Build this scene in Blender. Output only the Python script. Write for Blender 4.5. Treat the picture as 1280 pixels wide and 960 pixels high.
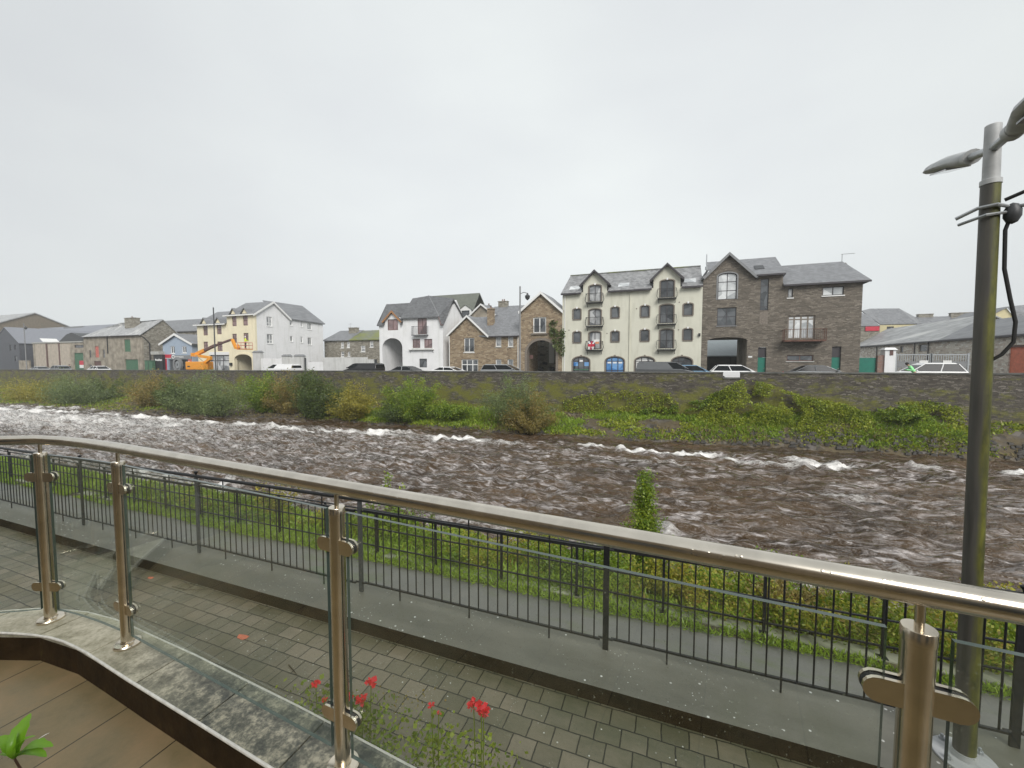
import bpy, math, random
import numpy as np
from mathutils import Vector, Matrix
from mathutils.geometry import tessellate_polygon
for o in list(bpy.data.objects): bpy.data.objects.remove(o)
SC = bpy.context.scene
COL = SC.collection
R = math.radians
rng = np.random.default_rng(7)
random.seed(7)

# ------------------------------------------------------------------ camera
F_PX, PITCH, YAW, CZ = 515.0, R(3.234), R(21.05), 5.9
cd = bpy.data.cameras.new('camera'); cam = bpy.data.objects.new('camera', cd); COL.objects.link(cam)
cam.location = (0, 0, CZ); cam.rotation_euler = (R(90) - PITCH, 0, YAW)
cd.sensor_width = 36; cd.lens = 36 * F_PX / 1280; cd.clip_start = 0.02; cd.clip_end = 3000
SC.camera = cam

# ------------------------------------------------------------------ overcast sky, soft sun
W = bpy.data.worlds.new('World'); SC.world = W; W.use_nodes = True
nt = W.node_tree; nt.nodes.clear()
wo = nt.nodes.new('ShaderNodeOutputWorld'); bg = nt.nodes.new('ShaderNodeBackground')
sk = nt.nodes.new('ShaderNodeTexSky'); sk.sky_type = 'NISHITA'; sk.sun_disc = False
SUN_EL, SUN_AZ = R(38), R(142)
sk.sun_elevation = SUN_EL; sk.sun_rotation = SUN_AZ; sk.dust_density = 5; sk.air_density = 1.5
hs = nt.nodes.new('ShaderNodeHueSaturation'); hs.inputs['Saturation'].default_value = 0.25
tc = nt.nodes.new('ShaderNodeTexCoord'); mp = nt.nodes.new('ShaderNodeMapping'); mp.inputs['Scale'].default_value = (1, 1, 2.2)
nz = nt.nodes.new('ShaderNodeTexNoise'); nz.inputs['Scale'].default_value = 1.6; nz.inputs['Detail'].default_value = 4; nz.inputs['Roughness'].default_value = .45
cr = nt.nodes.new('ShaderNodeValToRGB')
cr.color_ramp.elements[0].position = .3; cr.color_ramp.elements[0].color = (6.1, 6.35, 6.6, 1)
cr.color_ramp.elements[1].position = .72; cr.color_ramp.elements[1].color = (7.15, 7.5, 7.5, 1)
sx = nt.nodes.new('ShaderNodeSeparateXYZ')
mr = nt.nodes.new('ShaderNodeMapRange'); mr.inputs['From Min'].default_value = 0.0; mr.inputs['From Max'].default_value = .75
mr.inputs['To Min'].default_value = .90; mr.inputs['To Max'].default_value = .79
mul = nt.nodes.new('ShaderNodeVectorMath'); mul.operation = 'SCALE'
mx = nt.nodes.new('ShaderNodeMix'); mx.data_type = 'RGBA'; mx.inputs['Factor'].default_value = .93
L = nt.links.new
L(tc.outputs['Generated'], mp.inputs['Vector']); L(mp.outputs[0], nz.inputs['Vector']); L(nz.outputs['Fac'], cr.inputs['Fac'])
L(tc.outputs['Generated'], sx.inputs[0]); L(sx.outputs['Z'], mr.inputs['Value'])
# the cloud is thinner, and brighter, high up over the river
dt = nt.nodes.new('ShaderNodeVectorMath'); dt.operation = 'DOT_PRODUCT'; L(tc.outputs['Generated'], dt.inputs[0])
gl = Vector((-.22, .78, .52)).normalized(); dt.inputs[1].default_value = gl
mg = nt.nodes.new('ShaderNodeMapRange'); mg.interpolation_type = 'SMOOTHSTEP'; L(dt.outputs['Value'], mg.inputs['Value'])
mg.inputs['From Min'].default_value = .62; mg.inputs['From Max'].default_value = 1.0; mg.inputs['To Min'].default_value = .0; mg.inputs['To Max'].default_value = .13
ag = nt.nodes.new('ShaderNodeMath'); ag.operation = 'ADD'; L(mr.outputs[0], ag.inputs[0]); L(mg.outputs[0], ag.inputs[1])
L(cr.outputs['Color'], mul.inputs[0]); L(ag.outputs[0], mul.inputs['Scale'])
L(sk.outputs['Color'], hs.inputs['Color']); L(hs.outputs['Color'], mx.inputs['A']); L(mul.outputs[0], mx.inputs['B'])
L(mx.outputs['Result'], bg.inputs['Color']); bg.inputs['Strength'].default_value = .10
L(bg.outputs[0], wo.inputs['Surface'])
sd = bpy.data.lights.new('sun', 'SUN'); sun = bpy.data.objects.new('sun', sd); COL.objects.link(sun)
sd.energy = 2.1; sd.angle = R(30); sd.color = (1, .97, .93)
# light travels away from the sun: sun behind the camera, high up
sdir = Vector((math.sin(SUN_AZ) * math.cos(SUN_EL), math.cos(SUN_AZ) * math.cos(SUN_EL), math.sin(SUN_EL)))
sun.rotation_euler = sdir.to_track_quat('Z', 'Y').to_euler()
SC.view_settings.view_transform = 'Standard'; SC.view_settings.look = 'None'
SC.view_settings.exposure = 0.40; SC.view_settings.gamma = 1
SC.render.engine = 'CYCLES'
SC.cycles.max_bounces = 8; SC.cycles.transparent_max_bounces = 24; SC.cycles.caustics_reflective = False; SC.cycles.caustics_refractive = False

# ------------------------------------------------------------------ measuring helpers: photo pixel -> point on a real plane
def ray(px, py):
    u = (px - 640) / F_PX; v = (480 - py) / F_PX
    d = math.cos(PITCH) + v * math.sin(PITCH); z = v * math.cos(PITCH) - math.sin(PITCH)
    return (u * math.cos(YAW) - d * math.sin(YAW), u * math.sin(YAW) + d * math.cos(YAW), z)
def onY(px, py, Y): r = ray(px, py); t = Y / r[1]; return Vector((r[0] * t, Y, CZ + r[2] * t))
def onX(px, py, X): r = ray(px, py); t = X / r[0]; return Vector((X, r[1] * t, CZ + r[2] * t))
def onZ(px, py, Z): r = ray(px, py); t = (Z - CZ) / r[2]; return Vector((r[0] * t, r[1] * t, Z))

# ------------------------------------------------------------------ object helpers
ORG = {}
def tag(o, label=None, cat=None, group=None, kind=None):
    if label: o['label'] = label
    if cat: o['category'] = cat
    if group: o['group'] = group
    if kind: o['kind'] = kind
    return o
def empty(name, loc, label=None, cat=None, group=None, kind=None):
    o = bpy.data.objects.new(name, None); COL.objects.link(o); o.location = loc; o.empty_display_size = .2
    ORG[o.name] = Vector(loc)
    return tag(o, label, cat, group, kind)
def dup_tree(root, offset, label, rotz=None, cat=None, group=None):
    r = root.copy(); COL.objects.link(r); r.location = Vector(root.location) + Vector(offset)
    if rotz is not None: r.rotation_euler = (0, 0, rotz)
    r['label'] = label
    def rec(a, b):
        for ch in [c for c in bpy.data.objects if c.parent == a]:
            c = ch.copy(); COL.objects.link(c); c.parent = b
            rec(ch, c)
    rec(root, r)
    return r

class MB:
    def __init__(s): s.v = []; s.f = []; s.m = []; s.smooth = []
    def add(s, vs, fs, m=0, sm=False):
        n = len(s.v); s.v += [tuple(v) for v in vs]
        for f in fs: s.f.append([i + n for i in f]); s.m.append(m); s.smooth.append(sm)
        return s
    def box(s, a, b, m=0):
        x0, y0, z0 = [min(a[i], b[i]) for i in range(3)]; x1, y1, z1 = [max(a[i], b[i]) for i in range(3)]
        return s.add([(x0,y0,z0),(x1,y0,z0),(x1,y1,z0),(x0,y1,z0),(x0,y0,z1),(x1,y0,z1),(x1,y1,z1),(x0,y1,z1)],
              [(0,3,2,1),(4,5,6,7),(0,1,5,4),(1,2,6,5),(2,3,7,6),(3,0,4,7)], m)
    def hull8(s, lo, hi, m=0):   # lo, hi: 4 points each
        return s.add(list(lo) + list(hi), [(0,3,2,1),(4,5,6,7),(0,1,5,4),(1,2,6,5),(2,3,7,6),(3,0,4,7)], m)
    def tube(s, pts, r, seg=8, m=0, caps=True, closed=False):
        pts = [Vector(p) for p in pts]; n = len(pts)
        rs = r if isinstance(r, (list, tuple)) else [r] * n
        rings = []; up0 = None
        for i, p in enumerate(pts):
            if i == 0: t = pts[1] - pts[0]
            elif i == n - 1: t = pts[-1] - pts[-2]
            else: t = (pts[i+1] - pts[i]).normalized() + (pts[i] - pts[i-1]).normalized()
            t.normalize()
            if up0 is None:
                up0 = Vector((0, 0, 1)) if abs(t.z) < .9 else Vector((1, 0, 0))
            a = t.cross(up0).normalized(); b = a.cross(t).normalized(); up0 = b
            k = 1.0
            if 0 < i < n - 1:
                c = (pts[i+1] - pts[i]).normalized().dot(t); k = 1 / max(.5, c)
            rings.append([p + (a * math.cos(2*math.pi*j/seg) + b * math.sin(2*math.pi*j/seg)) * rs[i] for j in range(seg)])
        vs = [v for rg in rings for v in rg]; fs = []
        for i in range(n - 1):
            for j in range(seg):
                k = (j + 1) % seg; fs.append((i*seg+j, i*seg+k, (i+1)*seg+k, (i+1)*seg+j))
        s.add(vs, fs, m, True)
        if caps:
            s.add(rings[0], [tuple(range(seg))[::-1]], m); s.add(rings[-1], [tuple(range(seg))], m)
        return s
    def lathe(s, c, prof, seg=16, m=0):   # prof [(r, z)...] around vertical axis at c
        vs = []; fs = []
        for r, z in prof:
            for j in range(seg):
                a = 2*math.pi*j/seg; vs.append((c[0] + r*math.cos(a), c[1] + r*math.sin(a), c[2] + z))
        for i in range(len(prof) - 1):
            for j in range(seg):
                k = (j+1) % seg; fs.append((i*seg+j, i*seg+k, (i+1)*seg+k, (i+1)*seg+j))
        fs.append(tuple(range(seg))[::-1]); n = (len(prof)-1)*seg; fs.append(tuple(range(n, n+seg)))
        return s.add(vs, fs, m, True)
    def ball(s, c, r, m=0, seg=10, sc=(1,1,1)):
        vs = []; fs = []; n = seg // 2 + 1
        for i in range(n):
            t = math.pi * (i + .001) / (n - 1 + .002)
            for j in range(seg):
                a = 2*math.pi*j/seg; vs.append((c[0]+r*sc[0]*math.sin(t)*math.cos(a), c[1]+r*sc[1]*math.sin(t)*math.sin(a), c[2]-r*sc[2]*math.cos(t)))
        for i in range(n-1):
            for j in range(seg):
                k=(j+1)%seg; fs.append((i*seg+j, i*seg+k, (i+1)*seg+k, (i+1)*seg+j))
        return s.add(vs, fs, m, True)
    def slab(s, pts, th=.12, m=0, d=(0,0,-1)):      # polygon with thickness along d
        pts = [Vector(p) for p in pts]; n = len(pts); D = Vector(d) * th
        nrm = Vector((0,0,0))
        for i in range(n): nrm += pts[i].cross(pts[(i+1) % n])
        if nrm.dot(D) > 0: pts = pts[::-1]
        lo = [p + D for p in pts]
        tris = tessellate_polygon([pts])
        fs = []
        for t in tris:
            a, b, c = [pts[i] for i in t]
            if (b-a).cross(c-a).dot(D) > 0: t = (t[0], t[2], t[1])
            fs.append(tuple(t)); fs.append(tuple(i + n for i in t[::-1]))
        for i in range(n):
            j = (i+1) % n; fs.append((j, i, i+n, j+n))
        return s.add(pts + lo, fs, m)
    def plate(s, fr, loops, w0=0, w1=-.3, m=0):   # loops: [outer, hole, ...] in (u,v); between depths w0 and w1
        flat = []; segs = []
        L3 = [[Vector((u, v, 0)) for u, v in lp] for lp in loops]
        for lp in loops: segs.append((len(flat), len(lp))); flat += lp
        n = len(flat)
        tris = tessellate_polygon(L3)
        vs = [fr.pt(u, v, w0) for u, v in flat] + [fr.pt(u, v, w1) for u, v in flat]
        fs = []
        for t in tris:
            (a0,a1),(b0,b1),(c0,c1) = [flat[i] for i in t]
            if (b0-a0)*(c1-a1)-(b1-a1)*(c0-a0) < 0: t = (t[0], t[2], t[1])
            if fr.hand * (1 if w0 > w1 else -1) < 0: t = (t[0], t[2], t[1])
            fs.append(tuple(t)); fs.append(tuple(i+n for i in t[::-1]))
        for st, ln in segs:
            for i in range(ln):
                j = (i+1) % ln; fs.append((st+i, st+j, st+j+n, st+i+n))
        return s.add(vs, fs, m)
    def fbox(s, fr, u0, v0, u1, v1, w0, w1, m=0):
        lo = [fr.pt(u0,v0,w0), fr.pt(u1,v0,w0), fr.pt(u1,v1,w0), fr.pt(u0,v1,w0)]
        hi = [fr.pt(u0,v0,w1), fr.pt(u1,v0,w1), fr.pt(u1,v1,w1), fr.pt(u0,v1,w1)]
        return s.hull8(lo, hi, m)
    def build(s, name, mats, parent=None, fixn=True):
        me = bpy.data.meshes.new(name); org = Vector((0,0,0))
        if parent: org = ORG.get(parent.name, org)
        me.from_pydata([tuple(Vector(v) - org) for v in s.v], [], s.f)
        mats = mats if isinstance(mats, (list, tuple)) else [mats]
        for mm in mats: me.materials.append(mm)
        me.polygons.foreach_set('material_index', s.m); me.polygons.foreach_set('use_smooth', s.smooth)
        me.update()
        if fixn:
            import bmesh
            bm = bmesh.new(); bm.from_mesh(me); bmesh.ops.recalc_face_normals(bm, faces=bm.faces); bm.to_mesh(me); bm.free()
        o = bpy.data.objects.new(name, me); COL.objects.link(o)
        if any(s.smooth): me.set_sharp_from_angle(angle=R(38))
        if parent: o.parent = parent
        ORG[o.name] = org
        return o
class FR:      # a flat facade: origin, u to the right, v up, n outward
    def __init__(s, o, u, n):
        s.o = Vector(o); s.u = Vector(u); s.n = Vector(n); s.v = Vector((0,0,1)); s.hand = 1 if s.u.cross(s.v).dot(s.n) > 0 else -1
    def pt(s, u, v, w): return s.o + s.u*u + s.v*v + s.n*w
def FY(Y): f = FR((0,Y,0), (1,0,0), (0,-1,0)); f.c = lambda px,py: (lambda p: (p.x, p.z))(onY(px,py,Y)); return f
def FX(X, sgn=1): f = FR((X,0,0), (0,1,0), (sgn,0,0)); f.c = lambda px,py: (lambda p: (p.y, p.z))(onX(px,py,X)); return f
def rc(fr, x0, y0, x1, y1):   # pixel rectangle -> u0,v0,u1,v1 on the facade
    mx_, my = (x0+x1)/2, (y0+y1)/2
    a = fr.c(x0,my)[0]; b = fr.c(x1,my)[0]; t = fr.c(mx_,y0)[1]; d = fr.c(mx_,y1)[1]
    return min(a,b), min(t,d), max(a,b), max(t,d)
def rect(u0,v0,u1,v1): return [(u0,v0),(u1,v0),(u1,v1),(u0,v1)]
def archl(u0,v0,u1,vs,vt,n=10):
    c=(u0+u1)/2; a=(u1-u0)/2
    return [(u0,v0),(u1,v0)] + [(c+a*math.cos(math.pi*i/n), vs+(vt-vs)*math.sin(math.pi*i/n)) for i in range(n+1)]

def leafmesh(name, P, size, mat, parent=None, aspect=.55, up=.35, jitter=.35, droop=None, kind=None):
    """many small leaf blades at points P (n,3)"""
    n = len(P); P = np.asarray(P, float)
    sz = size * (1 + jitter * rng.standard_normal(n)).clip(.45, 2)
    d = rng.standard_normal((n,3)); d[:,2] = d[:,2]*.6 + up; d /= np.linalg.norm(d,axis=1)[:,None]
    if droop is not None: d = d*.45 + droop; d /= np.linalg.norm(d,axis=1)[:,None]
    e = rng.standard_normal((n,3)); s_ = np.cross(d,e); s_ /= np.linalg.norm(s_,axis=1)[:,None]+1e-9
    L_ = d*sz[:,None]; Wd = s_*(sz*aspect*.5)[:,None]
    V = np.stack([P, P+L_*.45+Wd, P+L_, P+L_*.45-Wd], axis=1).reshape(-1,3)
    org = np.array(ORG[parent.name]) if parent else np.zeros(3)
    V = V - org
    me = bpy.data.meshes.new(name); me.vertices.add(4*n); me.vertices.foreach_set('co', V.astype(np.float32).ravel())
    me.loops.add(4*n); me.loops.foreach_set('vertex_index', np.arange(4*n, dtype=np.int32))
    me.polygons.add(n); me.polygons.foreach_set('loop_start', np.arange(0,4*n,4,dtype=np.int32)); me.polygons.foreach_set('loop_total', np.full(n,4,dtype=np.int32))
    me.materials.append(mat); me.update(); me.validate()
    o = bpy.data.objects.new(name, me); COL.objects.link(o)
    if parent: o.parent = parent
    ORG[o.name] = Vector(org)
    if kind: o['kind'] = kind
    return o
def gridmesh(name, xs, ys, zf, mat, attrs=None):
    X, Y = np.meshgrid(xs, ys); Z = zf(X, Y)
    V = np.stack([X,Y,Z],-1).reshape(-1,3).astype(np.float32); nx, ny = len(xs), len(ys)
    i = (np.arange(ny-1)[:,None]*nx + np.arange(nx-1)[None,:]).ravel()
    q = np.stack([i,i+1,i+nx+1,i+nx],1).astype(np.int32); n = len(q)
    me = bpy.data.meshes.new(name); me.vertices.add(len(V)); me.vertices.foreach_set('co', V.ravel())
    me.loops.add(4*n); me.loops.foreach_set('vertex_index', q.ravel())
    me.polygons.add(n); me.polygons.foreach_set('loop_start', np.arange(0,4*n,4,dtype=np.int32)); me.polygons.foreach_set('loop_total', np.full(n,4,dtype=np.int32))
    me.polygons.foreach_set('use_smooth', np.ones(n,dtype=bool))
    if attrs:
        for k, fn in attrs.items():
            at = me.attributes.new(k, 'FLOAT', 'POINT'); at.data.foreach_set('value', fn(X,Y).astype(np.float32).ravel())
    me.materials.append(mat); me.update()
    o = bpy.data.objects.new(name, me); COL.objects.link(o); return o
# simple tiling value noise in numpy
_T = rng.random((256,256))
def vn(x, y):
    xi = np.floor(x).astype(int); yi = np.floor(y).astype(int); fx = x-xi; fy = y-yi
    fx = fx*fx*(3-2*fx); fy = fy*fy*(3-2*fy)
    a=_T[xi%256,yi%256]; b=_T[(xi+1)%256,yi%256]; c=_T[xi%256,(yi+1)%256]; d=_T[(xi+1)%256,(yi+1)%256]
    return (a*(1-fx)+b*fx)*(1-fy)+(c*(1-fx)+d*fx)*fy
def fbm(x, y, o=4, g=.5):
    s=0; a=1; t=0
    for k in range(o): s = s + a*vn(x*2**k+17.3*k, y*2**k+5.1*k); t += a; a *= g
    return s/t

SETT = (.2, .172)
# ------------------------------------------------------------------ materials
def lin(c):  # sRGB 0..255 -> linear
    return tuple((v/255/12.92 if v/255 <= .04045 else ((v/255+.055)/1.055)**2.4) for v in c)
def newmat(name):
    m = bpy.data.materials.new(name); m.use_nodes = True; m.node_tree.nodes.clear()
    return m, m.node_tree
class N:
    def __init__(s, name):
        s.m, s.t = newmat(name); s.out = s.n('ShaderNodeOutputMaterial'); s.b = s.n('ShaderNodeBsdfPrincipled')
        s.l(s.b.outputs[0], s.out.inputs['Surface'])
    def n(s, ty, **k):
        x = s.t.nodes.new(ty)
        for a, v in k.items():
            if hasattr(x, a): setattr(x, a, v)
            else: x.inputs[a.replace('_', ' ')].default_value = v
        return x
    def l(s, a, b): s.t.links.new(a, b)
    def pos(s): return s.n('ShaderNodeNewGeometry').outputs['Position']
    def obj(s): return s.n('ShaderNodeTexCoord').outputs['Object']
    def wall(s, src=None):   # (x+y, z) coordinates so upright faces in either direction get pattern
        p = src or s.pos(); q = s.n('ShaderNodeSeparateXYZ'); s.l(p, q.inputs[0]); a = s.n('ShaderNodeMath', operation='ADD')
        s.l(q.outputs['X'], a.inputs[0]); s.l(q.outputs['Y'], a.inputs[1]); c = s.n('ShaderNodeCombineXYZ')
        s.l(a.outputs[0], c.inputs['X']); s.l(q.outputs['Z'], c.inputs['Y']); return c.outputs[0]
    def map(s, src, scale=(1,1,1), rot=(0,0,0), loc=(0,0,0)):
        m = s.n('ShaderNodeMapping'); m.inputs['Scale'].default_value = scale; m.inputs['Rotation'].default_value = rot; m.inputs['Location'].default_value = loc
        s.l(src, m.inputs['Vector']); return m.outputs[0]
    def noise(s, src, scale, detail=4, rough=.55, dist=0):
        x = s.n('ShaderNodeTexNoise'); x.inputs['Scale'].default_value = scale; x.inputs['Detail'].default_value = detail
        x.inputs['Roughness'].default_value = rough; x.inputs['Distortion'].default_value = dist
        s.l(src, x.inputs['Vector']); return x.outputs['Fac']
    def ramp(s, fac, stops):
        x = s.n('ShaderNodeValToRGB'); e = x.color_ramp.elements
        while len(e) < len(stops): e.new(.5)
        for i, (p, c) in enumerate(stops): e[i].position = p; e[i].color = (*c, 1) if len(c) == 3 else c
        s.l(fac, x.inputs['Fac']); return x.outputs['Color']
    def mix(s, fac, a, b, mode='MIX'):
        x = s.n('ShaderNodeMix'); x.data_type = 'RGBA'; x.blend_type = mode
        for v, k in ((fac,'Factor'),(a,'A'),(b,'B')):
            if isinstance(v, (int,float)): x.inputs[k].default_value = v
            elif isinstance(v, tuple): x.inputs[k].default_value = (*v[:3],1)
            else: s.l(v, x.inputs[k])
        return x.outputs['Result']
    def math(s, op, a, b=0, c=None):
        x = s.n('ShaderNodeMath', operation=op)
        for i, v in enumerate((a,b)+((c,) if c is not None else ())):
            if isinstance(v,(int,float)): x.inputs[i].default_value = v
            else: s.l(v, x.inputs[i])
        return x.outputs[0]
    def bump(s, h, strength=.5, dist=.02):
        x = s.n('ShaderNodeBump'); x.inputs['Strength'].default_value = strength; x.inputs['Distance'].default_value = dist
        s.l(h, x.inputs['Height']); s.l(x.outputs[0], s.b.inputs['Normal']); return s
    def set(s, **k):
        for a, v in k.items():
            i = s.b.inputs[a.replace('_',' ')]
            if isinstance(v,(int,float)): i.default_value = v
            elif isinstance(v, tuple): i.default_value = (*v[:3],1)
            else: s.l(v, i)
        return s

def paint(name, c, rough=.6, var=.12, metal=0, bump=.1, scale=3, stain=None):
    m = N(name); w = m.wall(); f = m.noise(w, scale, 5)
    d = tuple(v*(1-var*2) for v in c); l_ = tuple(min(1,v*(1+var)) for v in c)
    col = m.ramp(f, [(.3,d),(.7,l_)])
    if stain:
        st = m.noise(m.map(w,(1.2,.18,1)), 1.5, 5); col = m.mix(m.math('MULTIPLY', m.ramp(st,[(.5,(0,0,0)),(.72,(1,1,1))]), .6), col, stain)
    m.set(Base_Color=col, Roughness=rough, Metallic=metal)
    if bump: m.bump(m.noise(m.pos(), 60, 3), bump, .004)
    return m.m
def rubble(name, cols, bw=.5, bh=.16, mortar=(.22,.21,.19), moss=None, msz=.018):
    m = N(name); w = m.wall(); wd = m.noise(w, 1.6, 3)
    dv = m.n('ShaderNodeVectorMath', operation='ADD'); cb = m.n('ShaderNodeCombineXYZ'); 
    m.l(m.math('MULTIPLY', m.math('SUBTRACT', wd, .5), .5), cb.inputs['Y']); m.l(m.math('MULTIPLY', m.math('SUBTRACT', m.noise(w,2.3,2), .5), .6), cb.inputs['X'])
    m.l(w, dv.inputs[0]); m.l(cb.outputs[0], dv.inputs[1])
    br = m.n('ShaderNodeTexBrick'); m.l(dv.outputs[0], br.inputs['Vector']); br.offset = .37; br.squash = .75; br.squash_frequency = 3
    br.inputs['Scale'].default_value = 1; br.inputs['Brick Width'].default_value = bw; br.inputs['Row Height'].default_value = bh
    br.inputs['Mortar Size'].default_value = msz; br.inputs['Mortar Smooth'].default_value = .3; br.inputs['Bias'].default_value = 0
    br.inputs['Color1'].default_value = (0,0,0,1); br.inputs['Color2'].default_value = (1,1,1,1); br.inputs['Mortar'].default_value = (.5,.5,.5,1)
    n1 = m.noise(w, 7, 5, .7); n0 = m.noise(w,.5,3)
    k = m.math('ADD', m.math('MULTIPLY', br.outputs['Color'], .5), m.math('MULTIPLY', n1, .6))
    st = [(i/(len(cols)-1)*.6+.2, c) for i, c in enumerate(cols)]
    col = m.ramp(m.math('ADD', m.math('MULTIPLY', k, .8), m.math('MULTIPLY', n0, .15)), st)
    col = m.mix(br.outputs['Fac'], col, mortar)
    if moss:
        mc, lo, hi, z0, z1 = moss
        q = m.n('ShaderNodeSeparateXYZ'); m.l(m.pos(), q.inputs[0])
        mz = m.n('ShaderNodeMapRange'); m.l(q.outputs['Z'], mz.inputs['Value']); mz.inputs['From Min'].default_value=z0; mz.inputs['From Max'].default_value=z1; mz.inputs['To Min'].default_value=.22; mz.inputs['To Max'].default_value=.0
        mxr = m.n('ShaderNodeMapRange'); m.l(q.outputs['X'], mxr.inputs['Value']); mxr.inputs['From Min'].default_value=11; mxr.inputs['From Max'].default_value=15; mxr.inputs['To Max'].default_value=-.07
        mn = m.math('ADD', mxr.outputs[0], m.math('ADD', m.noise(m.map(w,(.6,1.2,1)), 1.0, 9, .74), mz.outputs[0]))
        mg = m.ramp(m.noise(w,9,4,.7), [(.3,tuple(v*.5 for v in mc)),(.7,mc)])
        col = m.mix(m.ramp(mn,[(lo,(0,0,0)),(hi,(1,1,1))]), col, mg)
    m.set(Base_Color=col, Roughness=.85)
    h = m.math('SUBTRACT', m.math('MULTIPLY', n1, .5), m.math('MULTIPLY', br.outputs['Fac'], 1.0))
    m.bump(h, .6, .04)
    return m.m
def slate(name, c, var=.35, moss=None, light=None):
    m = N(name); p = m.pos(); q = m.n('ShaderNodeSeparateXYZ'); m.l(p, q.inputs[0])
    # u along the ridge guess: x+y small mix ; v = z (stretched)
    cb = m.n('ShaderNodeCombineXYZ'); m.l(m.math('ADD', q.outputs['X'], m.math('MULTIPLY',q.outputs['Y'],.3)), cb.inputs['X']); m.l(q.outputs['Z'], cb.inputs['Y'])
    br = m.n('ShaderNodeTexBrick'); m.l(cb.outputs[0], br.inputs['Vector']); br.inputs['Scale'].default_value=1
    br.inputs['Brick Width'].default_value=.3; br.inputs['Row Height'].default_value=.14; br.inputs['Mortar Size'].default_value=.008
    br.inputs['Color1'].default_value=(0,0,0,1); br.inputs['Color2'].default_value=(1,1,1,1); br.inputs['Mortar'].default_value=(.2,.2,.2,1)
    f = m.math('ADD', m.math('MULTIPLY', br.outputs['Color'], .35), m.math('MULTIPLY', m.noise(cb.outputs[0], 1.2, 6, .7), .65))
    col = m.ramp(f, [(.25,tuple(v*(1-var) for v in c)),(.75,tuple(v*(1+var) for v in c))])
    if light: col = m.mix(m.ramp(m.noise(m.map(cb.outputs[0],(.5,.35,1)), 1.1, 4,.6), [(.55,(0,0,0)),(.68,(1,1,1))]), col, light)
    if moss: col = m.mix(m.ramp(m.noise(m.map(cb.outputs[0],(.3,1,1)),.8,5,.7),[(moss[1],(0,0,0)),(moss[1]+.12,(1,1,1))]), col, moss[0])
    m.set(Base_Color=col, Roughness=.5).bump(br.outputs['Color'], .3, .015)
    return m.m
def leafmat(name, cols, rough=.45, trans=.3):
    m = N(name); g = m.n('ShaderNodeNewGeometry'); r = g.outputs['Random Per Island']
    n = m.noise(g.outputs['Position'], 1.1, 3)
    f = m.math('ADD', m.math('MULTIPLY', r, .34), m.math('MULTIPLY', n, .72))
    col = m.ramp(f, [(i/(len(cols)-1)*.7+.12, c) for i, c in enumerate(cols)])
    m.set(Base_Color=col, Roughness=rough)
    tr = m.n('ShaderNodeBsdfTranslucent'); m.l(col, tr.inputs['Color']); ms = m.n('ShaderNodeMixShader'); ms.inputs[0].default_value = trans
    m.l(m.b.outputs[0], ms.inputs[1]); m.l(tr.outputs[0], ms.inputs[2]); m.l(ms.outputs[0], m.out.inputs['Surface'])
    return m.m
def windowglass(name, dark, light, rough=.06, curtain=.0):
    m = N(name); w = m.wall(); n = m.noise(w, .9, 2); 
    g = m.n('ShaderNodeNewGeometry')
    v = m.n('ShaderNodeTexVoronoi'); v.inputs['Scale'].default_value = .8; m.l(w, v.inputs['Vector'])
    f = m.math('ADD', m.math('MULTIPLY', n, .6), m.math('MULTIPLY', v.outputs['Color'], .5))
    col = m.ramp(f, [(.35,dark),(.75,light)])
    m.set(Base_Color=col, Roughness=rough, IOR=1.6)
    m.bump(n, .06, .02)
    return m.m
M = {}
M['white'] = paint('white_render', (.80,.80,.80), .8, .03, bump=.15, scale=.8, stain=(.62,.63,.6))
M['grey_render'] = paint('pale_grey_render', (.60,.60,.585), .85, .06, scale=.8, stain=(.38,.38,.35))
M['cream'] = paint('cream_render', (.80,.73,.53), .8, .04, scale=.7, stain=(.68,.61,.43))
M['beige'] = paint('beige_render', (.64,.63,.53), .85, .035, scale=.6, stain=(.46,.45,.36))
M['cement'] = paint('stained_cement', (.34,.30,.24), .9, .22, scale=.9, stain=(.16,.145,.115))
M['panel'] = paint('pinkish_cement_panel', (.46,.40,.33), .9, .1, scale=1.5, stain=(.32,.3,.24))
M['blue'] = paint('pale_blue_render', (.34,.41,.50), .8, .04)
M['darkclad'] = paint('dark_slate_cladding', (.085,.09,.105), .6, .12, stain=(.06,.065,.075))
M['browngable'] = paint('brown_sheet_cladding', (.20,.165,.12), .8, .12, stain=(.14,.12,.09))
M['concrete'] = paint('pale_concrete', (.42,.42,.39), .85, .12)
M['black'] = paint('black_paint', (.02,.021,.023), .45, .1, bump=0)
M['darkgrey'] = paint('dark_grey_paint', (.055,.058,.062), .5, .1, bump=0)
M['midgrey'] = paint('grey_paint', (.22,.225,.23), .5, .08, bump=0)
M['trimstone'] = paint('grey_brown_stone_trim', (.21,.18,.15), .85, .15, scale=8)
M['frame_white'] = paint('white_window_frame', (.78,.78,.76), .5, .02, bump=0)
M['frame_dark'] = paint('dark_window_frame', (.045,.04,.045), .5, .05, bump=0)
M['frame_brown'] = paint('brown_window_frame', (.13,.07,.06), .5, .1, bump=0)
M['orange_trim'] = paint('orange_brown_timber', (.38,.19,.08), .7, .2)
M['green_door'] = paint('green_door_paint', (.012,.17,.12), .5, .08, bump=0)
M['dull_green'] = paint('faded_green_paint', (.065,.16,.095), .7, .15, bump=0)
M['red'] = paint('red_paint', (.55,.03,.06), .45, .1, bump=0)
M['faded_red'] = paint('faded_red_paint', (.55,.16,.13), .7, .15, bump=0)
M['rust_red'] = paint('orange_red_door_paint', (.72,.20,.11), .7, .1, bump=0)
M['rust'] = paint('rusty_balcony_metal', (.13,.06,.04), .7, .25, bump=0)
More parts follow.
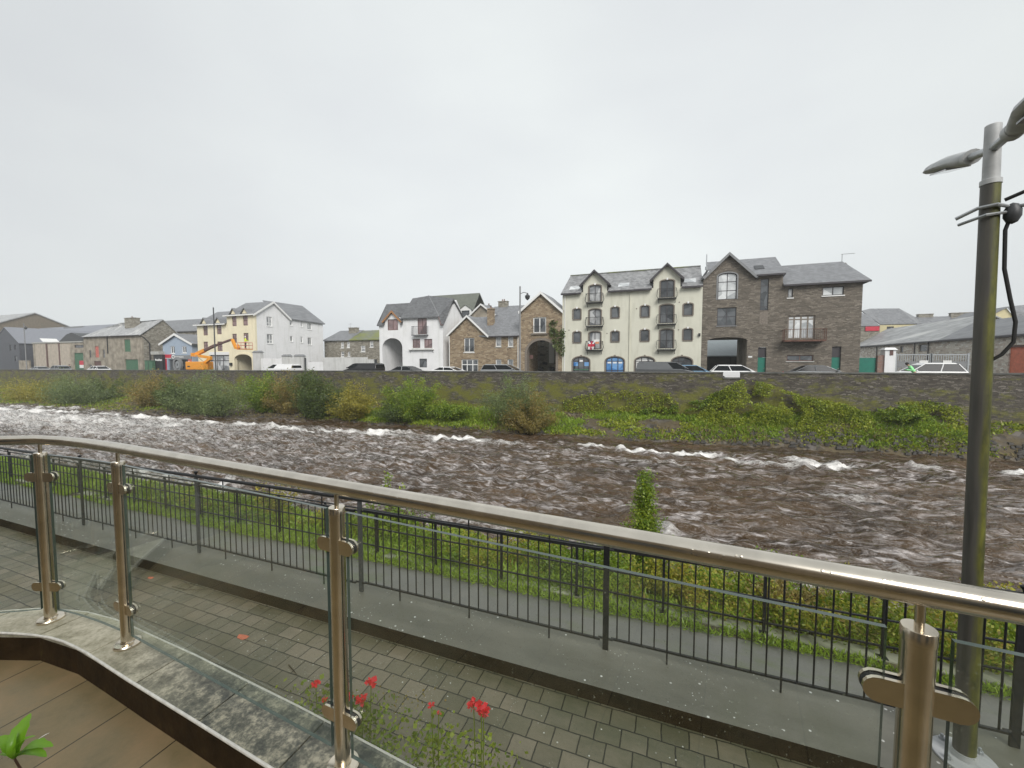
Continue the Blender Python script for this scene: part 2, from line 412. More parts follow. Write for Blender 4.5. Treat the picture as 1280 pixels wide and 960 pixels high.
M['orange'] = paint('orange_machine_paint', (.80,.32,.02), .4, .06, bump=0)
M['yellowgable'] = paint('pale_yellow_render', (.62,.55,.33), .8, .04)
M['redbrick'] = rubble('reddish_brick', [(.2,.09,.07),(.32,.16,.12),(.36,.25,.2)], .25, .09)
M['stone_brown'] = rubble('brown_sandstone_rubble', [(.11,.085,.06),(.23,.165,.105),(.33,.25,.16),(.46,.38,.27)], .42, .17, (.30,.25,.18))
M['stone_dark'] = rubble('dark_coursed_stone', [(.075,.065,.053),(.13,.112,.09),(.19,.163,.13),(.29,.255,.215)], .45, .11, (.13,.115,.095), msz=.012)
M['stone_grey'] = rubble('old_grey_stone', [(.10,.09,.075),(.19,.17,.135),(.27,.25,.2),(.4,.38,.33)], .45, .2, (.3,.28,.24))
M['limewash'] = rubble('flaking_limewashed_stone', [(.28,.22,.17),(.58,.49,.4),(.75,.7,.6),(.85,.83,.78)], .5, .2, (.55,.52,.47))
M['riverwall'] = rubble('mossy_river_wall_stone', [(.030,.026,.022),(.068,.058,.047),(.110,.096,.080),(.23,.21,.185)], .38, .11, (.06,.054,.046), moss=((.19,.19,.03), .535,.67, 1.0, 5.1))
M['edgeglint'] = paint('painted_edge_highlight', (.72,.70,.64), .25, .1, bump=0, scale=30)  # sky highlight of the coping edges, put into a pale base colour
M['mossconc'] = paint('mossy_concrete', (.27,.28,.2), .85, .3, bump=.2, scale=3, stain=(.12,.14,.05))
M['coping_far'] = paint('wall_coping_stone', (.12,.12,.11), .85, .25, scale=2)
M['slate'] = slate('grey_slate', (.19,.195,.205), .25)
M['slate_light'] = slate('weathered_light_slate', (.34,.345,.345), .35, light=(.58,.58,.56))
M['slate_dark'] = slate('dark_slate', (.12,.123,.128))
M['slate_moss'] = slate('mossy_slate', (.16,.165,.16), moss=((.13,.15,.03), .44))
M['slate_green'] = slate('greenish_slate', (.13,.14,.115), .2)
M['slate_beige'] = slate('patchy_slate', (.23,.232,.235), .45, moss=((.13,.13,.08), .62))
M['glass'] = windowglass('window_glass_dark', (.03,.035,.04), (.14,.15,.16))
M['glass_light'] = windowglass('window_glass_curtained', (.12,.13,.14), (.55,.56,.56))
M['glass_sky'] = windowglass('window_glass_bright', (.3,.32,.33), (.75,.77,.77))
M['glass_blue'] = windowglass('blue_window_film', (.03,.16,.42), (.2,.4,.7), .2)
M['glass_pink'] = windowglass('window_with_pink_curtain', (.12,.09,.09), (.38,.26,.26))
M['rubber'] = paint('black_rubber', (.02,.02,.02), .8, .1, bump=0)
M['bark'] = paint('bark', (.09,.07,.045), .9, .3, scale=12)
M['skin'] = paint('skin', (.5,.3,.22), .6, .03, bump=0)
M['hivis_y'] = paint('hi_vis_yellow', (.72,.85,.06), .7, .03, bump=0)
M['hivis_g'] = paint('lime_green_jacket', (.34,.85,.38), .7, .05, bump=0)
M['helmet'] = paint('white_helmet', (.8,.8,.78), .4, .02, bump=0)
M['trouser'] = paint('dark_trousers', (.03,.035,.05), .85, .1, bump=0)
M['hair'] = paint('dark_hair', (.02,.015,.012), .7, .1, bump=0)

def metal(name, c, rough=.25, scratch=True, wet=False):
    m = N(name); p = m.obj() if False else m.pos()
    n = m.noise(p, 9, 3, .6); n2 = m.noise(p, 14, 4)
    m.set(Base_Color=m.ramp(n2,[(.35,tuple(v*.82 for v in c)),(.7,c)]), Metallic=1, Roughness=m.math('ADD', m.math('MULTIPLY', n, .12), rough-.05))
    if wet:
        v = m.n('ShaderNodeTexVoronoi'); v.inputs['Scale'].default_value = 85; v.inputs['Randomness'].default_value = 1; m.l(m.map(p,(1,1,1)), v.inputs['Vector'])
        h = m.ramp(v.outputs['Distance'], [(.10,(1,1,1)),(.30,(0,0,0))]); sel = m.ramp(m.noise(p,22,2), [(.56,(0,0,0)),(.66,(1,1,1))])
        m.bump(m.math('MULTIPLY', h, sel), .3, .0014)
    else: m.bump(n, .05, .002)
    return m.m
M['steel'] = metal('brushed_stainless_steel', (.76,.68,.55), .22)
M['steel_wet'] = metal('wet_stainless_handrail', (.76,.70,.60), .19, wet=True)
M['galv'] = paint('galvanised_steel', (.42,.44,.45), .4, .12, metal=.6, bump=.05, scale=10)
# black railing paint with slight gloss
m = N('black_railing_paint'); m.set(Base_Color=m.ramp(m.noise(m.pos(), 30, 4), [(.3,(.006,.0065,.007)),(.75,(.02,.021,.023))]), Roughness=.5, Specular_IOR_Level=.35); m.bump(m.noise(m.pos(), 90, 2), .15, .002); M['railblack'] = m.m
m = N('grey_railing_post_paint'); m.set(Base_Color=m.ramp(m.noise(m.pos(), 30, 4), [(.3,(.035,.04,.042)),(.75,(.075,.08,.085))]), Roughness=.35); M['railgrey'] = m.m
# lamp column: grey with algae streaks
m = N('algae_streaked_lamp_column'); p = m.pos(); n = m.noise(m.map(p,(9,9,.7)), 2.2, 5, .6)
q = m.n('ShaderNodeNewGeometry'); sxn = m.n('ShaderNodeSeparateXYZ'); m.l(q.outputs['Normal'], sxn.inputs[0])
side = m.math('ADD', m.math('MULTIPLY', m.math('ABSOLUTE', m.math('SUBTRACT', sxn.outputs['X'], .45)), -.5), n)
alg = m.ramp(m.noise(m.map(p,(5,5,1.6)),3,5,.7), [(.35,(.045,.048,.010)),(.7,(.14,.14,.02))])
m.set(Base_Color=m.mix(m.ramp(side,[(.08,(0,0,0)),(.34,(1,1,1))]), m.ramp(n,[(.3,(.05,.048,.042)),(.7,(.11,.104,.09))]), alg), Roughness=.5).bump(m.noise(m.map(p,(60,60,2)),2,3), .2, .003); M['column'] = m.m

# balustrade glass: thin clear pane, Fresnel reflection, faint green body
def glassmat():
    m, t = newmat('clear_toughened_glass'); n = t.nodes.new
    o = n('ShaderNodeOutputMaterial'); tr = n('ShaderNodeBsdfTransparent'); gl = n('ShaderNodeBsdfGlossy'); fr = n('ShaderNodeFresnel'); mx_ = n('ShaderNodeMixShader')
    tr.inputs['Color'].default_value = (.965,.985,.97,1); gl.inputs['Roughness'].default_value = .015; gl.inputs['Color'].default_value = (.95,1,.97,1); ir = n('ShaderNodeMapRange'); ir.inputs['To Min'].default_value = 1.5; ir.inputs['To Max'].default_value = 1/1.5
    df = n('ShaderNodeBsdfDiffuse'); df.inputs['Color'].default_value = (.5,.56,.45,1)
    g = n('ShaderNodeNewGeometry'); nz_ = n('ShaderNodeTexNoise'); nz_.inputs['Scale'].default_value = 2.2; nz_.inputs['Detail'].default_value = 6
    vo = n('ShaderNodeTexNoise'); vo.inputs['Scale'].default_value = 130; vo.inputs['Detail'].default_value = 1
    r1 = n('ShaderNodeValToRGB'); r1.color_ramp.elements[0].position=.4; r1.color_ramp.elements[0].color=(.0,.0,.0,1); r1.color_ramp.elements[1].position=.75; r1.color_ramp.elements[1].color=(.03,.03,.03,1)
    r2 = n('ShaderNodeValToRGB'); r2.color_ramp.elements[0].position=.72; r2.color_ramp.elements[0].color=(0,0,0,1); r2.color_ramp.elements[1].position=.76; r2.color_ramp.elements[1].color=(.25,.25,.25,1)
    t.links.new(g.outputs['Backfacing'], ir.inputs['Value']); t.links.new(ir.outputs[0], fr.inputs['IOR'])
    ad = n('ShaderNodeMath'); ad.operation='ADD'; m2 = n('ShaderNodeMixShader')
    lk = t.links.new
    lk(g.outputs['Position'], nz_.inputs['Vector']); lk(g.outputs['Position'], vo.inputs['Vector']); lk(nz_.outputs['Fac'], r1.inputs[0]); lk(vo.outputs['Fac'], r2.inputs[0])
    lk(r1.outputs[0], ad.inputs[0]); lk(r2.outputs[0], ad.inputs[1])
    lk(ad.outputs[0], m2.inputs[0]); lk(tr.outputs[0], m2.inputs[1]); lk(df.outputs[0], m2.inputs[2])
    lk(fr.outputs[0], mx_.inputs[0]); lk(m2.outputs[0], mx_.inputs[1]); lk(gl.outputs[0], mx_.inputs[2]); lk(mx_.outputs[0], o.inputs['Surface'])
    return m
M['pane'] = glassmat()
m = N('polished_glass_edge'); m.set(Base_Color=(.07,.10,.085), Roughness=.2, IOR=1.5); M['pane_edge'] = m.m

M['dullgalv'] = paint('dull_galvanised_steel', (.46,.47,.47), .55, .12, metal=.1, bump=.05, scale=10)
m = N('car_glass'); m.set(Base_Color=(.012,.014,.016), Roughness=.08, IOR=1.25); M['carglass'] = m.m
# foliage
M['leaf_willow'] = leafmat('willow_leaves', [(.04,.06,.025),(.14,.19,.07),(.28,.34,.13)])
M['leaf_dark'] = leafmat('dark_green_leaves', [(.018,.036,.010),(.07,.11,.025),(.17,.22,.045)])
M['leaf_bright'] = leafmat('bright_green_leaves', [(.03,.07,.01),(.14,.23,.02),(.36,.42,.035)])
M['leaf_yellow'] = leafmat('yellowing_leaves', [(.12,.13,.025),(.28,.26,.04),(.44,.36,.05)])
M['leaf_brown'] = leafmat('brown_autumn_leaves', [(.13,.09,.03),(.22,.17,.04),(.27,.23,.07),(.36,.22,.05)])
M['leaf_ivy'] = leafmat('ivy_leaves', [(.03,.055,.01),(.13,.19,.02),(.32,.38,.03),(.40,.40,.05)])
M['leaf_hedge'] = leafmat('hedge_leaves', [(.06,.10,.014),(.18,.23,.025),(.36,.36,.04),(.36,.24,.05)])
M['leaf_grass'] = leafmat('grass_blades', [(.09,.15,.015),(.21,.32,.028),(.36,.48,.05)])
M['leaf_dry'] = leafmat('dry_grass', [(.14,.11,.05),(.24,.19,.08),(.33,.28,.12)])
M['leaf_plant'] = leafmat('fresh_plant_leaves', [(.09,.24,.01),(.18,.38,.02),(.28,.48,.035)], .35)
M['petal'] = leafmat('geranium_petals', [(.62,.006,.012),(.85,.015,.03),(.92,.06,.09)], .5, .2)

# ground materials
m = N('wet_concrete_setts'); p = m.pos(); br = m.n('ShaderNodeTexBrick'); dn = m.n('ShaderNodeVectorMath', operation='ADD'); nn = m.n('ShaderNodeTexNoise'); nn.inputs['Scale'].default_value=9; m.l(p, nn.inputs['Vector'])
sc_ = m.n('ShaderNodeVectorMath', operation='SCALE'); m.l(nn.outputs['Color'], sc_.inputs[0]); sc_.inputs['Scale'].default_value=.016; m.l(p, dn.inputs[0]); m.l(sc_.outputs[0], dn.inputs[1]); m.l(m.map(dn.outputs[0]), br.inputs['Vector'])
br.inputs['Scale'].default_value=1; br.inputs['Brick Width'].default_value=SETT[0]; br.inputs['Row Height'].default_value=SETT[1]; br.inputs['Mortar Size'].default_value=.0058; br.inputs['Mortar Smooth'].default_value=.25
br.inputs['Color1'].default_value=(0,0,0,1); br.inputs['Color2'].default_value=(1,1,1,1); br.inputs['Mortar'].default_value=(.5,.5,.5,1)
n1=m.noise(p, 2.2, 5, .65); n2=m.noise(p, 45, 4, .7)
f=m.math('ADD', m.math('ADD', m.math('MULTIPLY', br.outputs['Color'],.42), m.math('MULTIPLY', n1,.36)), m.math('MULTIPLY', n2,.35))
col=m.ramp(f,[(.25,(.090,.082,.048)),(.55,(.160,.142,.092)),(.88,(.26,.215,.155))]); big=m.noise(m.map(p,(.6,1.3,1)),1.1,5,.65); col=m.mix(m.ramp(big,[(.40,(0,0,0)),(.66,(.75,.75,.75))]), col, (.075,.082,.045)); col=m.mix(m.math('MULTIPLY',m.ramp(m.noise(m.map(p,(.5,.9,1),(0,0,0),(7,3,0)),1.7,5,.7),[(.52,(0,0,0)),(.68,(1,1,1))]),.5), col, (.24,.20,.15))
col=m.mix(br.outputs['Fac'], col, (.016,.017,.010))
vo=m.n('ShaderNodeTexVoronoi'); vo.inputs['Scale'].default_value=11; m.l(p, vo.inputs['Vector']); sp=m.math('MULTIPLY', m.ramp(vo.outputs['Distance'],[(.055,(1,1,1)),(.085,(0,0,0))]), m.ramp(m.noise(p,3.1,3,.6),[(.44,(0,0,0)),(.50,(1,1,1))]))
v3=m.n('ShaderNodeTexVoronoi'); v3.inputs['Scale'].default_value=30; m.l(p, v3.inputs['Vector']); sp=m.math('MAXIMUM', sp, m.math('MULTIPLY', m.ramp(v3.outputs['Distance'],[(.08,(1,1,1)),(.15,(0,0,0))]), m.ramp(m.noise(p,2.3,4,.7),[(.52,(0,0,0)),(.6,(.7,.7,.7))])))
col=m.mix(sp, col, (.6,.6,.55))
m.set(Base_Color=col, Roughness=m.ramp(m.noise(p,1.3,4,.6),[(.35,(.2,.2,.2)),(.7,(.6,.6,.6))])); m.bump(m.math('SUBTRACT', m.math('ADD', m.math('MULTIPLY', n2,.35), m.math('MULTIPLY', br.outputs['Color'], .25)), br.outputs['Fac']), .7, .009); M['setts']=m.m
m = N('damp_smooth_concrete'); p=m.pos(); n1=m.noise(m.map(p,(.6,2,1)),1.6,6,.65); n2=m.noise(p,70,3,.7)
col=m.ramp(m.math('ADD',m.math('MULTIPLY',n1,.8),m.math('MULTIPLY',n2,.2)),[(.3,(.085,.083,.062)),(.7,(.185,.180,.150))])
col=m.mix(m.math('MULTIPLY',m.ramp(m.noise(m.map(p,(.8,.5,1)),1.2,6,.7),[(.48,(0,0,0)),(.7,(1,1,1))]),.55), col, (.085,.09,.055))
vo=m.n('ShaderNodeTexVoronoi'); vo.inputs['Scale'].default_value=9; m.l(p, vo.inputs['Vector']); sp=m.math('MULTIPLY', m.ramp(vo.outputs['Distance'],[(.07,(1,1,1)),(.11,(0,0,0))]), m.ramp(m.noise(p,2.1,3,.6),[(.44,(0,0,0)),(.50,(1,1,1))]))
v2=m.n('ShaderNodeTexVoronoi'); v2.inputs['Scale'].default_value=26; m.l(p, v2.inputs['Vector']); s2=m.math('MULTIPLY', m.ramp(v2.outputs['Distance'],[(.08,(1,1,1)),(.14,(0,0,0))]), m.ramp(m.noise(p,2.7,3,.6),[(.52,(0,0,0)),(.58,(1,1,1))]))
col=m.mix(m.math('MAXIMUM',sp,s2), col, (.66,.66,.62)); m.set(Base_Color=col, Roughness=m.ramp(n1,[(.35,(.38,.38,.38)),(.7,(.7,.7,.7))])).bump(n2,.35,.003); M['strip']=m.m
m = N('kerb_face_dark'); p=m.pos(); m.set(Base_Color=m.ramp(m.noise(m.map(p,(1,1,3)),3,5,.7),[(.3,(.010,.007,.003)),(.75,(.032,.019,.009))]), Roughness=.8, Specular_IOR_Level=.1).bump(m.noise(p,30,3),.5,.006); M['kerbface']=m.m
m = N('riverside_path_asphalt'); p=m.pos(); n1=m.noise(p,1.2,5,.6); n2=m.noise(p,60,3,.7); 
col=m.ramp(m.math('ADD',m.math('MULTIPLY',n1,.6),m.math('MULTIPLY',n2,.4)),[(.3,(.105,.105,.095)),(.7,(.20,.195,.18))]); col=m.mix(m.ramp(m.noise(m.map(p,(.5,1.3,1)),1.1,5,.7),[(.52,(0,0,0)),(.72,(.7,.7,.7))]), col, (.10,.13,.04)); m.set(Base_Color=col, Roughness=.5).bump(n2,.3,.004); M['path']=m.m
m = N('street_asphalt'); p=m.pos(); m.set(Base_Color=m.ramp(m.noise(p,2,5,.7),[(.3,(.04,.042,.045)),(.7,(.075,.075,.075))]), Roughness=.5); M['street']=m.m
m = N('brown_terrace_slabs'); p=m.pos(); br=m.n('ShaderNodeTexBrick'); m.l(m.map(p,(1,1,1),(0,0,R(90)),(.3,-.03,0)), br.inputs['Vector']); br.offset=.5
br.inputs['Scale'].default_value=1; br.inputs['Brick Width'].default_value=3.1; br.inputs['Row Height'].default_value=.38; br.inputs['Mortar Size'].default_value=.003; br.inputs['Color1'].default_value=(0,0,0,1); br.inputs['Color2'].default_value=(1,1,1,1)
n1=m.noise(p,3.5,5,.6); n2=m.noise(p,60,4,.7); f=m.math('ADD',m.math('MULTIPLY',n1,.75),m.math('ADD',m.math('MULTIPLY',n2,.15),m.math('MULTIPLY',br.outputs['Color'],.1)))
col=m.ramp(f,[(.3,(.11,.09,.040)),(.5,(.21,.16,.08)),(.72,(.31,.21,.11))]); col=m.mix(br.outputs['Fac'],col,(.02,.015,.007)); m.set(Base_Color=col, Roughness=m.ramp(n1,[(.3,(.25,.25,.25)),(.7,(.5,.5,.5))])).bump(m.math('SUBTRACT',m.math('MULTIPLY',n2,.2),br.outputs['Fac']),.4,.005); M['terrace']=m.m
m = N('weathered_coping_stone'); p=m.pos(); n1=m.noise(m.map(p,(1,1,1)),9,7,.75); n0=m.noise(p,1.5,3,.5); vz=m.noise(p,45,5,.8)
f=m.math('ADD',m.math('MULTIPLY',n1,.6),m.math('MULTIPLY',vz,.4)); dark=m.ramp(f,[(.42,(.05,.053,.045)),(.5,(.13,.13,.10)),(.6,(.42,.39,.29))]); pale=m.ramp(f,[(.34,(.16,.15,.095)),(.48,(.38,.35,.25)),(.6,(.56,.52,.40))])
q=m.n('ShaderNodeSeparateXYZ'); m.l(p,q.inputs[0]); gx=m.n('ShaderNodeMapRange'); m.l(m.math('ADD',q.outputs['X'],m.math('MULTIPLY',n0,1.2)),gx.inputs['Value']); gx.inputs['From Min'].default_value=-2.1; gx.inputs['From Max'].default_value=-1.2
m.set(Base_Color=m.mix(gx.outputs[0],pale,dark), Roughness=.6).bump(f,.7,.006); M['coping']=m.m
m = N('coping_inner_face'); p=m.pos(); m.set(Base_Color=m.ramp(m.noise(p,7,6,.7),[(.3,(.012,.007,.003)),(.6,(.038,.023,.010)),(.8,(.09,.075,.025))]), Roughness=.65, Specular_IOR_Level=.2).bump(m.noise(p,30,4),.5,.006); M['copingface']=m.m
m = N('stony_soil_bank'); p=m.pos(); vo=m.n('ShaderNodeTexVoronoi'); vo.inputs['Scale'].default_value=3.2; m.l(p,vo.inputs['Vector']); n1=m.noise(p,1.0,5,.7)
st=m.ramp(vo.outputs['Color'],[(.2,(.035,.03,.025)),(.8,(.14,.125,.11))]); so=m.ramp(m.noise(p,6,5,.7),[(.3,(.05,.038,.02)),(.7,(.13,.10,.05))]); m.set(Base_Color=m.mix(m.ramp(n1,[(.45,(0,0,0)),(.6,(1,1,1))]),so,st), Roughness=.8).bump(vo.outputs['Distance'],.6,.06); M['bank']=m.m
m = N('garden_soil'); p=m.pos(); m.set(Base_Color=m.ramp(m.noise(p,5,5,.7),[(.3,(.035,.03,.015)),(.7,(.10,.09,.045))]), Roughness=.85).bump(m.noise(p,20,4),.6,.02); M['soil']=m.m
# peaty river water
m = N('peaty_river_water'); p=m.pos(); at=m.n('ShaderNodeAttribute'); at.attribute_name='foam'
wn=m.map(p,(.55,1.5,1),(0,0,R(-4))); h1=m.noise(wn,1.7,4,.5,.6); h2=m.noise(m.map(p,(1.1,2.4,1)),5,2,.5,.3)
fo=m.noise(m.map(p,(.5,1.7,1)),1.3,8,.72,.8); fk=m.noise(m.map(p,(1.1,2.6,1)),4,6,.75,.4)
fm=m.math('ADD', m.math('MULTIPLY',fo,.5), m.math('MULTIPLY',fk,.5)); thr=m.math('ADD', at.outputs['Fac'], fm)
foam=m.ramp(thr,[(.64,(0,0,0)),(.84,(1,1,1))])
f2=m.noise(m.map(p,(.5,1.5,1),(0,0,R(-12))),2.1,7,.68,1.1); f3=m.noise(m.map(p,(.4,1.0,1)),.55,4,.6)
wc=m.ramp(m.noise(m.map(p,(.25,.9,1)),.9,4),[(.35,(.036,.021,.009)),(.7,(.092,.055,.024))])
film=m.math('MULTIPLY', m.ramp(f2,[(.47,(0,0,0)),(.57,(.38,.38,.38)),(.66,(1,1,1))]), m.ramp(m.math('ADD',f3,m.math('MULTIPLY',at.outputs['Fac'],1.3)),[(.40,(.12,.12,.12)),(.60,(.85,.85,.85))]))  # aerated film plus sky glints, painted into the water colour as pale streaks
wc=m.mix(film,wc,(.64,.60,.59))  # pale streaks: aerated film and painted sky glints together
m.set(Base_Color=m.mix(foam,wc,(.82,.80,.77)), Roughness=m.math('ADD',m.math('MULTIPLY',foam,.5),.07), IOR=1.38); m.bump(m.math('ADD',m.math('MULTIPLY',h1,.75),m.math('ADD',m.math('MULTIPLY',h2,.2),m.math('MULTIPLY',foam,.12))), 1.0, .40); M['water']=m.m

# ------------------------------------------------------------------ river, banks, street
def smooth(a,b,x): t = np.clip((x-a)/(b-a),0,1); return t*t*(3-2*t)
def interp(x, xp, fp): return np.interp(x, xp, fp)
def street_z(X): return 3.95 + .0057*(np.clip(X,-160,60) + 13.66)
def far_edge(X): return interp(X, [-160,-82,-50,-30,-20,-2,8,19,40,60],[25,26.2,27.6,30.6,30.6,30.9,32.2,32.4,32,32])
def wall_base(X): return interp(X, [-160,-60,-30,-9,1.4,8,13.5,21,60],[.9,1.1,1.3,1.5,1.6,2.2,2.5,2.0,2.0])
def bank_z(X, Y):
    e = far_edge(X); t = np.clip((Y-e)/(35.7-e), -.6, 1.1)
    n = fbm(X*.5, Y*.5, 4) - .5
    return np.where(t < 0, t*1.8, wall_base(X)*np.power(np.maximum(t,0), .75)) + n*.55*np.clip(.25+t,0,1) + .08*(fbm(X*2.3,Y*2.3,3)-.5)
far_bank = gridmesh('river_bank', np.concatenate([np.arange(-150,-50,.6), np.arange(-50,45,.22)]), np.linspace(22,36.2,60), lambda X,Y: bank_z(X,Y), M['bank'])
far_bank['kind'] = 'structure'
def near_z(X, Y):
    n = fbm(X*.7+9, Y*.7, 4) - .5
    z = interp(Y, [7.0,7.75,9.0,11.0,12.4,15.0],[1.30,1.26,.95,.30,-.15,-.9]) + n*.3*smooth(7.8,9,Y)
    return z
near_bank = gridmesh('near_river_bank', np.concatenate([np.arange(-60,-15,.5), np.arange(-15,20,.15)]), np.linspace(7.68,15.5,50), near_z, M['soil']); near_bank['kind'] = 'structure'

# water surface: real waves, denser near the camera; foam lines along the weirs
FO = [([(0,513),(60,515),(130,519),(200,524),(300,532),(420,540),(520,546),(600,552),(655,556)], .45, .34),
      ([(0,521),(120,528),(230,535)], .7, .20), ([(0,508),(60,511),(140,513)], .6, .22),
      ([(690,555),(735,559),(800,566),(860,570),(900,571)], .30, .38), ([(700,566),(760,574),(840,580)], .25, .2),
      ([(885,568),(930,572),(985,578),(1035,583)], .45, .42), ([(900,574),(950,582),(1010,589)], .25, .25), ([(1035,585),(1100,583),(1160,588),(1280,593)], .22, .30),
      ([(560,641),(600,650),(640,660),(680,670)], .35, .20), ([(822,655),(838,666),(852,678)], .22, .20), ([(180,590),(230,600),(290,612)], .5, .22), ([(980,612),(1040,622),(1090,628)], .35, .17), ([(1100,700),(1180,735)], .25, .14)]
FOP = [([onZ(a,b,0) for a,b in pts], w, s) for pts, w, s in FO]
def foamf(X, Y):
    out = np.zeros_like(X) + .015
    # broken white water is commoner upstream (left) than in the dark smooth tongue along the far bank
    out += .13*smooth(-12,-60,X)*smooth(15,20,Y) + .10*smooth(-2,-18,X) - .20*smooth(far_edge(X)-3.4, far_edge(X)-1.5, Y) + .06*smooth(15,10,Y)
    wob = (fbm(X*.35, Y*.35, 3)-.5)*2.6; brk = .30+1.05*smooth(.36,.62,fbm(X*.55+40, Y*.6, 3))
    for P, w, s in FOP:
        d = np.full(X.shape, 1e9)
        for a, b in zip(P[:-1], P[1:]):
            ax, ay, bx, by = a.x, a.y, b.x, b.y; L2 = (bx-ax)**2+(by-ay)**2
            t = np.clip(((X-ax)*(bx-ax)+(Y-ay)*(by-ay))/L2, 0, 1)
            d = np.minimum(d, np.hypot(X-ax-t*(bx-ax), (Y-ay-t*(by-ay))+wob*w))
        out = np.maximum(out, s*brk*.85*np.exp(-(d/(w*1.7))**2) + np.minimum(out,.1))
    return out
def waterz(X, Y):
    a = (fbm(X*.55+3, Y*1.0, 3)-.5)*.55 + (.5-np.abs(2*fbm(X*1.0+.35*Y, Y*1.9+7, 2)-1))*.40 + (fbm(X*1.7+.4*Y, Y*2.9+7, 2)-.5)*.40 + (fbm(X*4.2, Y*6, 2)-.5)*.10
    k = .55 + .6*smooth(0,.35,foamf(X,Y))
    return a*k
gx = np.concatenate([np.arange(-170,-60,.45), np.arange(-60,-25,.2), np.arange(-25,26,.085), np.arange(26,60,.4)])
gy = np.concatenate([np.arange(9.5,22,.085), np.arange(22,36,.14)])
water = gridmesh('river_water', gx, gy, waterz, M['water'], {'foam': foamf}); water['kind'] = 'structure'

# street behind the river wall, and the land beyond it
street = gridmesh('street', np.array([-300,-160,-120,-80,-40,0,30,60,300.]), np.array([35.9,42,49.3]), lambda X,Y: street_z(X), M['street']); street['kind'] = 'structure'
land = gridmesh('ground', np.array([-900,-300,-160,-80,0,60,300,900.]), np.array([49.3,70,120,900.]), lambda X,Y: street_z(X)-.004, M['street']); land['kind'] = 'structure'
lo_ = gridmesh('riverbed', np.array([-900,-170,0,60,900.]), np.array([-60,2,20,36,40.]), lambda X,Y: 0*X-1.3, M['bank']); lo_['kind'] = 'structure'

# the far quay wall: long stone wall with coping and a low notch
def wt(X): return float(4.93 + .0057*(X+13.66))
nx0, nx1 = onY(904,466,35.5).x, onY(926,466,35.5).x
wall = empty('river_wall', (-13,35.5,1), 'long mossy dark stone river wall running along the far bank below the street', 'wall')
mb = MB(); xs = [-170,-120,-80,-40,nx0-.01, nx0, nx1, nx1+.01, 60]
for a, b in zip(xs[:-1], xs[1:]):
    dz = -.42 if abs(a-nx0)<1e-6 and abs(b-nx1)<1e-6 else 0
    ta, tb = wt(a)+dz-.1, wt(b)+dz-.1
    if b-a < .05: continue
    mb.hull8([(a,35.5,-.8),(b,35.5,-.8),(b,35.95,-.8),(a,35.95,-.8)], [(a,35.5,ta),(b,35.5,tb),(b,35.95,tb),(a,35.95,ta)])
mb.build('masonry', M['riverwall'], wall)
mb = MB()
for a, b in ((-170,-120),(-120,-60),(-60,-20),(-20,nx0),(nx0,nx1),(nx1,60)):
    dz = -.42 if a == nx0 and b == nx1 else 0
    mb.hull8([(a,35.45,wt(a)+dz-.1),(b,35.45,wt(b)+dz-.1),(b,36.0,wt(b)+dz-.1),(a,36.0,wt(a)+dz-.1)], [(a,35.45,wt(a)+dz),(b,35.45,wt(b)+dz),(b,36.0,wt(b)+dz),(a,36.0,wt(a)+dz)])
mb.build('coping', M['coping_far'], wall)

# ------------------------------------------------------------------ near side: terrace, pavement, path
ZT, ZC, ZS, ZK, ZP = 4.34, 4.475, 2.94, 3.08, 1.41
def strip(name, xs, y0, y1, z, mat, th=.0, kind='structure'):
    mb = MB(); mb.box((xs[0],y0,z-th),(xs[1],y1,z)); o = mb.build(name, mat); o['kind'] = kind; return o
strip('pavement', (-60,30), 1.0, 3.45, ZS, M['setts'], .3)
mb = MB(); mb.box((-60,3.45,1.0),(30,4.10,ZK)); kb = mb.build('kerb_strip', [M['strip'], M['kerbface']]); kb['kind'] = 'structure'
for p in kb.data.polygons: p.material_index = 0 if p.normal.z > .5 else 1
strip('riverside_path', (-60,30), 4.10, 7.32, ZP, M['path'], .3)
strip('grass_verge_soil', (-60,30), 7.32, 7.50, ZP+.01, M['soil'], .3)
mb = MB(); mb.box((-60,7.50,.2),(30,7.78,ZP+.03)); o = mb.build('river_wall_top', M['mossconc']); tag(o, 'low pale concrete river edge carrying the far set of black railings', 'wall')

# terrace outline (plan): inner and outer edges of the coping
OUTER = [(-6.5,-.9),(-5.2,-.1),(-4.3,.55),(-3.8,.92),(-3.55,1.07),(-3.4,1.16),(-3.24,1.21),(-3.07,1.25),(-2.81,1.27),(-2.14,1.245),(-1.37,1.20),(-.82,1.155),(.6,1.065),(3.0,.9),(9.0,.5)]
INNER = [(-5.9,-1.1),(-4.9,-.3),(-4.0,.4),(-3.6,.75),(-3.27,.98),(-3.1,1.03),(-2.97,1.055),(-2.84,1.065),(-2.65,1.06),(-2.24,1.03),(-1.75,1.00),(-1.29,.97),(.6,.845),(3.0,.68),(9.0,.28)]
# keep the coping as built in stone lengths about half a metre long, joints open
def at_x(line, x):
    return float(np.interp(x, [p[0] for p in line], [p[1] for p in line]))
cop = empty('coping', (-1.5,1.1,ZC), 'weathered pale stone coping of flat slabs under the stainless balustrade', 'wall coping')
joints = [-3.9,-3.47,-3.04,-2.62,-2.18,-1.715,-1.25,-.78,-.3,.2,.7,1.2,1.7,2.2,2.7,3.4]
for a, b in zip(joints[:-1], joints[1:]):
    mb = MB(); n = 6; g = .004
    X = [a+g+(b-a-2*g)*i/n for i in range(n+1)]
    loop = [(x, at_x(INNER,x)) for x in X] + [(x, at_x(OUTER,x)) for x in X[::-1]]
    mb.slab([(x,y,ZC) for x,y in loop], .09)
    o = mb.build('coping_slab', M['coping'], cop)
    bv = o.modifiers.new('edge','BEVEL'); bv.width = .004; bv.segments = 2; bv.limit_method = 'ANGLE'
tw = MB(); X = list(np.linspace(-3.95,8,40))
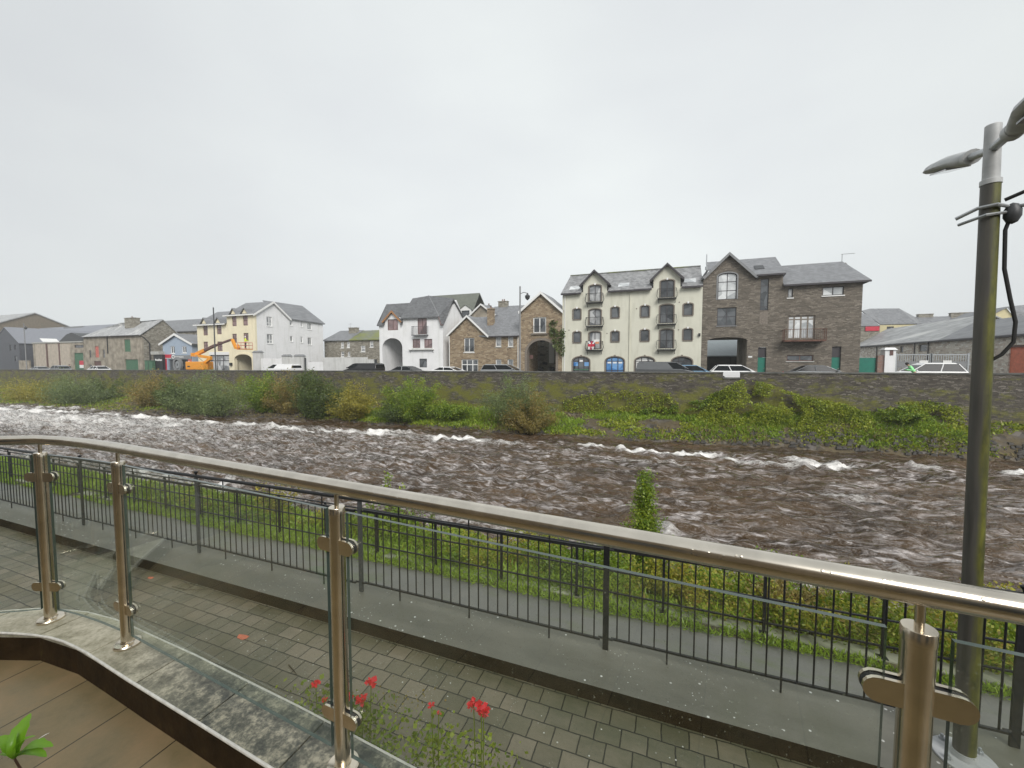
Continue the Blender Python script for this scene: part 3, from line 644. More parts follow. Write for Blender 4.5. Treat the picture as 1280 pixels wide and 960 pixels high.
tw.slab([(x, at_x(INNER,x)+.006, ZC-.091) for x in X] + [(x, at_x(OUTER,x)-.03, ZC-.091) for x in X[::-1]], 1.9)
tag(tw.build('terrace_wall', M['cement']), 'rendered retaining wall below the balustrade coping', 'wall')
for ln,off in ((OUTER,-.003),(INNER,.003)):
    mb = MB(); mb.tube([(x, at_x(ln,x)+off, ZC-.0045) for x in np.linspace(-3.9,3.3,70)], .0062, 8); mb.build('edge_highlight', M['edgeglint'], cop)  # added pale tubes: painted sky highlight along the wet coping edges
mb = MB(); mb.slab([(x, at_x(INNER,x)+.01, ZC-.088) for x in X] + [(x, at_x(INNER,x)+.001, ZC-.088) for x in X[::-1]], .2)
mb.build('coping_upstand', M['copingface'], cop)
mb = MB(); mb.slab([(x, at_x(INNER,x)+.003, ZT) for x in X] + [(8,-3.2,ZT),(-3.95,-3.2,ZT)], .2)
tag(mb.build('terrace_floor', M['terrace']), kind='structure')
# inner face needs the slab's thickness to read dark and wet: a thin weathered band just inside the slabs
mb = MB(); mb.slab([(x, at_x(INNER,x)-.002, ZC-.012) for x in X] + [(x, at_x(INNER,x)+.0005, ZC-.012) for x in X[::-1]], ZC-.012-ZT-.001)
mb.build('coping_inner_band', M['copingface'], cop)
# the building the terrace belongs to, behind the camera
hb = empty('terrace_building', (0,-3.4,ZT), 'brown brick building behind the terrace', 'building')
mb = MB(); mb.box((-14,-7,2.5),(12,-3.2,8.5)); mb.build('wall', M['stone_brown'], hb)
for x in (-9,-5.5,-2,1.5,5): MB().box((x,-3.2,ZT),(x+1.6,-3.17,ZT+2.2)).build('window', M['glass'], hb)

# ------------------------------------------------------------------ buildings
class Bld:
    def __init__(s, name, loc, label, cat='house', group=None):
        s.root = empty(name, loc, label, cat, group); s.walls = {}
    def holes(s, fr, wins):  # wins: pixel rects or ready (u0,v0,u1,v1)
        return [rect(*w) for w in wins]
    def wall(s, loops_fr, mat, name='wall', th=.3, label=None):
        mb = MB()
        for fr, loops in loops_fr: mb.plate(fr, loops, 0, -th)
        o = mb.build(name, mat, s.root)
        if label: o['label'] = label
        return o
    def roof(s, polys, mat, th=.15, name='roof', label=None):
        mb = MB()
        for p in polys: mb.slab(p, th)
        o = mb.build(name, mat, s.root)
        if label: o['label'] = label
        return o
    def win(s, fr, w, fm, gm, nx=2, nz=1, rec=.10, fw=.055, name='window', sill=None, surround=None, arch=0, trans=None, parent=None, label=None, keystone=None, keep=None):
        u0,v0,u1,v1 = w; mb = MB(); H = v1-v0; Wd = u1-u0
        topv = v1-arch
        def top(u): 
            if not arch: return v1
            c=(u0+u1)/2; a=(u1-u0)/2; return topv + arch*math.sqrt(max(0,1-((u-c)/a)**2))
        if arch:
            outer = archl(u0,v0,u1,topv,v1); c=(u0+u1)/2
            inner = archl(u0+fw,v0+fw,u1-fw,topv,v1-fw)
            mb.plate(fr, [outer, inner], -rec, -rec-.06)
        else:
            mb.plate(fr, [rect(u0,v0,u1,v1), rect(u0+fw,v0+fw,u1-fw,v1-fw)], -rec, -rec-.06)
        for i in range(1,nx):
            u = u0+Wd*i/nx; mb.fbox(fr, u-fw*.5, v0+fw-.002, u+fw*.5, top(u)-fw*.8, -rec-.003, -rec-.057)
        for t in ([k/nz for k in range(1,nz)] if trans is None else trans):
            v = v0+H*t; mb.fbox(fr, u0+fw*.9, v-fw*.45, u1-fw*.9, v+fw*.45, -rec-.006, -rec-.054)
        f = mb.build(name, fm, parent or s.root)
        if label: f['label'] = label
        g = MB(); lp = archl(u0+.01,v0+.01,u1-.01,topv,v1-.012) if arch else rect(u0+.01,v0+.01,u1-.01,v1-.01)
        g.plate(fr, [lp], -rec-.025, -rec-.035); g.build('pane', gm, f)
        if sill is not None:
            sb = MB(); sb.fbox(fr, u0-.08, v0-.10, u1+.08, v0-.003, .07, -rec); sb.build('sill', sill, f)
        if surround is not None:
            sb = MB(); e = .13
            if arch: 
                outer = archl(u0-e,v0+.02,u1+e,topv,v1+e); inner = archl(u0-.002,v0+.02,u1+.002,topv,v1+.002)
                # open-bottomed band
                band = outer[2:] ; inn = inner[2:]
                lp = [outer[1]] + band + [outer[0], inner[0]] + inn[::-1] + [inner[1]]
                sb.plate(fr, [lp], .04, -.02)
                if keystone: c=(u0+u1)/2; kb_=MB(); kb_.fbox(fr, c-.09, v1+.02, c+.09, v1+e+.10, .07, -.01); kb_.build('keystone', keystone, f)
            else:
                sb.plate(fr, [rect(u0-e,v0,u1+e,v1+e), rect(u0-.002,v0+.001,u1+.002,v1+.002)], .03, -.02)
            sb.build('surround', surround, f)
        return f
    def box(s, name, a, b, mat, parent=None, label=None):
        o = MB().box(a,b).build(name, mat, parent or s.root)
        if label: o['label'] = label
        return o
    def fb(s, name, fr, r, w0, w1, mat, parent=None, label=None):
        o = MB().fbox(fr, r[0],r[1],r[2],r[3], w0, w1).build(name, mat, parent or s.root)
        if label: o['label'] = label
        return o
    def chimney(s, c, w, d, z0, z1, mat, pots=2, parent=None):
        mb = MB(); mb.box((c[0]-w/2,c[1]-d/2,z0),(c[0]+w/2,c[1]+d/2,z1)); mb.box((c[0]-w/2-.07,c[1]-d/2-.07,z1),(c[0]+w/2+.07,c[1]+d/2+.07,z1+.12))
        o = mb.build('chimney', mat, parent or s.root)
        for i in range(pots):
            p = MB(); p.lathe((c[0]+(i-(pots-1)/2)*.32, c[1], z1+.12), [(.12,0),(.10,.3),(.12,.33)], 8); p.build('chimney_pot', M['redbrick'] if pots else mat, o)
        return o
def gz(X): return float(street_z(X)) - .4
def zig(fr, pts): return [fr.c(*p) for p in pts]
YF = 49.5
E = FY(YF)

# ================= four-storey cream apartment block with ground-floor shops
xL, xR = onY(703,400,YF).x, onY(877.5,400,YF).x
b = Bld('apartment_block', ((xL+xR)/2,YF,gz(0)), 'four storey cream rendered block with arched shopfronts and black balconies, between two stone buildings', 'apartment building')
def z4(x, y): return (690+x/5.645, 310+y/5.645)
def rz4(x0,y0,x1,y1): a=z4(x0,y0); c=z4(x1,y1); return rc(E,a[0],a[1],c[0],c[1])
ev = 14.05; g0 = gz(0)
dorm = []
for (cx, x0, x1, pk, e0) in ((302,205,405,155,245),(815,700,925,108,205)):
    a = E.c(*z4(x0,e0))[0]; c = E.c(*z4(x1,e0))[0]; p = E.c(*z4(cx,pk)); ez = E.c(*z4(cx,e0))[1]
    dorm.append((a+.1,c-.1,p,ez-.05))
outer = [(xL,g0),(xR,g0),(xR,ev+.05)]
for a,c,p,ez in dorm[::-1]: outer += [(c-.12,ev+.05),(c-.12,ez),(p[0],p[1]-.22),(a+.12,ez),(a+.12,ev+.05)]
outer += [(xL,ev+.05)]
small = [(150,430,202,503),(150,592,202,667),(418,418,472,492),(418,588,472,660),(627,408,685,486),(625,578,683,656),(929,392,992,474),(927,570,988,651)]
doors = [(262,262,345,378),(262,432,345,545),(262,592,342,712),(766,226,860,348),(762,400,857,530),(762,575,855,708)]
shops = [(146,768,264,900),(378,768,508,900),(586,768,722,900),(845,768,988,900)]
W_small = [rz4(*r) for r in small]; W_door = [rz4(*r) for r in doors]; W_shop = [rz4(*r) for r in shops]
W_shop = [(a, g0+.45, c, d) for a,_,c,d in W_shop]
loops = [outer] + [archl(a,v,c,d-.12,d) for a,v,c,d in W_small] + [archl(a,v,c,d-.16,d) for a,v,c,d in W_door] + [archl(a,v,c,d-.5,d) for a,v,c,d in W_shop]
S1 = FX(xR,1); S0 = FX(xL,-1); D = 9.5; pkz = onY(703,345.5,YF+4.6).z
gab = [(YF+.3,g0),(YF+D-.3,g0),(YF+D-.3,ev),(YF+4.7,pkz-.15),(YF+.3,ev)]
BK = FR((0,YF+D,0),(1,0,0),(0,1,0))
b.wall([(E,loops),(S1,[gab]),(S0,[gab]),(BK,[rect(xL,g0,xR,ev)])], M['beige'])
for w in W_small: b.win(E, w, M['frame_dark'], M['glass'], 1, 1, arch=.12, fw=.07, surround=M['trimstone'], sill=M['trimstone'], keystone=M['white'])
for i, w in enumerate(W_door): b.win(E, w, M['frame_dark'], M['glass_light'] if i<3 else M['glass'], 2, 1, arch=.16, fw=.08, name='balcony_door', surround=M['trimstone'], keystone=M['white'] if i in (0,3) else None)
for i, w in enumerate(W_shop):
    f = b.win(E, w, M['frame_dark'], [M['glass'],M['glass_blue'],M['glass_light'],M['glass']][i], 3, 1, arch=.5, fw=.09, name='shopfront', surround=M['trimstone'], keystone=M['trimstone'], trans=[.3,.78] if i in (1,) else [.78],
          label=['arched shopfront with blue signs','arched shopfront with bright blue window film','arched shopfront with white posters','arched dark doorway with double doors'][i])
    cx=(w[0]+w[2])/2; ww=w[2]-w[0]; hh=w[3]-w[1]
    if i==0:
        for k in (-.33,.33): MB().fbox(E,cx+k*ww-.30,w[1]+hh*.52,cx+k*ww+.30,w[1]+hh*.72,-.115,-.12).build('window_poster',M['glass_blue'],f)
        MB().fbox(E,cx-.2,w[1]+hh*.74,cx+.2,w[1]+hh*.84,-.10,-.115).build('window_poster',M['white'],f)
        MB().fbox(E,w[0]+.15,w[1]+hh*.3,w[2]-.15,w[1]+hh*.36,-.09,-.115).build('window_board',M['dull_green'],f)
    if i==1:
        for k in (-.3,0,.3): MB().fbox(E,cx+k*ww-.22,w[1]+hh*.66,cx+k*ww+.2,w[1]+hh*.74,-.115,-.12).build('window_poster',M['frame_white'],f)
    if i==2:
        for k,s_ in ((-.31,.27),(.0,.30),(.34,.2)): MB().fbox(E,cx+k*ww-s_,w[1]+hh*.42,cx+k*ww+s_,w[1]+hh*.84,-.115,-.12).build('window_poster',M['frame_white'],f)
# balconies: bowed black ironwork
for i, w in enumerate(W_door):
    a, c = w[0]-.28, w[2]+.28; z0 = w[1]-.12
    mb = MB(); mb.fbox(E,a,z0-.10,c,z0,.62,-.02); 
    for u in (a+.12,c-.12): mb.tube([E.pt(u,z0-.1,.5),E.pt(u,z0-.22,.3),E.pt(u,z0-.5,.03)],.035,6)
    o = mb.build('balcony', M['black'], b.root)
    rb = MB(); rb.tube([E.pt(a,z0+1.0,.02),E.pt(a,z0+1.0,.62),E.pt(c,z0+1.0,.62),E.pt(c,z0+1.0,.02)],.028,6)
    n = 11
    for k in range(n+1):
        u = a+(c-a)*k/n; rb.tube([E.pt(u,z0,.60),E.pt(u,z0+.28,.74),E.pt(u,z0+.62,.62),E.pt(u,z0+1.0,.62)],.012,4)
    for u in (a,c):
        for q in (.15,.32,.48): rb.tube([E.pt(u,z0,q),E.pt(u+(.12 if u==c else -.12),z0+.28,q),E.pt(u,z0+1.0,q)],.012,4)
    rb.build('balcony_railing', M['black'], o)
# roof
ov = .18; fx = lambda x,y,z: Vector((x,y,z))
segs = [xL-.12] + [v for a,c,p,ez in dorm for v in (a,c)] + [xR+.0]
mid = YF+4.7; sl = (pkz-ev)/(4.7)
polys = [[fx(segs[0],YF-.35,ev-.05),fx(xR,YF-.35,ev-.05),fx(xR,mid,pkz),fx(segs[0],mid,pkz)]]
polys = []
xs_ = segs
for k in range(0,len(xs_),2):
    a_, c_ = xs_[k], xs_[k+1]; polys.append([fx(a_,YF-.35,ev-.05),fx(c_,YF-.35,ev-.05),fx(c_,YF+.35,ev-.05+.7*sl),fx(a_,YF+.35,ev-.05+.7*sl)])
polys.append([fx(xs_[0],YF+.35,ev-.05+.7*sl),fx(xR,YF+.35,ev-.05+.7*sl),fx(xR,mid,pkz),fx(xs_[0],mid,pkz)])
polys.append([fx(xs_[0],mid,pkz),fx(xR,mid,pkz),fx(xR,YF+D+.3,ev-.1),fx(xs_[0],YF+D+.3,ev-.1)])
rf = b.roof(polys, M['slate_beige'], .14)
MB().box((xs_[0],mid-.12,pkz-.02),(xR,mid+.12,pkz+.09)).build('ridge_tiles', M['slate_moss'], rf)
for a,c,p,ez in dorm:
    px_,pz_ = p; yb = YF + (pz_-ev)/sl + .5
    o = b.roof([[fx(a-.25,YF-.4,ez-.22),fx(px_,YF-.4,pz_),fx(px_,yb,pz_),fx(a-.25,YF+.9,ez-.22)],[fx(px_,YF-.4,pz_),fx(c+.25,YF-.4,ez-.22),fx(c+.25,YF+.9,ez-.22),fx(px_,yb,pz_)]], M['slate_beige'], .12, 'dormer_roof')
    mb = MB(); mb.slab([fx(a-.25,YF-.42,ez-.24),fx(px_,YF-.42,pz_-.0),fx(c+.25,YF-.42,ez-.24),fx(c+.12,YF-.42,ez-.44),fx(px_,YF-.42,pz_-.25),fx(a-.12,YF-.42,ez-.44)], .05, d=(0,-1,0)); mb.build('bargeboard', M['frame_dark'], o)
    for u in (a+.12,c-.12): MB().box((u-.04,YF-.0,ev),(u+.04,YF+1.0,ez-.1)).build('dormer_cheek', M['frame_dark'], o)
for k in range(0,len(xs_),2): MB().box((xs_[k],YF-.47,ev-.24),(xs_[k+1],YF-.33,ev-.06)).build('gutter', M['frame_dark'], b.root)
for x,y,x1,y1 in ((140,270,190,295),(483,243,535,270),(945,207,1000,233)):
    q = onY(*z4((x+x1)/2,(y+y1)/2),YF+1.2); w_ = .62
    zz = lambda Y: ev-.05+(Y-(YF-.35))*sl+.03
    mb = MB(); mb.slab([fx(q.x-w_,YF+.5,zz(YF+.5)),fx(q.x+w_,YF+.5,zz(YF+.5)),fx(q.x+w_,YF+1.3,zz(YF+1.3)),fx(q.x-w_,YF+1.3,zz(YF+1.3))], .05); mb.build('skylight', M['glass_sky'], rf)
mb = MB(); xd = E.c(*z4(552,300))[0]; mb.tube([(xd,YF-.07,ev-.2),(xd,YF-.07,g0+.4)],.05,6); mb.build('downpipe', M['beige'], b.root)
mb = MB(); xd = E.c(*z4(92,400))[0]; mb.tube([(xd,YF-.07,ev-.2),(xd,YF-.07,g0+.4)],.05,6); mb.build('downpipe', M['frame_white'], b.root)
for x,y in ((120,580),(388,603),(597,428),(898,383),(893,577)):
    u,v = E.c(*z4(x,y)); MB().fbox(E,u-.06,v-.06,u+.06,v+.06,.03,-.01).build('wall_vent', M['trimstone'], b.root)
u,v = E.c(*z4(1040,612)); MB().fbox(E,u-.09,v-.15,u+.09,v+.15,.22,-.01).build('wall_lamp', M['black'], b.root)

# flags hung over the lowest balcony
def cloth(name, fr, u, v, w, h, cols, label, lean=0, off=.72):
    nu, nv = 9, 7; me = MB()
    for j in range(nu-1):
        for i in range(nv-1):
            P = []
            for (a,c) in ((j,i),(j+1,i),(j+1,i+1),(j,i+1)):
                s_=a/(nu-1); t=c/(nv-1)
                P.append(fr.pt(u+(s_-.5)*w*(1-.35*t)+lean*t, v-h*t, off+.05*math.sin(s_*9+t*3)))
            me.slab(P, .012, m=cols(j/(nu-2),i/(nv-2)), d=tuple(fr.n*-1))
    return me
u,v = E.c(*z4(288,660))
o = cloth('flag',E,u,v,.9,.95,lambda s,t: 0 if (abs(s-.5)<.12 or abs(t-.5)<.12) else (1 if abs(abs(s-.5)-abs(t-.5))<.2 else 2),'',-.1).build('flag',[M['red'],M['frame_white'],paint('navy_flag_cloth',(.02,.03,.15),.8,.05,bump=0)]); tag(o,'red, white and navy flag draped over the lowest left balcony railing','flag')
u,v = E.c(*z4(322,648))
o = cloth('flag',E,u,v,.7,.5,lambda s,t: 0 if t<.5 else 1,'',.0,.70).build('flag',[M['frame_white'],paint('peach_flag_cloth',(.7,.3,.15),.8,.05,bump=0)]); tag(o,'pale peach and white flag hung beside the navy flag on a balcony','flag')

# ================= dark stone building with arched passage
def z5(x,y): return (870+x/5.487, 305+y/5.487)
def rz5(x0,y0,x1,y1): a=z5(x0,y0); c=z5(x1,y1); return rc(E,a[0],a[1],c[0],c[1])
x0 = xR+.02; xm = E.c(*z5(500,300))[0]+1.55; x1 = E.c(*z5(1135,500))[0]
b = Bld('stone_building', ((x0+x1)/2,YF,gz(10)), 'tall dark stone building with gable, arched passage, green doors and rusty balcony', 'building')
g0 = gz(10); gp = E.c(*z5(228,60)); gl = E.c(*z5(60,225))[1]; xg1 = E.c(*z5(412,215))[0]; ez1 = E.c(*z5(500,205))[1]; ez2 = E.c(*z5(860,265))[1]
xs1 = E.c(*z5(597,240))[0]
arch_ = rz5(78,640,250,800); arch_=(arch_[0],g0+.4,arch_[2]+1.35,arch_[3])
d1 = rz5(425,708,482,800); d2 = rz5(932,703,995,800)
W = dict(top=rz5(150,198,280,380), mid=rz5(145,436,276,560), slot=rz5(441,238,498,455), sq=rz5(630,305,665,368), strip=rz5(868,292,1015,352), bal=rz5(627,490,815,652), low=rz5(622,762,805,803))
d1=(d1[0],g0+.4,d1[2],d1[3]); d2=(d2[0],g0+.4,d2[2],d2[3])
outer=[(x0,g0),(x1,g0),(x1,ez2),(xs1,ez2),(xs1,ez1),(xg1,ez1-.1),(gp[0],gp[1]-.2),(x0,gl)]
loops=[outer, archl(*[arch_[i] for i in (0,1,2)],arch_[3]-.35,arch_[3]), archl(W['top'][0],W['top'][1],W['top'][2],W['top'][3]-.35,W['top'][3]), rect(*d1), rect(*d2)]+[rect(*W[k]) for k in ('mid','slot','sq','strip','bal','low')]
S1 = FX(x1,1); D2=9; yr=onY(*z5(1000,120),YF+4.5).z
side=[(YF+.3,g0),(YF+D2,g0),(YF+D2,ez2),(YF+4.5,yr-.15),(YF+.3,ez2)]
b.wall([(E,loops),(S1,[side]),(FX(x0,-1),[[(YF+.3,g0),(YF+D2,g0),(YF+D2,13.5),(YF+.3,gl)]])], M['stone_dark'])
# passage: side walls, ceiling, and what is seen through it
b.box('passage_wall',(arch_[2],YF+.3,g0),(arch_[2]+.25,YF+7,arch_[3]+.3),M['cement']); b.box('passage_wall',(arch_[0]-.25,YF+.3,g0),(arch_[0],YF+7,arch_[3]+.3),M['stone_dark'])
b.box('passage_ceiling',(arch_[0]-.25,YF+.3,arch_[3]+.02),(arch_[2]+.25,YF+7,arch_[3]+.2),M['cement'])
f = b.win(E, W['top'], M['frame_dark'], M['glass_sky'], 2, 3, arch=.35, fw=.07, surround=M['midgrey'], label='large arched six pane window')
b.win(E, W['mid'], M['frame_dark'], M['glass'], 2, 2, fw=.06, sill=M['midgrey']); 
f = b.win(E, W['slot'], M['frame_dark'], M['glass'], 1, 1, fw=.06, trans=[.12,.78], label='tall narrow stair window')
b.fb('slot_panel', E, (W['slot'][0],W['slot'][1]-1.45,W['slot'][2],W['slot'][1]-.15), .01,-.05, M['trimstone'])
b.win(E, W['sq'], M['frame_dark'], M['glass_light'], 1, 1, fw=.08, sill=M['frame_white']); b.win(E, W['strip'], M['frame_dark'], M['glass_sky'], 2, 1, fw=.08, sill=M['frame_white'])
b.win(E, W['low'], M['frame_brown'], M['glass'], 2, 1, fw=.08, sill=M['concrete'])
f = b.win(E, W['bal'], M['trimstone'], M['glass_sky'], 4, 1, fw=.13, name='balcony_door', trans=[.84]); 
for d_ in (d1,d2):
    f = b.fb('door', E, (d_[0]+.02,d_[1],d_[2]-.02,d_[1]+2.15), -.18,-.24, M['green_door'])
    b.fb('door_frame', E, (d_[0]+.02,d_[1]+2.16,d_[2]-.02,d_[3]-.02), -.16,-.22, M['frame_dark'], f)
    mb=MB(); mb.ball(E.pt(d_[2]-.15,d_[1]+1.0,-.15),.05); mb.build('handle',M['steel'],f)
bb = rz5(590,575,870,660); z0=bb[1]
o = MB().fbox(E,bb[0],z0-.16,bb[2],z0,1.1,-.02).build('balcony', M['rust'], b.root)
rb=MB(); rb.tube([E.pt(bb[0],z0+1.05,.0),E.pt(bb[0],z0+1.05,1.05),E.pt(bb[2],z0+1.05,1.05),E.pt(bb[2],z0+1.05,.0)],.03,6)
for k in range(23): u=bb[0]+(bb[2]-bb[0])*k/22; rb.tube([E.pt(u,z0,1.05),E.pt(u,z0+1.05,1.05)],.012 if k not in (0,22) else .03,4)
for q in (.2,.4,.6,.8): [rb.tube([E.pt(u,z0,q),E.pt(u,z0+1.05,q)],.012,4) for u in (bb[0],bb[2])]
rb.build('balcony_railing',M['rust'],o)
sgn = rz5(357,768,385,779); b.fb('wall_plate',E,sgn,.03,-.01,M['frame_white'])
# roofs: gable roof running back, main ridge, lower wing
gx_,gz_=gp; bk = YF+5
b.roof([[fx(x0-.1,YF-.35,gl-.12),fx(gx_,YF-.35,gz_),fx(gx_,bk,gz_),fx(x0-.1,bk,gl-.12)],[fx(gx_,YF-.35,gz_),fx(xg1+.15,YF-.35,ez1-.25),fx(xg1+.15,bk,ez1-.25),fx(gx_,bk,gz_)]], M['slate'], .16)
mb=MB(); mb.slab([fx(x0-.1,YF-.38,gl-.12),fx(gx_,YF-.38,gz_),fx(xg1+.15,YF-.38,ez1-.25),fx(xg1-.05,YF-.38,ez1-.4),fx(gx_,YF-.38,gz_-.32),fx(x0+.1,YF-.38,gl-.35)],.06,d=(0,-1,0)); mb.build('bargeboard',M['midgrey'],b.root)
rA=onY(*z5(545,88),YF+4.2).z; xa=onY(*z5(545,88),YF+4.2).x
b.roof([[fx(xg1,YF-.35,ez1-.05),fx(xs1+.15,YF-.35,ez1-.05),fx(xa,YF+4.2,rA),fx(x0+.5,YF+4.2,rA),fx(x0+.5,YF+2.,(ez1+rA)/2),fx(gx_,YF+2,(ez1+rA)/2)],
        [fx(xs1+.15,YF-.35,ez1-.05),fx(xs1+.9,YF+8.5,ez1-.05),fx(xa,YF+4.2,rA)],
        [fx(x0-.2,YF+.2,gl-.05),fx(x0+1.2,YF+4.2,rA),fx(x0+1.2,YF+6,rA),fx(x0-.2,YF+6,gl-.05)]], M['slate'], .15)
b.wall([(FX(xs1+.0,1),[[(YF+.3,ez2-.3),(YF+8,ez2-.3),(YF+8,ez1-.1),(YF+.3,ez1-.1)]])], M['stone_dark'],'parapet')
ry=YF+4.5; xr0=xs1; xr1=onY(*z5(1005,120),ry).x
b.roof([[fx(xs1+.02,YF-.35,ez2-.02),fx(x1+.5,YF-.35,ez2-.02),fx(xr1,ry,yr),fx(xr0+.02,ry,yr)],[fx(x1+.5,YF-.35,ez2-.02),fx(x1+.5,YF+D2+.3,ez2-.02),fx(xr1,ry,yr)],[fx(xr0+.02,ry,yr),fx(xr1,ry,yr),fx(x1+.5,YF+D2+.3,ez2-.02),fx(xs1+.02,YF+D2+.3,ez2-.02)]], M['slate'], .15)
mb=MB(); mb.box((xs1+.05,YF-.48,ez2-.22),(x1+.5,YF-.34,ez2-.06)); mb.box((xg1,YF-.48,ez1-.22),(xs1+.15,YF-.34,ez1-.06)); mb.build('gutter',M['frame_dark'],b.root)
p0=onY(*z5(72,160),YF+1.5); p1=onY(*z5(82,70),YF+1.5); mb=MB(); mb.lathe((p0.x,p0.y,p0.z-.3),[(.14,0),(.14,.35),(.05,.4),(.05,p1.z-p0.z+.3)],8); mb.build('flue',M['galv'],b.root)
p1=onY(*z5(1003,70),ry); mb=MB(); mb.tube([(p1.x,ry,yr-.1),(p1.x,ry,p1.z)],.03,5); mb.tube([(p1.x-.1,ry,p1.z),(p1.x+1.1,ry,p1.z)],.02,5)
for k in range(6): mb.tube([(p1.x+.1+.18*k,ry-.2,p1.z),(p1.x+.1+.18*k,ry+.2,p1.z)],.01,4)
mb.build('aerial',M['midgrey'],b.root)
sl_ = rz5(418,135,485,160); zc=(sl_[1]+sl_[3])/2; yy=YF+1.6
mb=MB(); k_=(rA-ez1)/4.55
mb.slab([fx(sl_[0],YF+1.0,ez1+1.35*k_+.05),fx(sl_[2],YF+1.0,ez1+1.35*k_+.05),fx(sl_[2],YF+1.9,ez1+2.25*k_+.05),fx(sl_[0],YF+1.9,ez1+2.25*k_+.05)],.06); mb.build('skylight',M['darkgrey'],b.root)
# building with blue-grey roof seen through the passage
pb=Bld('shed',(arch_[0]+1,62,gz(5)),'dark shed with pale grey sloping roof seen through the passage arch','shed')
MB().box((x0-6,62,g0),(x0+8,68,g0+2.9)).build('wall',M['darkgrey'],pb.root)
MB().box((x0+1.2,61.9,g0+.4),(x0+4.4,61.99,g0+2.7)).build('shed_door',M['black'],pb.root)
pb.roof([[fx(x0-6,61.7,g0+2.9),fx(x0+8,61.7,g0+2.9),fx(x0+8,66,g0+6.2),fx(x0-6,66,g0+6.2)]],paint('pale_sheet_roof',(.30,.34,.36),.4,.06),.15)

# ================= stone gable with tall archway
def z3(x,y): return (460+x/5.333, 340+y/5.333)
def z8(x,y): return (580+x/8, 350+y/8)
def rz(z,x0,y0,x1,y1,fr=E): a=z(x0,y0); c=z(x1,y1); return rc(fr,a[0],a[1],c[0],c[1])
xa0=E.c(*z8(566,500))[0]; xa1=xL-.02; b=Bld('stone_gatehouse',((xa0+xa1)/2,YF,gz(-15)),'narrow brown stone gable with a tall archway and ivy, beside the cream block','building')
g0=gz(-15); pk=E.c(*z8(775,118)); el=E.c(*z8(568,318))[1]; er=E.c(*z8(1003,312))[1]
aw=rz(z8,608,578,942,800); aw=(aw[0],g0+.1,aw[2],aw[3])
ww=rz(z8,690,372,822,530)
b.wall([(E,[[(xa0,g0),(xa1,g0),(xa1,er),(pk[0],pk[1]-.2),(xa0,el)], archl(aw[0],aw[1],aw[2],aw[3]-1.9,aw[3],16), rect(*ww)]),(FX(xa0,-1),[[(YF+.3,g0),(YF+5,g0),(YF+5,el),(YF+.3,el)]]),(FX(xa1,1),[[(YF+.3,g0),(YF+5,g0),(YF+5,er),(YF+.3,er)]])],M['stone_brown'],th=.35)
# arch ring
lp_o=archl(aw[0],g0+.1,aw[2],aw[3]-1.9,aw[3],16); lp_i=archl(aw[0]+.3,g0+.1,aw[2]-.3,aw[3]-1.95,aw[3]-.3,16)
mb=MB(); mb.plate(E,[[lp_o[1]]+lp_o[2:]+[lp_o[0],lp_i[0]]+lp_i[2:][::-1]+[lp_i[1]]],.05,-.9); mb.build('arch_ring',M['trimstone'],b.root)
b.win(E,ww,M['frame_white'],M['glass'],2,1,fw=.13); mb=MB(); z0=ww[1]; mb.fbox(E,ww[0]-.2,z0-.2,ww[2]+.2,z0-.02,.25,-.02); mb.build('window_ledge',M['trimstone'],b.root)
mb=MB(); mb.tube([E.pt(ww[0]-.05,z0+.85,.15),E.pt(ww[2]+.05,z0+.85,.15)],.02,5)
for k in range(12): u=ww[0]+(ww[2]-ww[0])*k/11; mb.tube([E.pt(u,z0-.02,.15),E.pt(u,z0+.85,.15)],.01,4)
mb.build('window_guard',M['darkgrey'],b.root)
rfl=[[fx(xa0-.15,YF-.3,el+.1),fx(pk[0],YF-.3,pk[1]),fx(pk[0],YF+5.3,pk[1]),fx(xa0-.15,YF+5.3,el+.1)],[fx(pk[0],YF-.3,pk[1]),fx(xa1+.15,YF-.3,er+.1),fx(xa1+.15,YF+5.3,er+.1),fx(pk[0],YF+5.3,pk[1])]]
b.roof(rfl,M['slate'],.15)
mb=MB(); mb.slab([fx(xa0-.2,YF-.33,el+.02),fx(pk[0],YF-.33,pk[1]+.02),fx(xa1+.2,YF-.33,er+.02),fx(xa1+.15,YF-.33,er-.3),fx(pk[0],YF-.33,pk[1]-.32),fx(xa0-.15,YF-.33,el-.3)],.06,d=(0,-1,0)); mb.build('bargeboard',M['frame_white'],b.root)
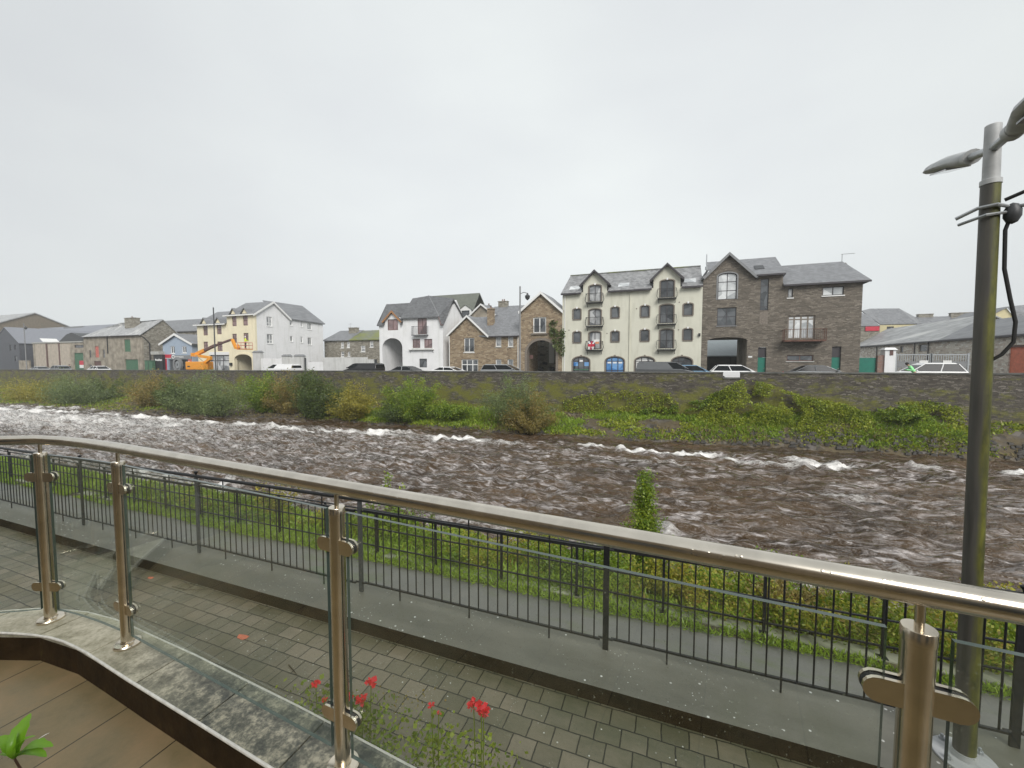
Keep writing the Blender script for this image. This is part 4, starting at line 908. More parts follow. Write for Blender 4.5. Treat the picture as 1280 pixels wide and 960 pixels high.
# courtyard wall seen through the arch
cy=Bld('courtyard_building',(pk[0],YF+9,gz(-15)),'stone courtyard wall with slit windows seen through the tall archway','building')
YC=FY(YF+9); c0=YC.c(655,430)[0]; c1=YC.c(712,430)[0]
sl4=[rc(YC,*z8(760,598),*z8(812,622)),rc(YC,*z8(762,662),*z8(802,674)),rc(YC,*z8(755,745),*z8(812,757)),rc(YC,*z8(785,822),*z8(835,845))]
cy.wall([(YC,[rect(c0-3,g0,c1+2,10.5)]+[rect(*r) for r in sl4])],M['stone_grey'])
for r in sl4: cy.win(YC,r,M['frame_dark'],M['glass'],1,1,fw=.04)
mb=MB(); u=YC.c(*z8(895,700))[0]; mb.fbox(YC,u-.35,g0+2,u+.35,9.3,1.2,.9); mb.build('white_pilaster',M['frame_white'],cy.root)
def bin_(x,y,label,mat):
    z=float(street_z(x)); t=empty('wheelie_bin',(x,y,z),label,'bin')
    mb=MB(); mb.hull8([(x-.22,y-.25,z+.1),(x+.22,y-.25,z+.1),(x+.22,y+.25,z+.1),(x-.22,y+.25,z+.1)],[(x-.29,y-.36,z+1.0),(x+.29,y-.36,z+1.0),(x+.29,y+.36,z+1.0),(x-.29,y+.36,z+1.0)]); mb.build('bin_body',mat,t)
    mb=MB(); mb.hull8([(x-.31,y-.4,z+1.0),(x+.31,y-.4,z+1.0),(x+.31,y+.4,z+1.0),(x-.31,y+.4,z+1.0)],[(x-.27,y-.3,z+1.1),(x+.27,y-.3,z+1.1),(x+.27,y+.36,z+1.1),(x-.27,y+.36,z+1.1)]); mb.build('bin_lid',mat,t)
    for s in (-1,1): mb=MB(); mb.tube([(x+s*.2,y+.3,z+.11),(x+s*.26,y+.3,z+.11)],.1,10); mb.build('wheel',M['rubber'],t)
bx=onY(690,458,YF+3).x; bin_(bx,YF+3,'black wheelie bin standing inside the stone archway at its right side',M['black'])
bx=onY(676,458,YF+5).x; bin_(bx,YF+5,'dark grey wheelie bin farther back in the middle of the stone archway',M['darkgrey'])
bx=onY(664,452,YF+.8).x; MB().fbox(E,bx-.25,g0+2.6,bx+.2,g0+3.1,-.9,-1.1).build('letter_box',M['frame_brown'],b.root)

# ================= brown stone house with gable and side wing
xs0=E.c(*z3(540,500))[0]; xs1_=E.c(*z3(1006,500))[0]; xgm=E.c(*z3(806,420))[0]
b=Bld('stone_house',((xs0+xs1_)/2,YF,gz(-25)),'two storey brown stone house with white bargeboards and a brown chimney','house')
g0=gz(-25); pk=E.c(*z3(665,290)); eg=E.c(*z3(540,418))[1]; ew=E.c(*z3(900,425))[1]
W1=[rz(z3,640,440,708,535),rz(z3,622,582,734,660),rz(z3,850,430,888,498),rz(z3,932,430,968,498),rz(z3,850,582,888,640),rz(z3,930,582,968,640)]
W1[1]=(W1[1][0],W1[1][1]-.3,W1[1][2],W1[1][3])
rr=onY(*z3(800,298),YF+4.2).z
b.wall([(E,[[(xs0,g0),(xs1_,g0),(xs1_,ew),(xgm,ew),(pk[0],pk[1]-.2),(xs0,eg)]]+[rect(*w) for w in W1]),(FX(xs1_,1),[[(YF+.3,g0),(YF+8,g0),(YF+8,ew),(YF+4.2,rr-.1),(YF+.3,ew)]]),(FX(xs0,-1),[[(YF+.3,g0),(YF+8,g0),(YF+8,eg),(YF+4.2,rr-.1),(YF+.3,eg)]])],M['stone_brown'])
b.win(E,W1[0],M['frame_white'],M['glass'],2,1,fw=.1,sill=M['frame_white'])
b.win(E,W1[1],M['frame_white'],M['glass'],3,1,fw=.12,trans=[.62],sill=M['frame_white'],label='wide white ground floor window')
for w in W1[2:]: b.win(E,w,M['frame_white'],M['glass_light'],1,1,fw=.1,surround=None,sill=M['concrete'])
mb=MB(); u0,v0,u1,v1=W1[0]; mb.tube([E.pt(u0,v0+.8,.1),E.pt(u1,v0+.8,.1)],.02,5)
for k in range(10): u=u0+(u1-u0)*k/9; mb.tube([E.pt(u,v0,.1),E.pt(u,v0+.8,.1)],.01,4)
mb.build('window_guard',M['darkgrey'],b.root)
kk=(rr-ew)/4.5
b.roof([[fx(xs0+.6,YF+1,ew+.6),fx(xgm-.3,YF-.3,ew-.02),fx(xs1_+.1,YF-.3,ew-.02),fx(xs1_+.1,YF+4.2,rr),fx(xs0+.1,YF+4.2,rr)],[fx(xs0-.1,YF+4.2,rr),fx(xs1_+.1,YF+4.2,rr),fx(xs1_+.1,YF+8.3,ew),fx(xs0-.1,YF+8.3,ew)],
 [fx(xs0-.2,YF-.3,eg-.05),fx(pk[0],YF-.3,pk[1]),fx(pk[0],YF+4.4,pk[1]),fx(xs0-.2,YF+4.4,eg-.05)],[fx(pk[0],YF-.3,pk[1]),fx(xgm+.1,YF-.3,ew+.05),fx(xgm+.1,YF+2.4,ew+.05),fx(pk[0],YF+4.4,pk[1])]],M['slate'],.13)
mb=MB(); mb.slab([fx(xs0-.25,YF-.33,eg-.1),fx(pk[0],YF-.33,pk[1]+.03),fx(xgm+.15,YF-.33,ew-.02),fx(xgm+.02,YF-.33,ew-.22),fx(pk[0],YF-.33,pk[1]-.25),fx(xs0-.1,YF-.33,eg-.3)],.06,d=(0,-1,0)); mb.build('bargeboard',M['frame_white'],b.root)
mb=MB(); mb.box((xgm+.1,YF-.42,ew-.16),(xs1_+.1,YF-.3,ew-.04)); mb.build('gutter',M['frame_dark'],b.root)
mb=MB(); mb.tube([(xs1_-.1,YF-.08,ew),(xs1_-.1,YF-.08,g0)],.05,6); mb.tube([(xs0+.1,YF-.08,eg-.2),(xs0+.1,YF-.08,g0)],.05,6); mb.build('downpipe',M['frame_white'],b.root)
c_=onY(*z3(820,250),YF+2.6); c2=onY(*z3(820,330),YF+2.6); b.chimney((c_.x,YF+2.6),.62*1.4,.6,c2.z-1,c_.z,M['stone_brown'],1)

# ================= white modern house with dark hipped roof and small archway
xw0=E.c(*z3(77,500))[0]; xw1=E.c(*z3(500,500))[0]; xwm=E.c(*z3(232,500))[0]
b=Bld('white_house',((xw0+xw1)/2,YF,gz(-34)),'white rendered house with dark slate roofs, round archway and small dark balcony','house')
g0=gz(-34); eA=E.c(*z3(80,352))[1]; eB=E.c(*z3(350,302))[1]; eC=E.c(*z3(500,348))[1]
dp=E.c(*z3(165,262)); dl=E.c(*z3(112,318))[1]; dx0=E.c(*z3(112,350))[0]; dx1=E.c(*z3(222,350))[0]
W2=[rz(z3,130,315,200,388),rz(z3,330,308,392,415),rz(z3,297,446,348,506),rz(z3,374,446,428,506),rz(z3,342,578,393,636)]
aw=rz(z3,96,440,230,600); aw=(aw[0],g0+.1,aw[2]-.02,aw[3])
xb1=E.c(*z3(492,320))[0]
b.wall([(E,[[(xw0,g0),(xw1,g0),(xw1,eC),(xb1,eC),(xb1-.3,eB),(xwm+.1,eB),(xwm-.02,eA+.3),(dx1,dl),(dp[0],dp[1]-.15),(dx0,dl),(dx0,eA),(xw0,eA)], archl(aw[0],aw[1],aw[2],aw[3]-1.35,aw[3],14)]+[rect(*w) for w in W2]),
 (FX(xw1,1),[[(YF+.3,g0),(YF+7.5,g0),(YF+7.5,eC),(YF+3.9,onX(*z3(572,182),xw1).z),(YF+.3,eC)]]),(FX(xw0,-1),[[(YF+.3,g0),(YF+7,g0),(YF+7,eA),(YF+.3,eA)]])],M['white'])
b.box('passage_wall',(aw[2],YF+.3,g0),(aw[2]+.2,YF+6,aw[3]+.2),M['white']); b.box('passage_wall',(aw[0]-.2,YF+.3,g0),(aw[0],YF+6,aw[3]+.2),M['white']); b.box('passage_ceiling',(aw[0]-.2,YF+.3,aw[3]+.02),(aw[2]+.2,YF+6,aw[3]+.2),M['white'])
b.box('passage_end',(aw[0]+.4,YF+6,g0),(aw[2]+.2,YF+6.2,aw[3]),M['grey_render'])
b.win(E,W2[0],M['frame_brown'],M['glass_pink'],2,1,fw=.1); b.win(E,W2[1],M['frame_brown'],M['glass_pink'],2,1,fw=.1,name='balcony_door')
b.win(E,W2[2],M['frame_brown'],M['glass_pink'],2,1,fw=.09,sill=M['frame_white']); b.win(E,W2[3],M['frame_brown'],M['glass_pink'],2,1,fw=.09,sill=M['frame_white']); b.win(E,W2[4],M['frame_dark'],M['glass'],1,1,fw=.08)
led=rz(z3,278,517,440,540); o=MB().fbox(E,led[0],led[3]-.08,led[2],led[3],.3,-.02).build('window_ledge',M['concrete'],b.root)
mb=MB(); [mb.tube([E.pt(u,led[3]-.08,.2),E.pt(u+.1,led[3]-.45,.02)],.03,5) for u in (led[0]+.1,led[2]-.2)]; mb.build('ledge_bracket',M['midgrey'],o)
bb=rz(z3,306,364,403,425); o=MB().fbox(E,bb[0],bb[1],bb[2],bb[1]+.12,.6,-.02).build('balcony',M['midgrey'],b.root)
rb=MB(); rb.tube([E.pt(bb[0],bb[3],.0),E.pt(bb[0],bb[3],.6),E.pt(bb[2],bb[3],.6),E.pt(bb[2],bb[3],.0)],.025,5)
for k in range(15): u=bb[0]+(bb[2]-bb[0])*k/14; rb.tube([E.pt(u,bb[1],.6),E.pt(u,bb[3],.6)],.013,4)
for k in range(4): [rb.tube([E.pt(u,bb[1],.12+.14*k),E.pt(u,bb[3],.12+.14*k)],.013,4) for u in (bb[0],bb[2])]
rb.build('balcony_railing',M['darkgrey'],o)
mb=MB(); mb.slab([fx(dx0-.35,YF-.28,dl-.35),fx(dp[0],YF-.28,dp[1]+.1),fx(dx1+.3,YF-.28,dl-.45),fx(dx1+.05,YF-.28,dl-.55),fx(dp[0],YF-.28,dp[1]-.2),fx(dx0-.12,YF-.28,dl-.5)],.08,d=(0,-1,0)); mb.build('bargeboard',M['orange_trim'],b.root)
P=lambda x,y,Y: onY(*z3(x,y),Y)
rA=P(122,215,YF+3).z
kA=(rA-eA)/3.3; zA=eA-.05+.65*kA
b.roof([[fx(xw0-.2,YF-.3,eA-.05),fx(dx0,YF-.3,eA-.05),fx(dx0,YF+.35,zA),fx(xw0-.1,YF+.35,zA)],[fx(dx1,YF-.3,eA-.05),fx(xwm+.1,YF-.3,eA-.05),fx(xwm+.1,YF+.35,zA),fx(dx1,YF+.35,zA)],[fx(xw0-.1,YF+.35,zA),fx(xwm+1.3,YF+.35,zA),fx(xwm+1.3,YF+3,rA),P(122,215,YF+3)],[P(122,215,YF+3),fx(xwm+1.3,YF+3,rA),fx(xwm+1.3,YF+7,eA),fx(xw0-.2,YF+7,eA)],[fx(xw0-.2,YF-.3,eA-.05),P(122,215,YF+3),fx(xw0-.2,YF+7,eA)]],M['slate_dark'],.15)
b.roof([[fx(dx0-.3,YF-.3,dl-.3),fx(dp[0],YF-.3,dp[1]+.05),fx(dp[0],YF+2.4,dp[1]+.05),fx(dx0-.3,YF+1.,dl-.3)],[fx(dp[0],YF-.3,dp[1]+.05),fx(dx1+.3,YF-.3,dl-.35),fx(dx1+.3,YF+1,dl-.35),fx(dp[0],YF+2.4,dp[1]+.05)]],M['slate_dark'],.1,'dormer_roof')
T=P(405,158,YF+3.9); T0=P(297,176,YF+3.4)
b.roof([[fx(xwm-.1,YF-.35,eB-.02),fx(xb1-.25,YF-.35,eB-.02),T,T0],[fx(xwm-.1,YF-.35,eB-.02),T0,fx(xwm-.1,YF+6,eB-.2)],[fx(xb1-.25,YF-.35,eB-.02),fx(xb1,YF-.4,eC-.05),fx(xw1+.35,YF-.4,eC-.05),onX(*z3(570,176),xw1+.2),T],
 [T,onX(*z3(570,176),xw1+.2),fx(xw1+.3,YF+7.8,eC),fx(xwm,YF+7.8,eC)]],M['slate_dark'],.15)
mb=MB(); mb.tube([fx(xb1-.25,YF-.3,eB),T+Vector((0,0,.03))],.07,5); mb.build('hip_tiles',M['midgrey'],b.root)
mb=MB(); mb.tube([fx(xb1-.3,YF-.35,eB-.1),fx(xb1+.1,YF-.4,eC-.15),fx(xw1+.3,YF-.4,eC-.15)],.07,5); mb.build('fascia',M['frame_brown'],b.root)

# ================= houses behind, centre
YB=62
b=Bld('green_roof_house',(-38,YB,gz(-38)),'house with broad mossy green slate roof and white dormer behind the white house','house')
Q=lambda x,y,Y=YB: onY(*z3(x,y),Y)
a=Q(425,160,YB+4); c=Q(745,160,YB+4); e0=Q(425,300); e1=Q(760,300)
b.roof([[Vector((a.x,YB,e0.z)),Vector((c.x+.3,YB,e0.z)),Vector((c.x+.0,YB+4,a.z)),a],[a,Vector((c.x,YB+4,a.z)),Vector((c.x,YB+9,e0.z)),Vector((a.x,YB+9,e0.z))]],M['slate_green'],.2)
MB().box((a.x+.3,YB+.4,gz(-38)),(c.x-.1,YB+8.5,e0.z-.05)).build('wall',M['grey_render'],b.root)
FB=FY(YB-.0); d=rz(z3,617,222,693,300,FB); dd=rz(z3,628,258,682,300,FB); cxx=(d[0]+d[2])/2
mb=MB(); mb.plate(FB,[[(d[0],d[1]),(d[2],d[1]),(d[2],d[3]-.7),(cxx,d[3]),(d[0],d[3]-.7)],rect(*dd)],.3,-.1); dm=mb.build('dormer',M['frame_white'],b.root)
MB().fbox(FB,dd[0],dd[1],dd[2],dd[3],.1,0).build('pane',M['glass'],dm)
MB().slab([Vector((cxx,YB-.4,d[3]+.08)),Vector((d[2]+.2,YB-.4,d[3]-.75)),Vector((d[2]+.2,YB+2.5,d[3]-.75)),Vector((cxx,YB+2.5,d[3]+.08))],.1).build('dormer_roof',M['slate_green'],dm)
MB().slab([Vector((cxx,YB-.4,d[3]+.08)),Vector((d[0]-.2,YB-.4,d[3]-.75)),Vector((d[0]-.2,YB+2.5,d[3]-.75)),Vector((cxx,YB+2.5,d[3]+.08))],.1).build('dormer_roof',M['slate_green'],dm)
YB2=60; FB=FY(YB2)
b=Bld('gabled_house',(-30,YB2,gz(-30)),'pale rendered gable with slate roof and chimneys behind the brown stone house','house')
gl_=FB.c(*z3(680,290)); gp_=FB.c(*z3(757,212)); gr_=FB.c(*z3(850,290)); g0=gz(-30)
b.wall([(FB,[[(gl_[0],g0),(gr_[0],g0),(gr_[0],gl_[1]),(gp_[0],gp_[1]-.15),(gl_[0],gl_[1])]])],M['cement'])
rdge=onY(*z3(900,228),YB2+4).z; xe=FB.c(*z3(1040,260))[0]; ev_=FB.c(*z3(900,300))[1]
b.roof([[fx(gl_[0]-.2,YB2-.3,gl_[1]-.1),fx(gp_[0],YB2-.3,gp_[1]),fx(gp_[0],YB2+5,gp_[1]),fx(gl_[0]-.2,YB2+5,gl_[1]-.1)],[fx(gp_[0],YB2-.3,gp_[1]),fx(gr_[0]+.2,YB2-.3,gl_[1]-.1),fx(gr_[0]+.2,YB2+5,gl_[1]-.1),fx(gp_[0],YB2+5,gp_[1])],
 [fx(gp_[0]+.5,YB2+.2,ev_),fx(xe,YB2+.2,ev_),fx(xe,YB2+4,rdge),fx(gp_[0]+.5,YB2+4,rdge)],[fx(gp_[0]+.5,YB2+4,rdge),fx(xe,YB2+4,rdge),fx(xe,YB2+8,ev_),fx(gp_[0]+.5,YB2+8,ev_)]],M['slate'],.15)
mb=MB(); mb.slab([fx(gl_[0]-.25,YB2-.33,gl_[1]-.12),fx(gp_[0],YB2-.33,gp_[1]+.02),fx(gr_[0]+.25,YB2-.33,gl_[1]-.12),fx(gr_[0],YB2-.33,gl_[1]-.25),fx(gp_[0],YB2-.33,gp_[1]-.25),fx(gl_[0],YB2-.33,gl_[1]-.25)],.05,d=(0,-1,0)); mb.build('bargeboard',M['frame_white'],b.root)
MB().box((gp_[0]+.5,YB2+.5,g0),(xe-.1,YB2+7.5,ev_-.05)).build('rear_wall',M['grey_render'],b.root)
p=onY(*z3(903,200),YB2+4); b.chimney((p.x,YB2+4),1.6,.7,rdge-.8,p.z,M['stone_grey'],2)
p=onY(*z3(806,232),YB2+4); b.chimney((p.x,YB2+4),.6,.6,rdge-1,p.z+.1,M['midgrey'],1)

# mossy stone house behind the boundary wall
def z2(x,y): return (230+x/5.333,360+y/5.333)
YB3=66; FB=FY(YB3); b=Bld('mossy_roof_house',(-62,YB3,gz(-62)),'old stone house with bright mossy roof behind the pale boundary wall','house')
e=rz(z2,935,345,1330,346,FB); r0=onY(*z2(970,288),YB3+4); r1=onY(*z2(1300,288),YB3+4); g0=gz(-62)
W3=[rz(z2,*r,FB) for r in ((1045,362,1065,400),(1085,360,1105,398),(1178,385,1208,425),(1238,355,1262,395),(1045,425,1068,460),(1090,425,1108,455))]
xe0,xe1=e[0],onY(*z2(1330,345),YB3).x
b.wall([(FB,[rect(xe0,g0,xe1,e[3])]+[rect(*w) for w in W3]),(FX(xe1,1),[[(YB3+.3,g0),(YB3+8,g0),(YB3+8,e[3]),(YB3+4,r0.z-.1),(YB3+.3,e[3])]])],M['stone_grey'])
for w in W3: b.win(FB,w,M['frame_white'],M['glass_light'],1,2,fw=.12,sill=M['frame_white'])
xm_=onY(*z2(1105,300),YB3).x
b.roof([[fx(xe0-.2,YB3-.3,e[3]-.02),fx(xm_,YB3-.3,e[3]-.02),fx(xm_,YB3+4,r0.z),fx(xe0+.5,YB3+4,r0.z)],[fx(xe0+.5,YB3+4,r0.z),fx(xm_,YB3+4,r0.z),fx(xm_,YB3+8,e[3]),fx(xe0,YB3+8,e[3])]],M['slate'],.15)
b.roof([[fx(xm_+.02,YB3-.3,e[3]-.02),fx(xe1+.2,YB3-.3,e[3]-.02),fx(xe1+.2,YB3+4,r0.z-.1),fx(xm_+.02,YB3+4,r0.z-.1)],[fx(xm_+.02,YB3+4,r0.z-.1),fx(xe1+.2,YB3+4,r0.z-.1),fx(xe1+.2,YB3+8,e[3]),fx(xm_+.02,YB3+8,e[3])]],slate('bright_moss_roof',(.15,.16,.13),.3,moss=((.17,.19,.045),.42)),.15,label='half of the roof covered in bright moss')
p=onY(*z2(1132,268),YB3+3); b.chimney((p.x,YB3+3),2.0,.8,e[3]+.3,p.z,M['stone_grey'],0)
mb=MB(); q=onY(*z2(1108,240),YB3+3); mb.tube([(q.x,YB3+3,p.z),(q.x,YB3+3,q.z+.2)],.03,4); mb.tube([(q.x-.5,YB3+3,q.z),(q.x+.5,YB3+3,q.z)],.02,4); mb.build('aerial',M['midgrey'],b.root)
MB().box((xe1-4.5,60,gz(-50)),(xe1+3,60.3,gz(-50)+2.8)).build('fence',M['darkgrey'])
bpy.data.objects['fence']['label']='dark boarded fence between the boundary wall and the white house'; bpy.data.objects['fence']['category']='fence'

# ================= cream three-storey building with white gable side and rear wing
def z2(x,y): return (230+x/5.333,360+y/5.333)
xy0=E.c(*z2(92,400))[0]; xy1=onY(*z2(475,300),YF).x; xym=E.c(*z2(288,300))[0]
b=Bld('cream_building',((xy0+xy1)/2,YF,gz(-72)),'three storey cream building with white gable side and arched entrance behind the orange lift','building')
g0=gz(-72); eL=E.c(*z2(190,240))[1]; eR=E.c(*z2(390,176))[1]; SX=FX(xy1,1)
def rx(x0,y0,x1,y1): a=z2(x0,y0); c=z2(x1,y1); return rc(SX,a[0],a[1],c[0],c[1])
WL=[rz(z2,*r) for r in ((128,250,158,316),(218,246,250,308),(130,358,160,408),(222,357,256,420),(320,188,350,254),(393,184,425,250),(322,305,352,365),(397,300,430,352))]
shop=rz(z2,176,447,302,560); shop=(shop[0],g0+.4,shop[2],shop[3]); ar=rz(z2,330,430,462,560); ar=(ar[0],g0+.1,ar[2],ar[3])
WR=[rx(*r) for r in ((550,192,587,255),(553,307,592,370),(705,210,722,250),(778,222,790,260),(822,235,850,278),(708,320,725,358),(778,325,792,365),(825,330,850,380),(835,490,850,520))]
pk=onX(*z2(590,90),xy1); g1=onX(*z2(700,205),xy1); r1=onX(*z2(925,238),xy1); rp=onX(*z2(830,160),xy1)
b.wall([(E,[[(xy0,g0),(xy1,g0),(xy1,eR),(xym,eR),(xym,eL),(xy0,eL)],rect(*shop),archl(ar[0],ar[1],ar[2],ar[3]-1.1,ar[3],12)]+[rect(*w) for w in WL])],M['cream'],'front_wall')
b.wall([(SX,[[(YF+.3,g0),(r1.y,g0),(r1.y,r1.z),(g1.y,g1.z),(pk.y,pk.z-.1),(YF+.3,eR)]]+[rect(*w) for w in WR])],M['white'],'side_wall')
b.wall([(FX(xy0,-1),[[(YF+.3,g0),(YF+8,g0),(YF+8,eL),(YF+.3,eL)]])],M['cream'],'end_wall')
for w in WL: b.win(E,w,M['frame_brown'],M['glass_pink'],2,2,fw=.12)
for i,w in enumerate(WR): b.win(SX,w,M['frame_white'],M['glass_light'] if i!=7 else M['glass'],2 if i in (0,1,4,7) else 1,1,fw=.11,trans=[.35] if i in (0,1) else None,sill=M['frame_white'])
b.win(E,shop,M['frame_dark'],M['glass_light'],3,1,fw=.14,trans=[.7],name='shopfront')
mb=MB(); mb.fbox(E,shop[0]-.2,shop[3]+.02,shop[2]+.1,shop[3]+.55,.08,-.02); mb.build('fascia',M['frame_white'],b.root)
b.box('passage_wall',(ar[2],YF+.3,g0),(ar[2]+.2,YF+6,ar[3]+.2),M['stone_brown']); b.box('passage_wall',(ar[0]-.2,YF+.3,g0),(ar[0],YF+6,ar[3]+.2),M['cream']); b.box('passage_end',(ar[0],YF+6,g0),(ar[2],YF+6.2,ar[3]+.2),M['darkclad'])
lp_o=archl(ar[0]-.0,g0+.1,ar[2],ar[3]-1.1,ar[3],12); lp_i=archl(ar[0]+.3,g0+.1,ar[2]-.3,ar[3]-1.15,ar[3]-.3,12)
mb=MB(); mb.plate(E,[[lp_o[1]]+lp_o[2:]+[lp_o[0],lp_i[0]]+lp_i[2:][::-1]+[lp_i[1]]],.06,-.5); mb.build('arch_ring',M['cream'],b.root)
rl=onY(*z2(250,158),YF+4); 
b.roof([[fx(xy0-.3,YF-.4,eL-.05),fx(xym,YF-.4,eL-.05),fx(xym,YF+4,rl.z),onY(*z2(222,160),YF+4)],[fx(xy0-.3,YF-.4,eL-.05),onY(*z2(222,160),YF+4),fx(xy0-.3,YF+8.3,eL-.05)],[onY(*z2(222,160),YF+4),fx(xym,YF+4,rl.z),fx(xym,YF+8.3,eL-.05),fx(xy0-.3,YF+8.3,eL-.05)]],M['slate'],.18)
ra=onY(*z2(412,100),pk.y); pe=Vector((xy1+.25,pk.y,pk.z))
b.roof([[fx(xym-.3,YF-.4,eR-.05),fx(xy1+.25,YF-.4,eR-.05),pe,ra],[fx(xym-.3,YF-.4,eR-.05),ra,fx(xym-.3,g1.y+.3,g1.z)],[ra,pe,fx(xy1+.25,g1.y+.3,g1.z-.05),fx(xym-.3,g1.y+.3,g1.z-.05)]],M['slate'],.18)
rq=onX(*z2(640,125),xy1-4.5); 
b.roof([[fx(xy1+.3,g1.y,g1.z+.05),fx(xy1+.3,r1.y+.3,r1.z+.05),fx(xy1-4,r1.y+.3-1.5,r1.z+3.6),fx(xy1-4,g1.y-2,g1.z+3.3)],[fx(xy1+.3,r1.y+.3,r1.z+.05),fx(xy1-8,r1.y+.3,r1.z+.05),fx(xy1-4,r1.y-1.2,r1.z+3.6)]],M['slate'],.18,label='long rear roof slope')
mb=MB(); mb.slab([fx(xy1+.27,YF-.5,eR-.15),pe+Vector((.02,0,.03)),fx(xy1+.27,g1.y+.3,g1.z-.05),fx(xy1+.27,g1.y+.2,g1.z-.4),pe+Vector((.02,0,-.35)),fx(xy1+.27,YF-.45,eR-.45)],.07,d=(1,0,0)); mb.build('bargeboard',M['frame_white'],b.root)
mb=MB(); mb.box((xy0-.3,YF-.52,eL-.25),(xym,YF-.38,eL-.06)); mb.box((xym-.3,YF-.52,eR-.25),(xy1+.2,YF-.38,eR-.06)); mb.build('gutter',M['frame_white'],b.root)
for (x0_,x1_,yt,ye,em) in ((124,158,205,240,eL),(216,252,202,238,eL),(318,352,142,180,eR),(392,430,138,176,eR)):
    a=rz(z2,x0_,yt,x1_,ye); c_=(a[0]+a[2])/2; top=a[3]+.1
    mb=MB(); mb.plate(E,[[(a[0],em-.05),(a[2],em-.05),(a[2],em+.25),(c_,top),(a[0],em+.25)]],.12,-.2); dm=mb.build('dormer',M['cream'],b.root)
    k=MB(); k.slab([fx(c_,YF-.4,top+.1),fx(a[2]+.35,YF-.4,em+.0),fx(a[2]+.35,YF+1.3,em+.4),fx(c_,YF+2.4,top+.1)],.1); k.slab([fx(c_,YF-.4,top+.1),fx(a[0]-.35,YF-.4,em+.0),fx(a[0]-.35,YF+1.3,em+.4),fx(c_,YF+2.4,top+.1)],.1); k.build('dormer_roof',M['slate'],dm)
u,v=E.c(*z2(318,508)); MB().fbox(E,u-.2,v-.25,u+.2,v+.25,.3,-.01).build('wall_lamp',M['black'],b.root)

# pale boundary wall with piers along the footpath
bw=empty('boundary_wall',(-58,YF-.9,gz(-58)),'pale rendered boundary wall with square piers beside the white gable','wall')
FW=FY(YF-.9); g0=gz(-58)
def pier(x0,x1,yt,mat=M['grey_render']):
    a=rz(z2,x0,yt,x1,540,FW); o=MB().box((a[0],YF-1.2,g0),(a[2],YF-.6,a[3])).build('pier',mat,bw); MB().hull8([(a[0]-.1,YF-1.3,a[3]),(a[2]+.1,YF-1.3,a[3]),(a[2]+.1,YF-.5,a[3]),(a[0]-.1,YF-.5,a[3])],[(a[0]+.2,YF-1.1,a[3]+.3),(a[2]-.2,YF-1.1,a[3]+.3),(a[2]-.2,YF-.7,a[3]+.3),(a[0]+.2,YF-.7,a[3]+.3)]).build('pier_cap',M['midgrey'],o)
pier(470,520,430); pier(664,712,455); pier(745,800,455)
def wseg(x0,x1,yt,yd=0,mat=None,name='wall_panel'):
    a=rz(z2,x0,yt,x1,540,FW); MB().box((a[0]+.01,YF-1.05+yd,g0),(a[2]-.01,YF-.8+yd,a[3])).build(name,mat or M['grey_render'],bw)
wseg(520,664,470,0,M['white']); wseg(712,745,465); wseg(818,930,492,.4,M['white']); wseg(932,1222,462)
o=MB().box((rz(z2,1222,450,1260,540,FW)[0],YF-1.1,g0),(rz(z2,1222,450,1262,540,FW)[2],YF-.7,g0+2.8)).build('pier',M['grey_render'],bw)
g=rz(z2,802,465,812,540,FW); tag(MB().box((g[0],YF-.9,g0),(g[2],YF-.8,g[3])).build('side_gate',M['darkgrey']),'narrow dark gate beside the boundary wall pier','gate')
g=rz(z2,1262,455,1290,540,FW); 

# ================= pale blue gable house with red shopfront
def zb(x,y): return (190+x/16,410+y/16)
xb0=E.c(*zb(215,400))[0]; xb1_=E.c(*zb(800,400))[0]; b=Bld('blue_shop',((xb0+xb1_)/2,YF,gz(-86)),'small pale blue gabled shop with red and grey tyre shopfront','shop')
g0=gz(-86); pk=E.c(*zb(480,110)); el=E.c(*zb(215,290))[1]; er=E.c(*zb(800,285))[1]
W5=[rz(zb,372,365,455,510),rz(zb,600,365,690,500)]; sh=rz(zb,330,630,735,860); sh=(sh[0],g0+.4,sh[2],sh[3])
b.wall([(E,[[(xb0,g0),(xb1_,g0),(xb1_,er),(pk[0],pk[1]-.2),(xb0,el)],rect(*sh)]+[rect(*w) for w in W5]),(FX(xb1_,1),[[(YF+.3,g0),(YF+10,g0),(YF+10,er),(YF+.3,er)]]),(FX(xb0,-1),[[(YF+.3,g0),(YF+10,g0),(YF+10,el),(YF+.3,el)]])],M['blue'])
for w in W5: b.win(E,w,M['frame_white'],M['glass'],2,1,fw=.14,sill=M['frame_white'])
b.roof([[fx(xb0-.6,YF-.3,el-.25),fx(pk[0],YF-.3,pk[1]),fx(pk[0],YF+10,pk[1]),fx(xb0-.6,YF+10,el-.25)],[fx(pk[0],YF-.3,pk[1]),fx(xb1_+.6,YF-.3,er-.25),fx(xb1_+.6,YF+10,er-.25),fx(pk[0],YF+10,pk[1])]],M['slate'],.15)
mb=MB(); mb.slab([fx(xb0-.65,YF-.33,el-.28),fx(pk[0],YF-.33,pk[1]+.03),fx(xb1_+.65,YF-.33,er-.28),fx(xb1_+.5,YF-.33,er-.6),fx(pk[0],YF-.33,pk[1]-.38),fx(xb0-.5,YF-.33,el-.6)],.06,d=(0,-1,0)); mb.build('bargeboard',M['frame_white'],b.root)
f=b.fb('shopfront',E,(sh[0],sh[1],sh[2],sh[3]),-.25,-.3,M['glass'])
fa=rz(zb,225,530,395,600); b.fb('fascia',E,fa,.12,.0,M['red']); fb_=rz(zb,396,545,800,620); sg=b.fb('shop_sign',E,(fa[2]+.01,fb_[1],fb_[2],fb_[3]),.12,.0,M['midgrey'])
b.fb('sign_strip',E,(fa[0],fa[1]-.1,fa[2],fa[1]-.01),.13,.0,M['frame_white'])
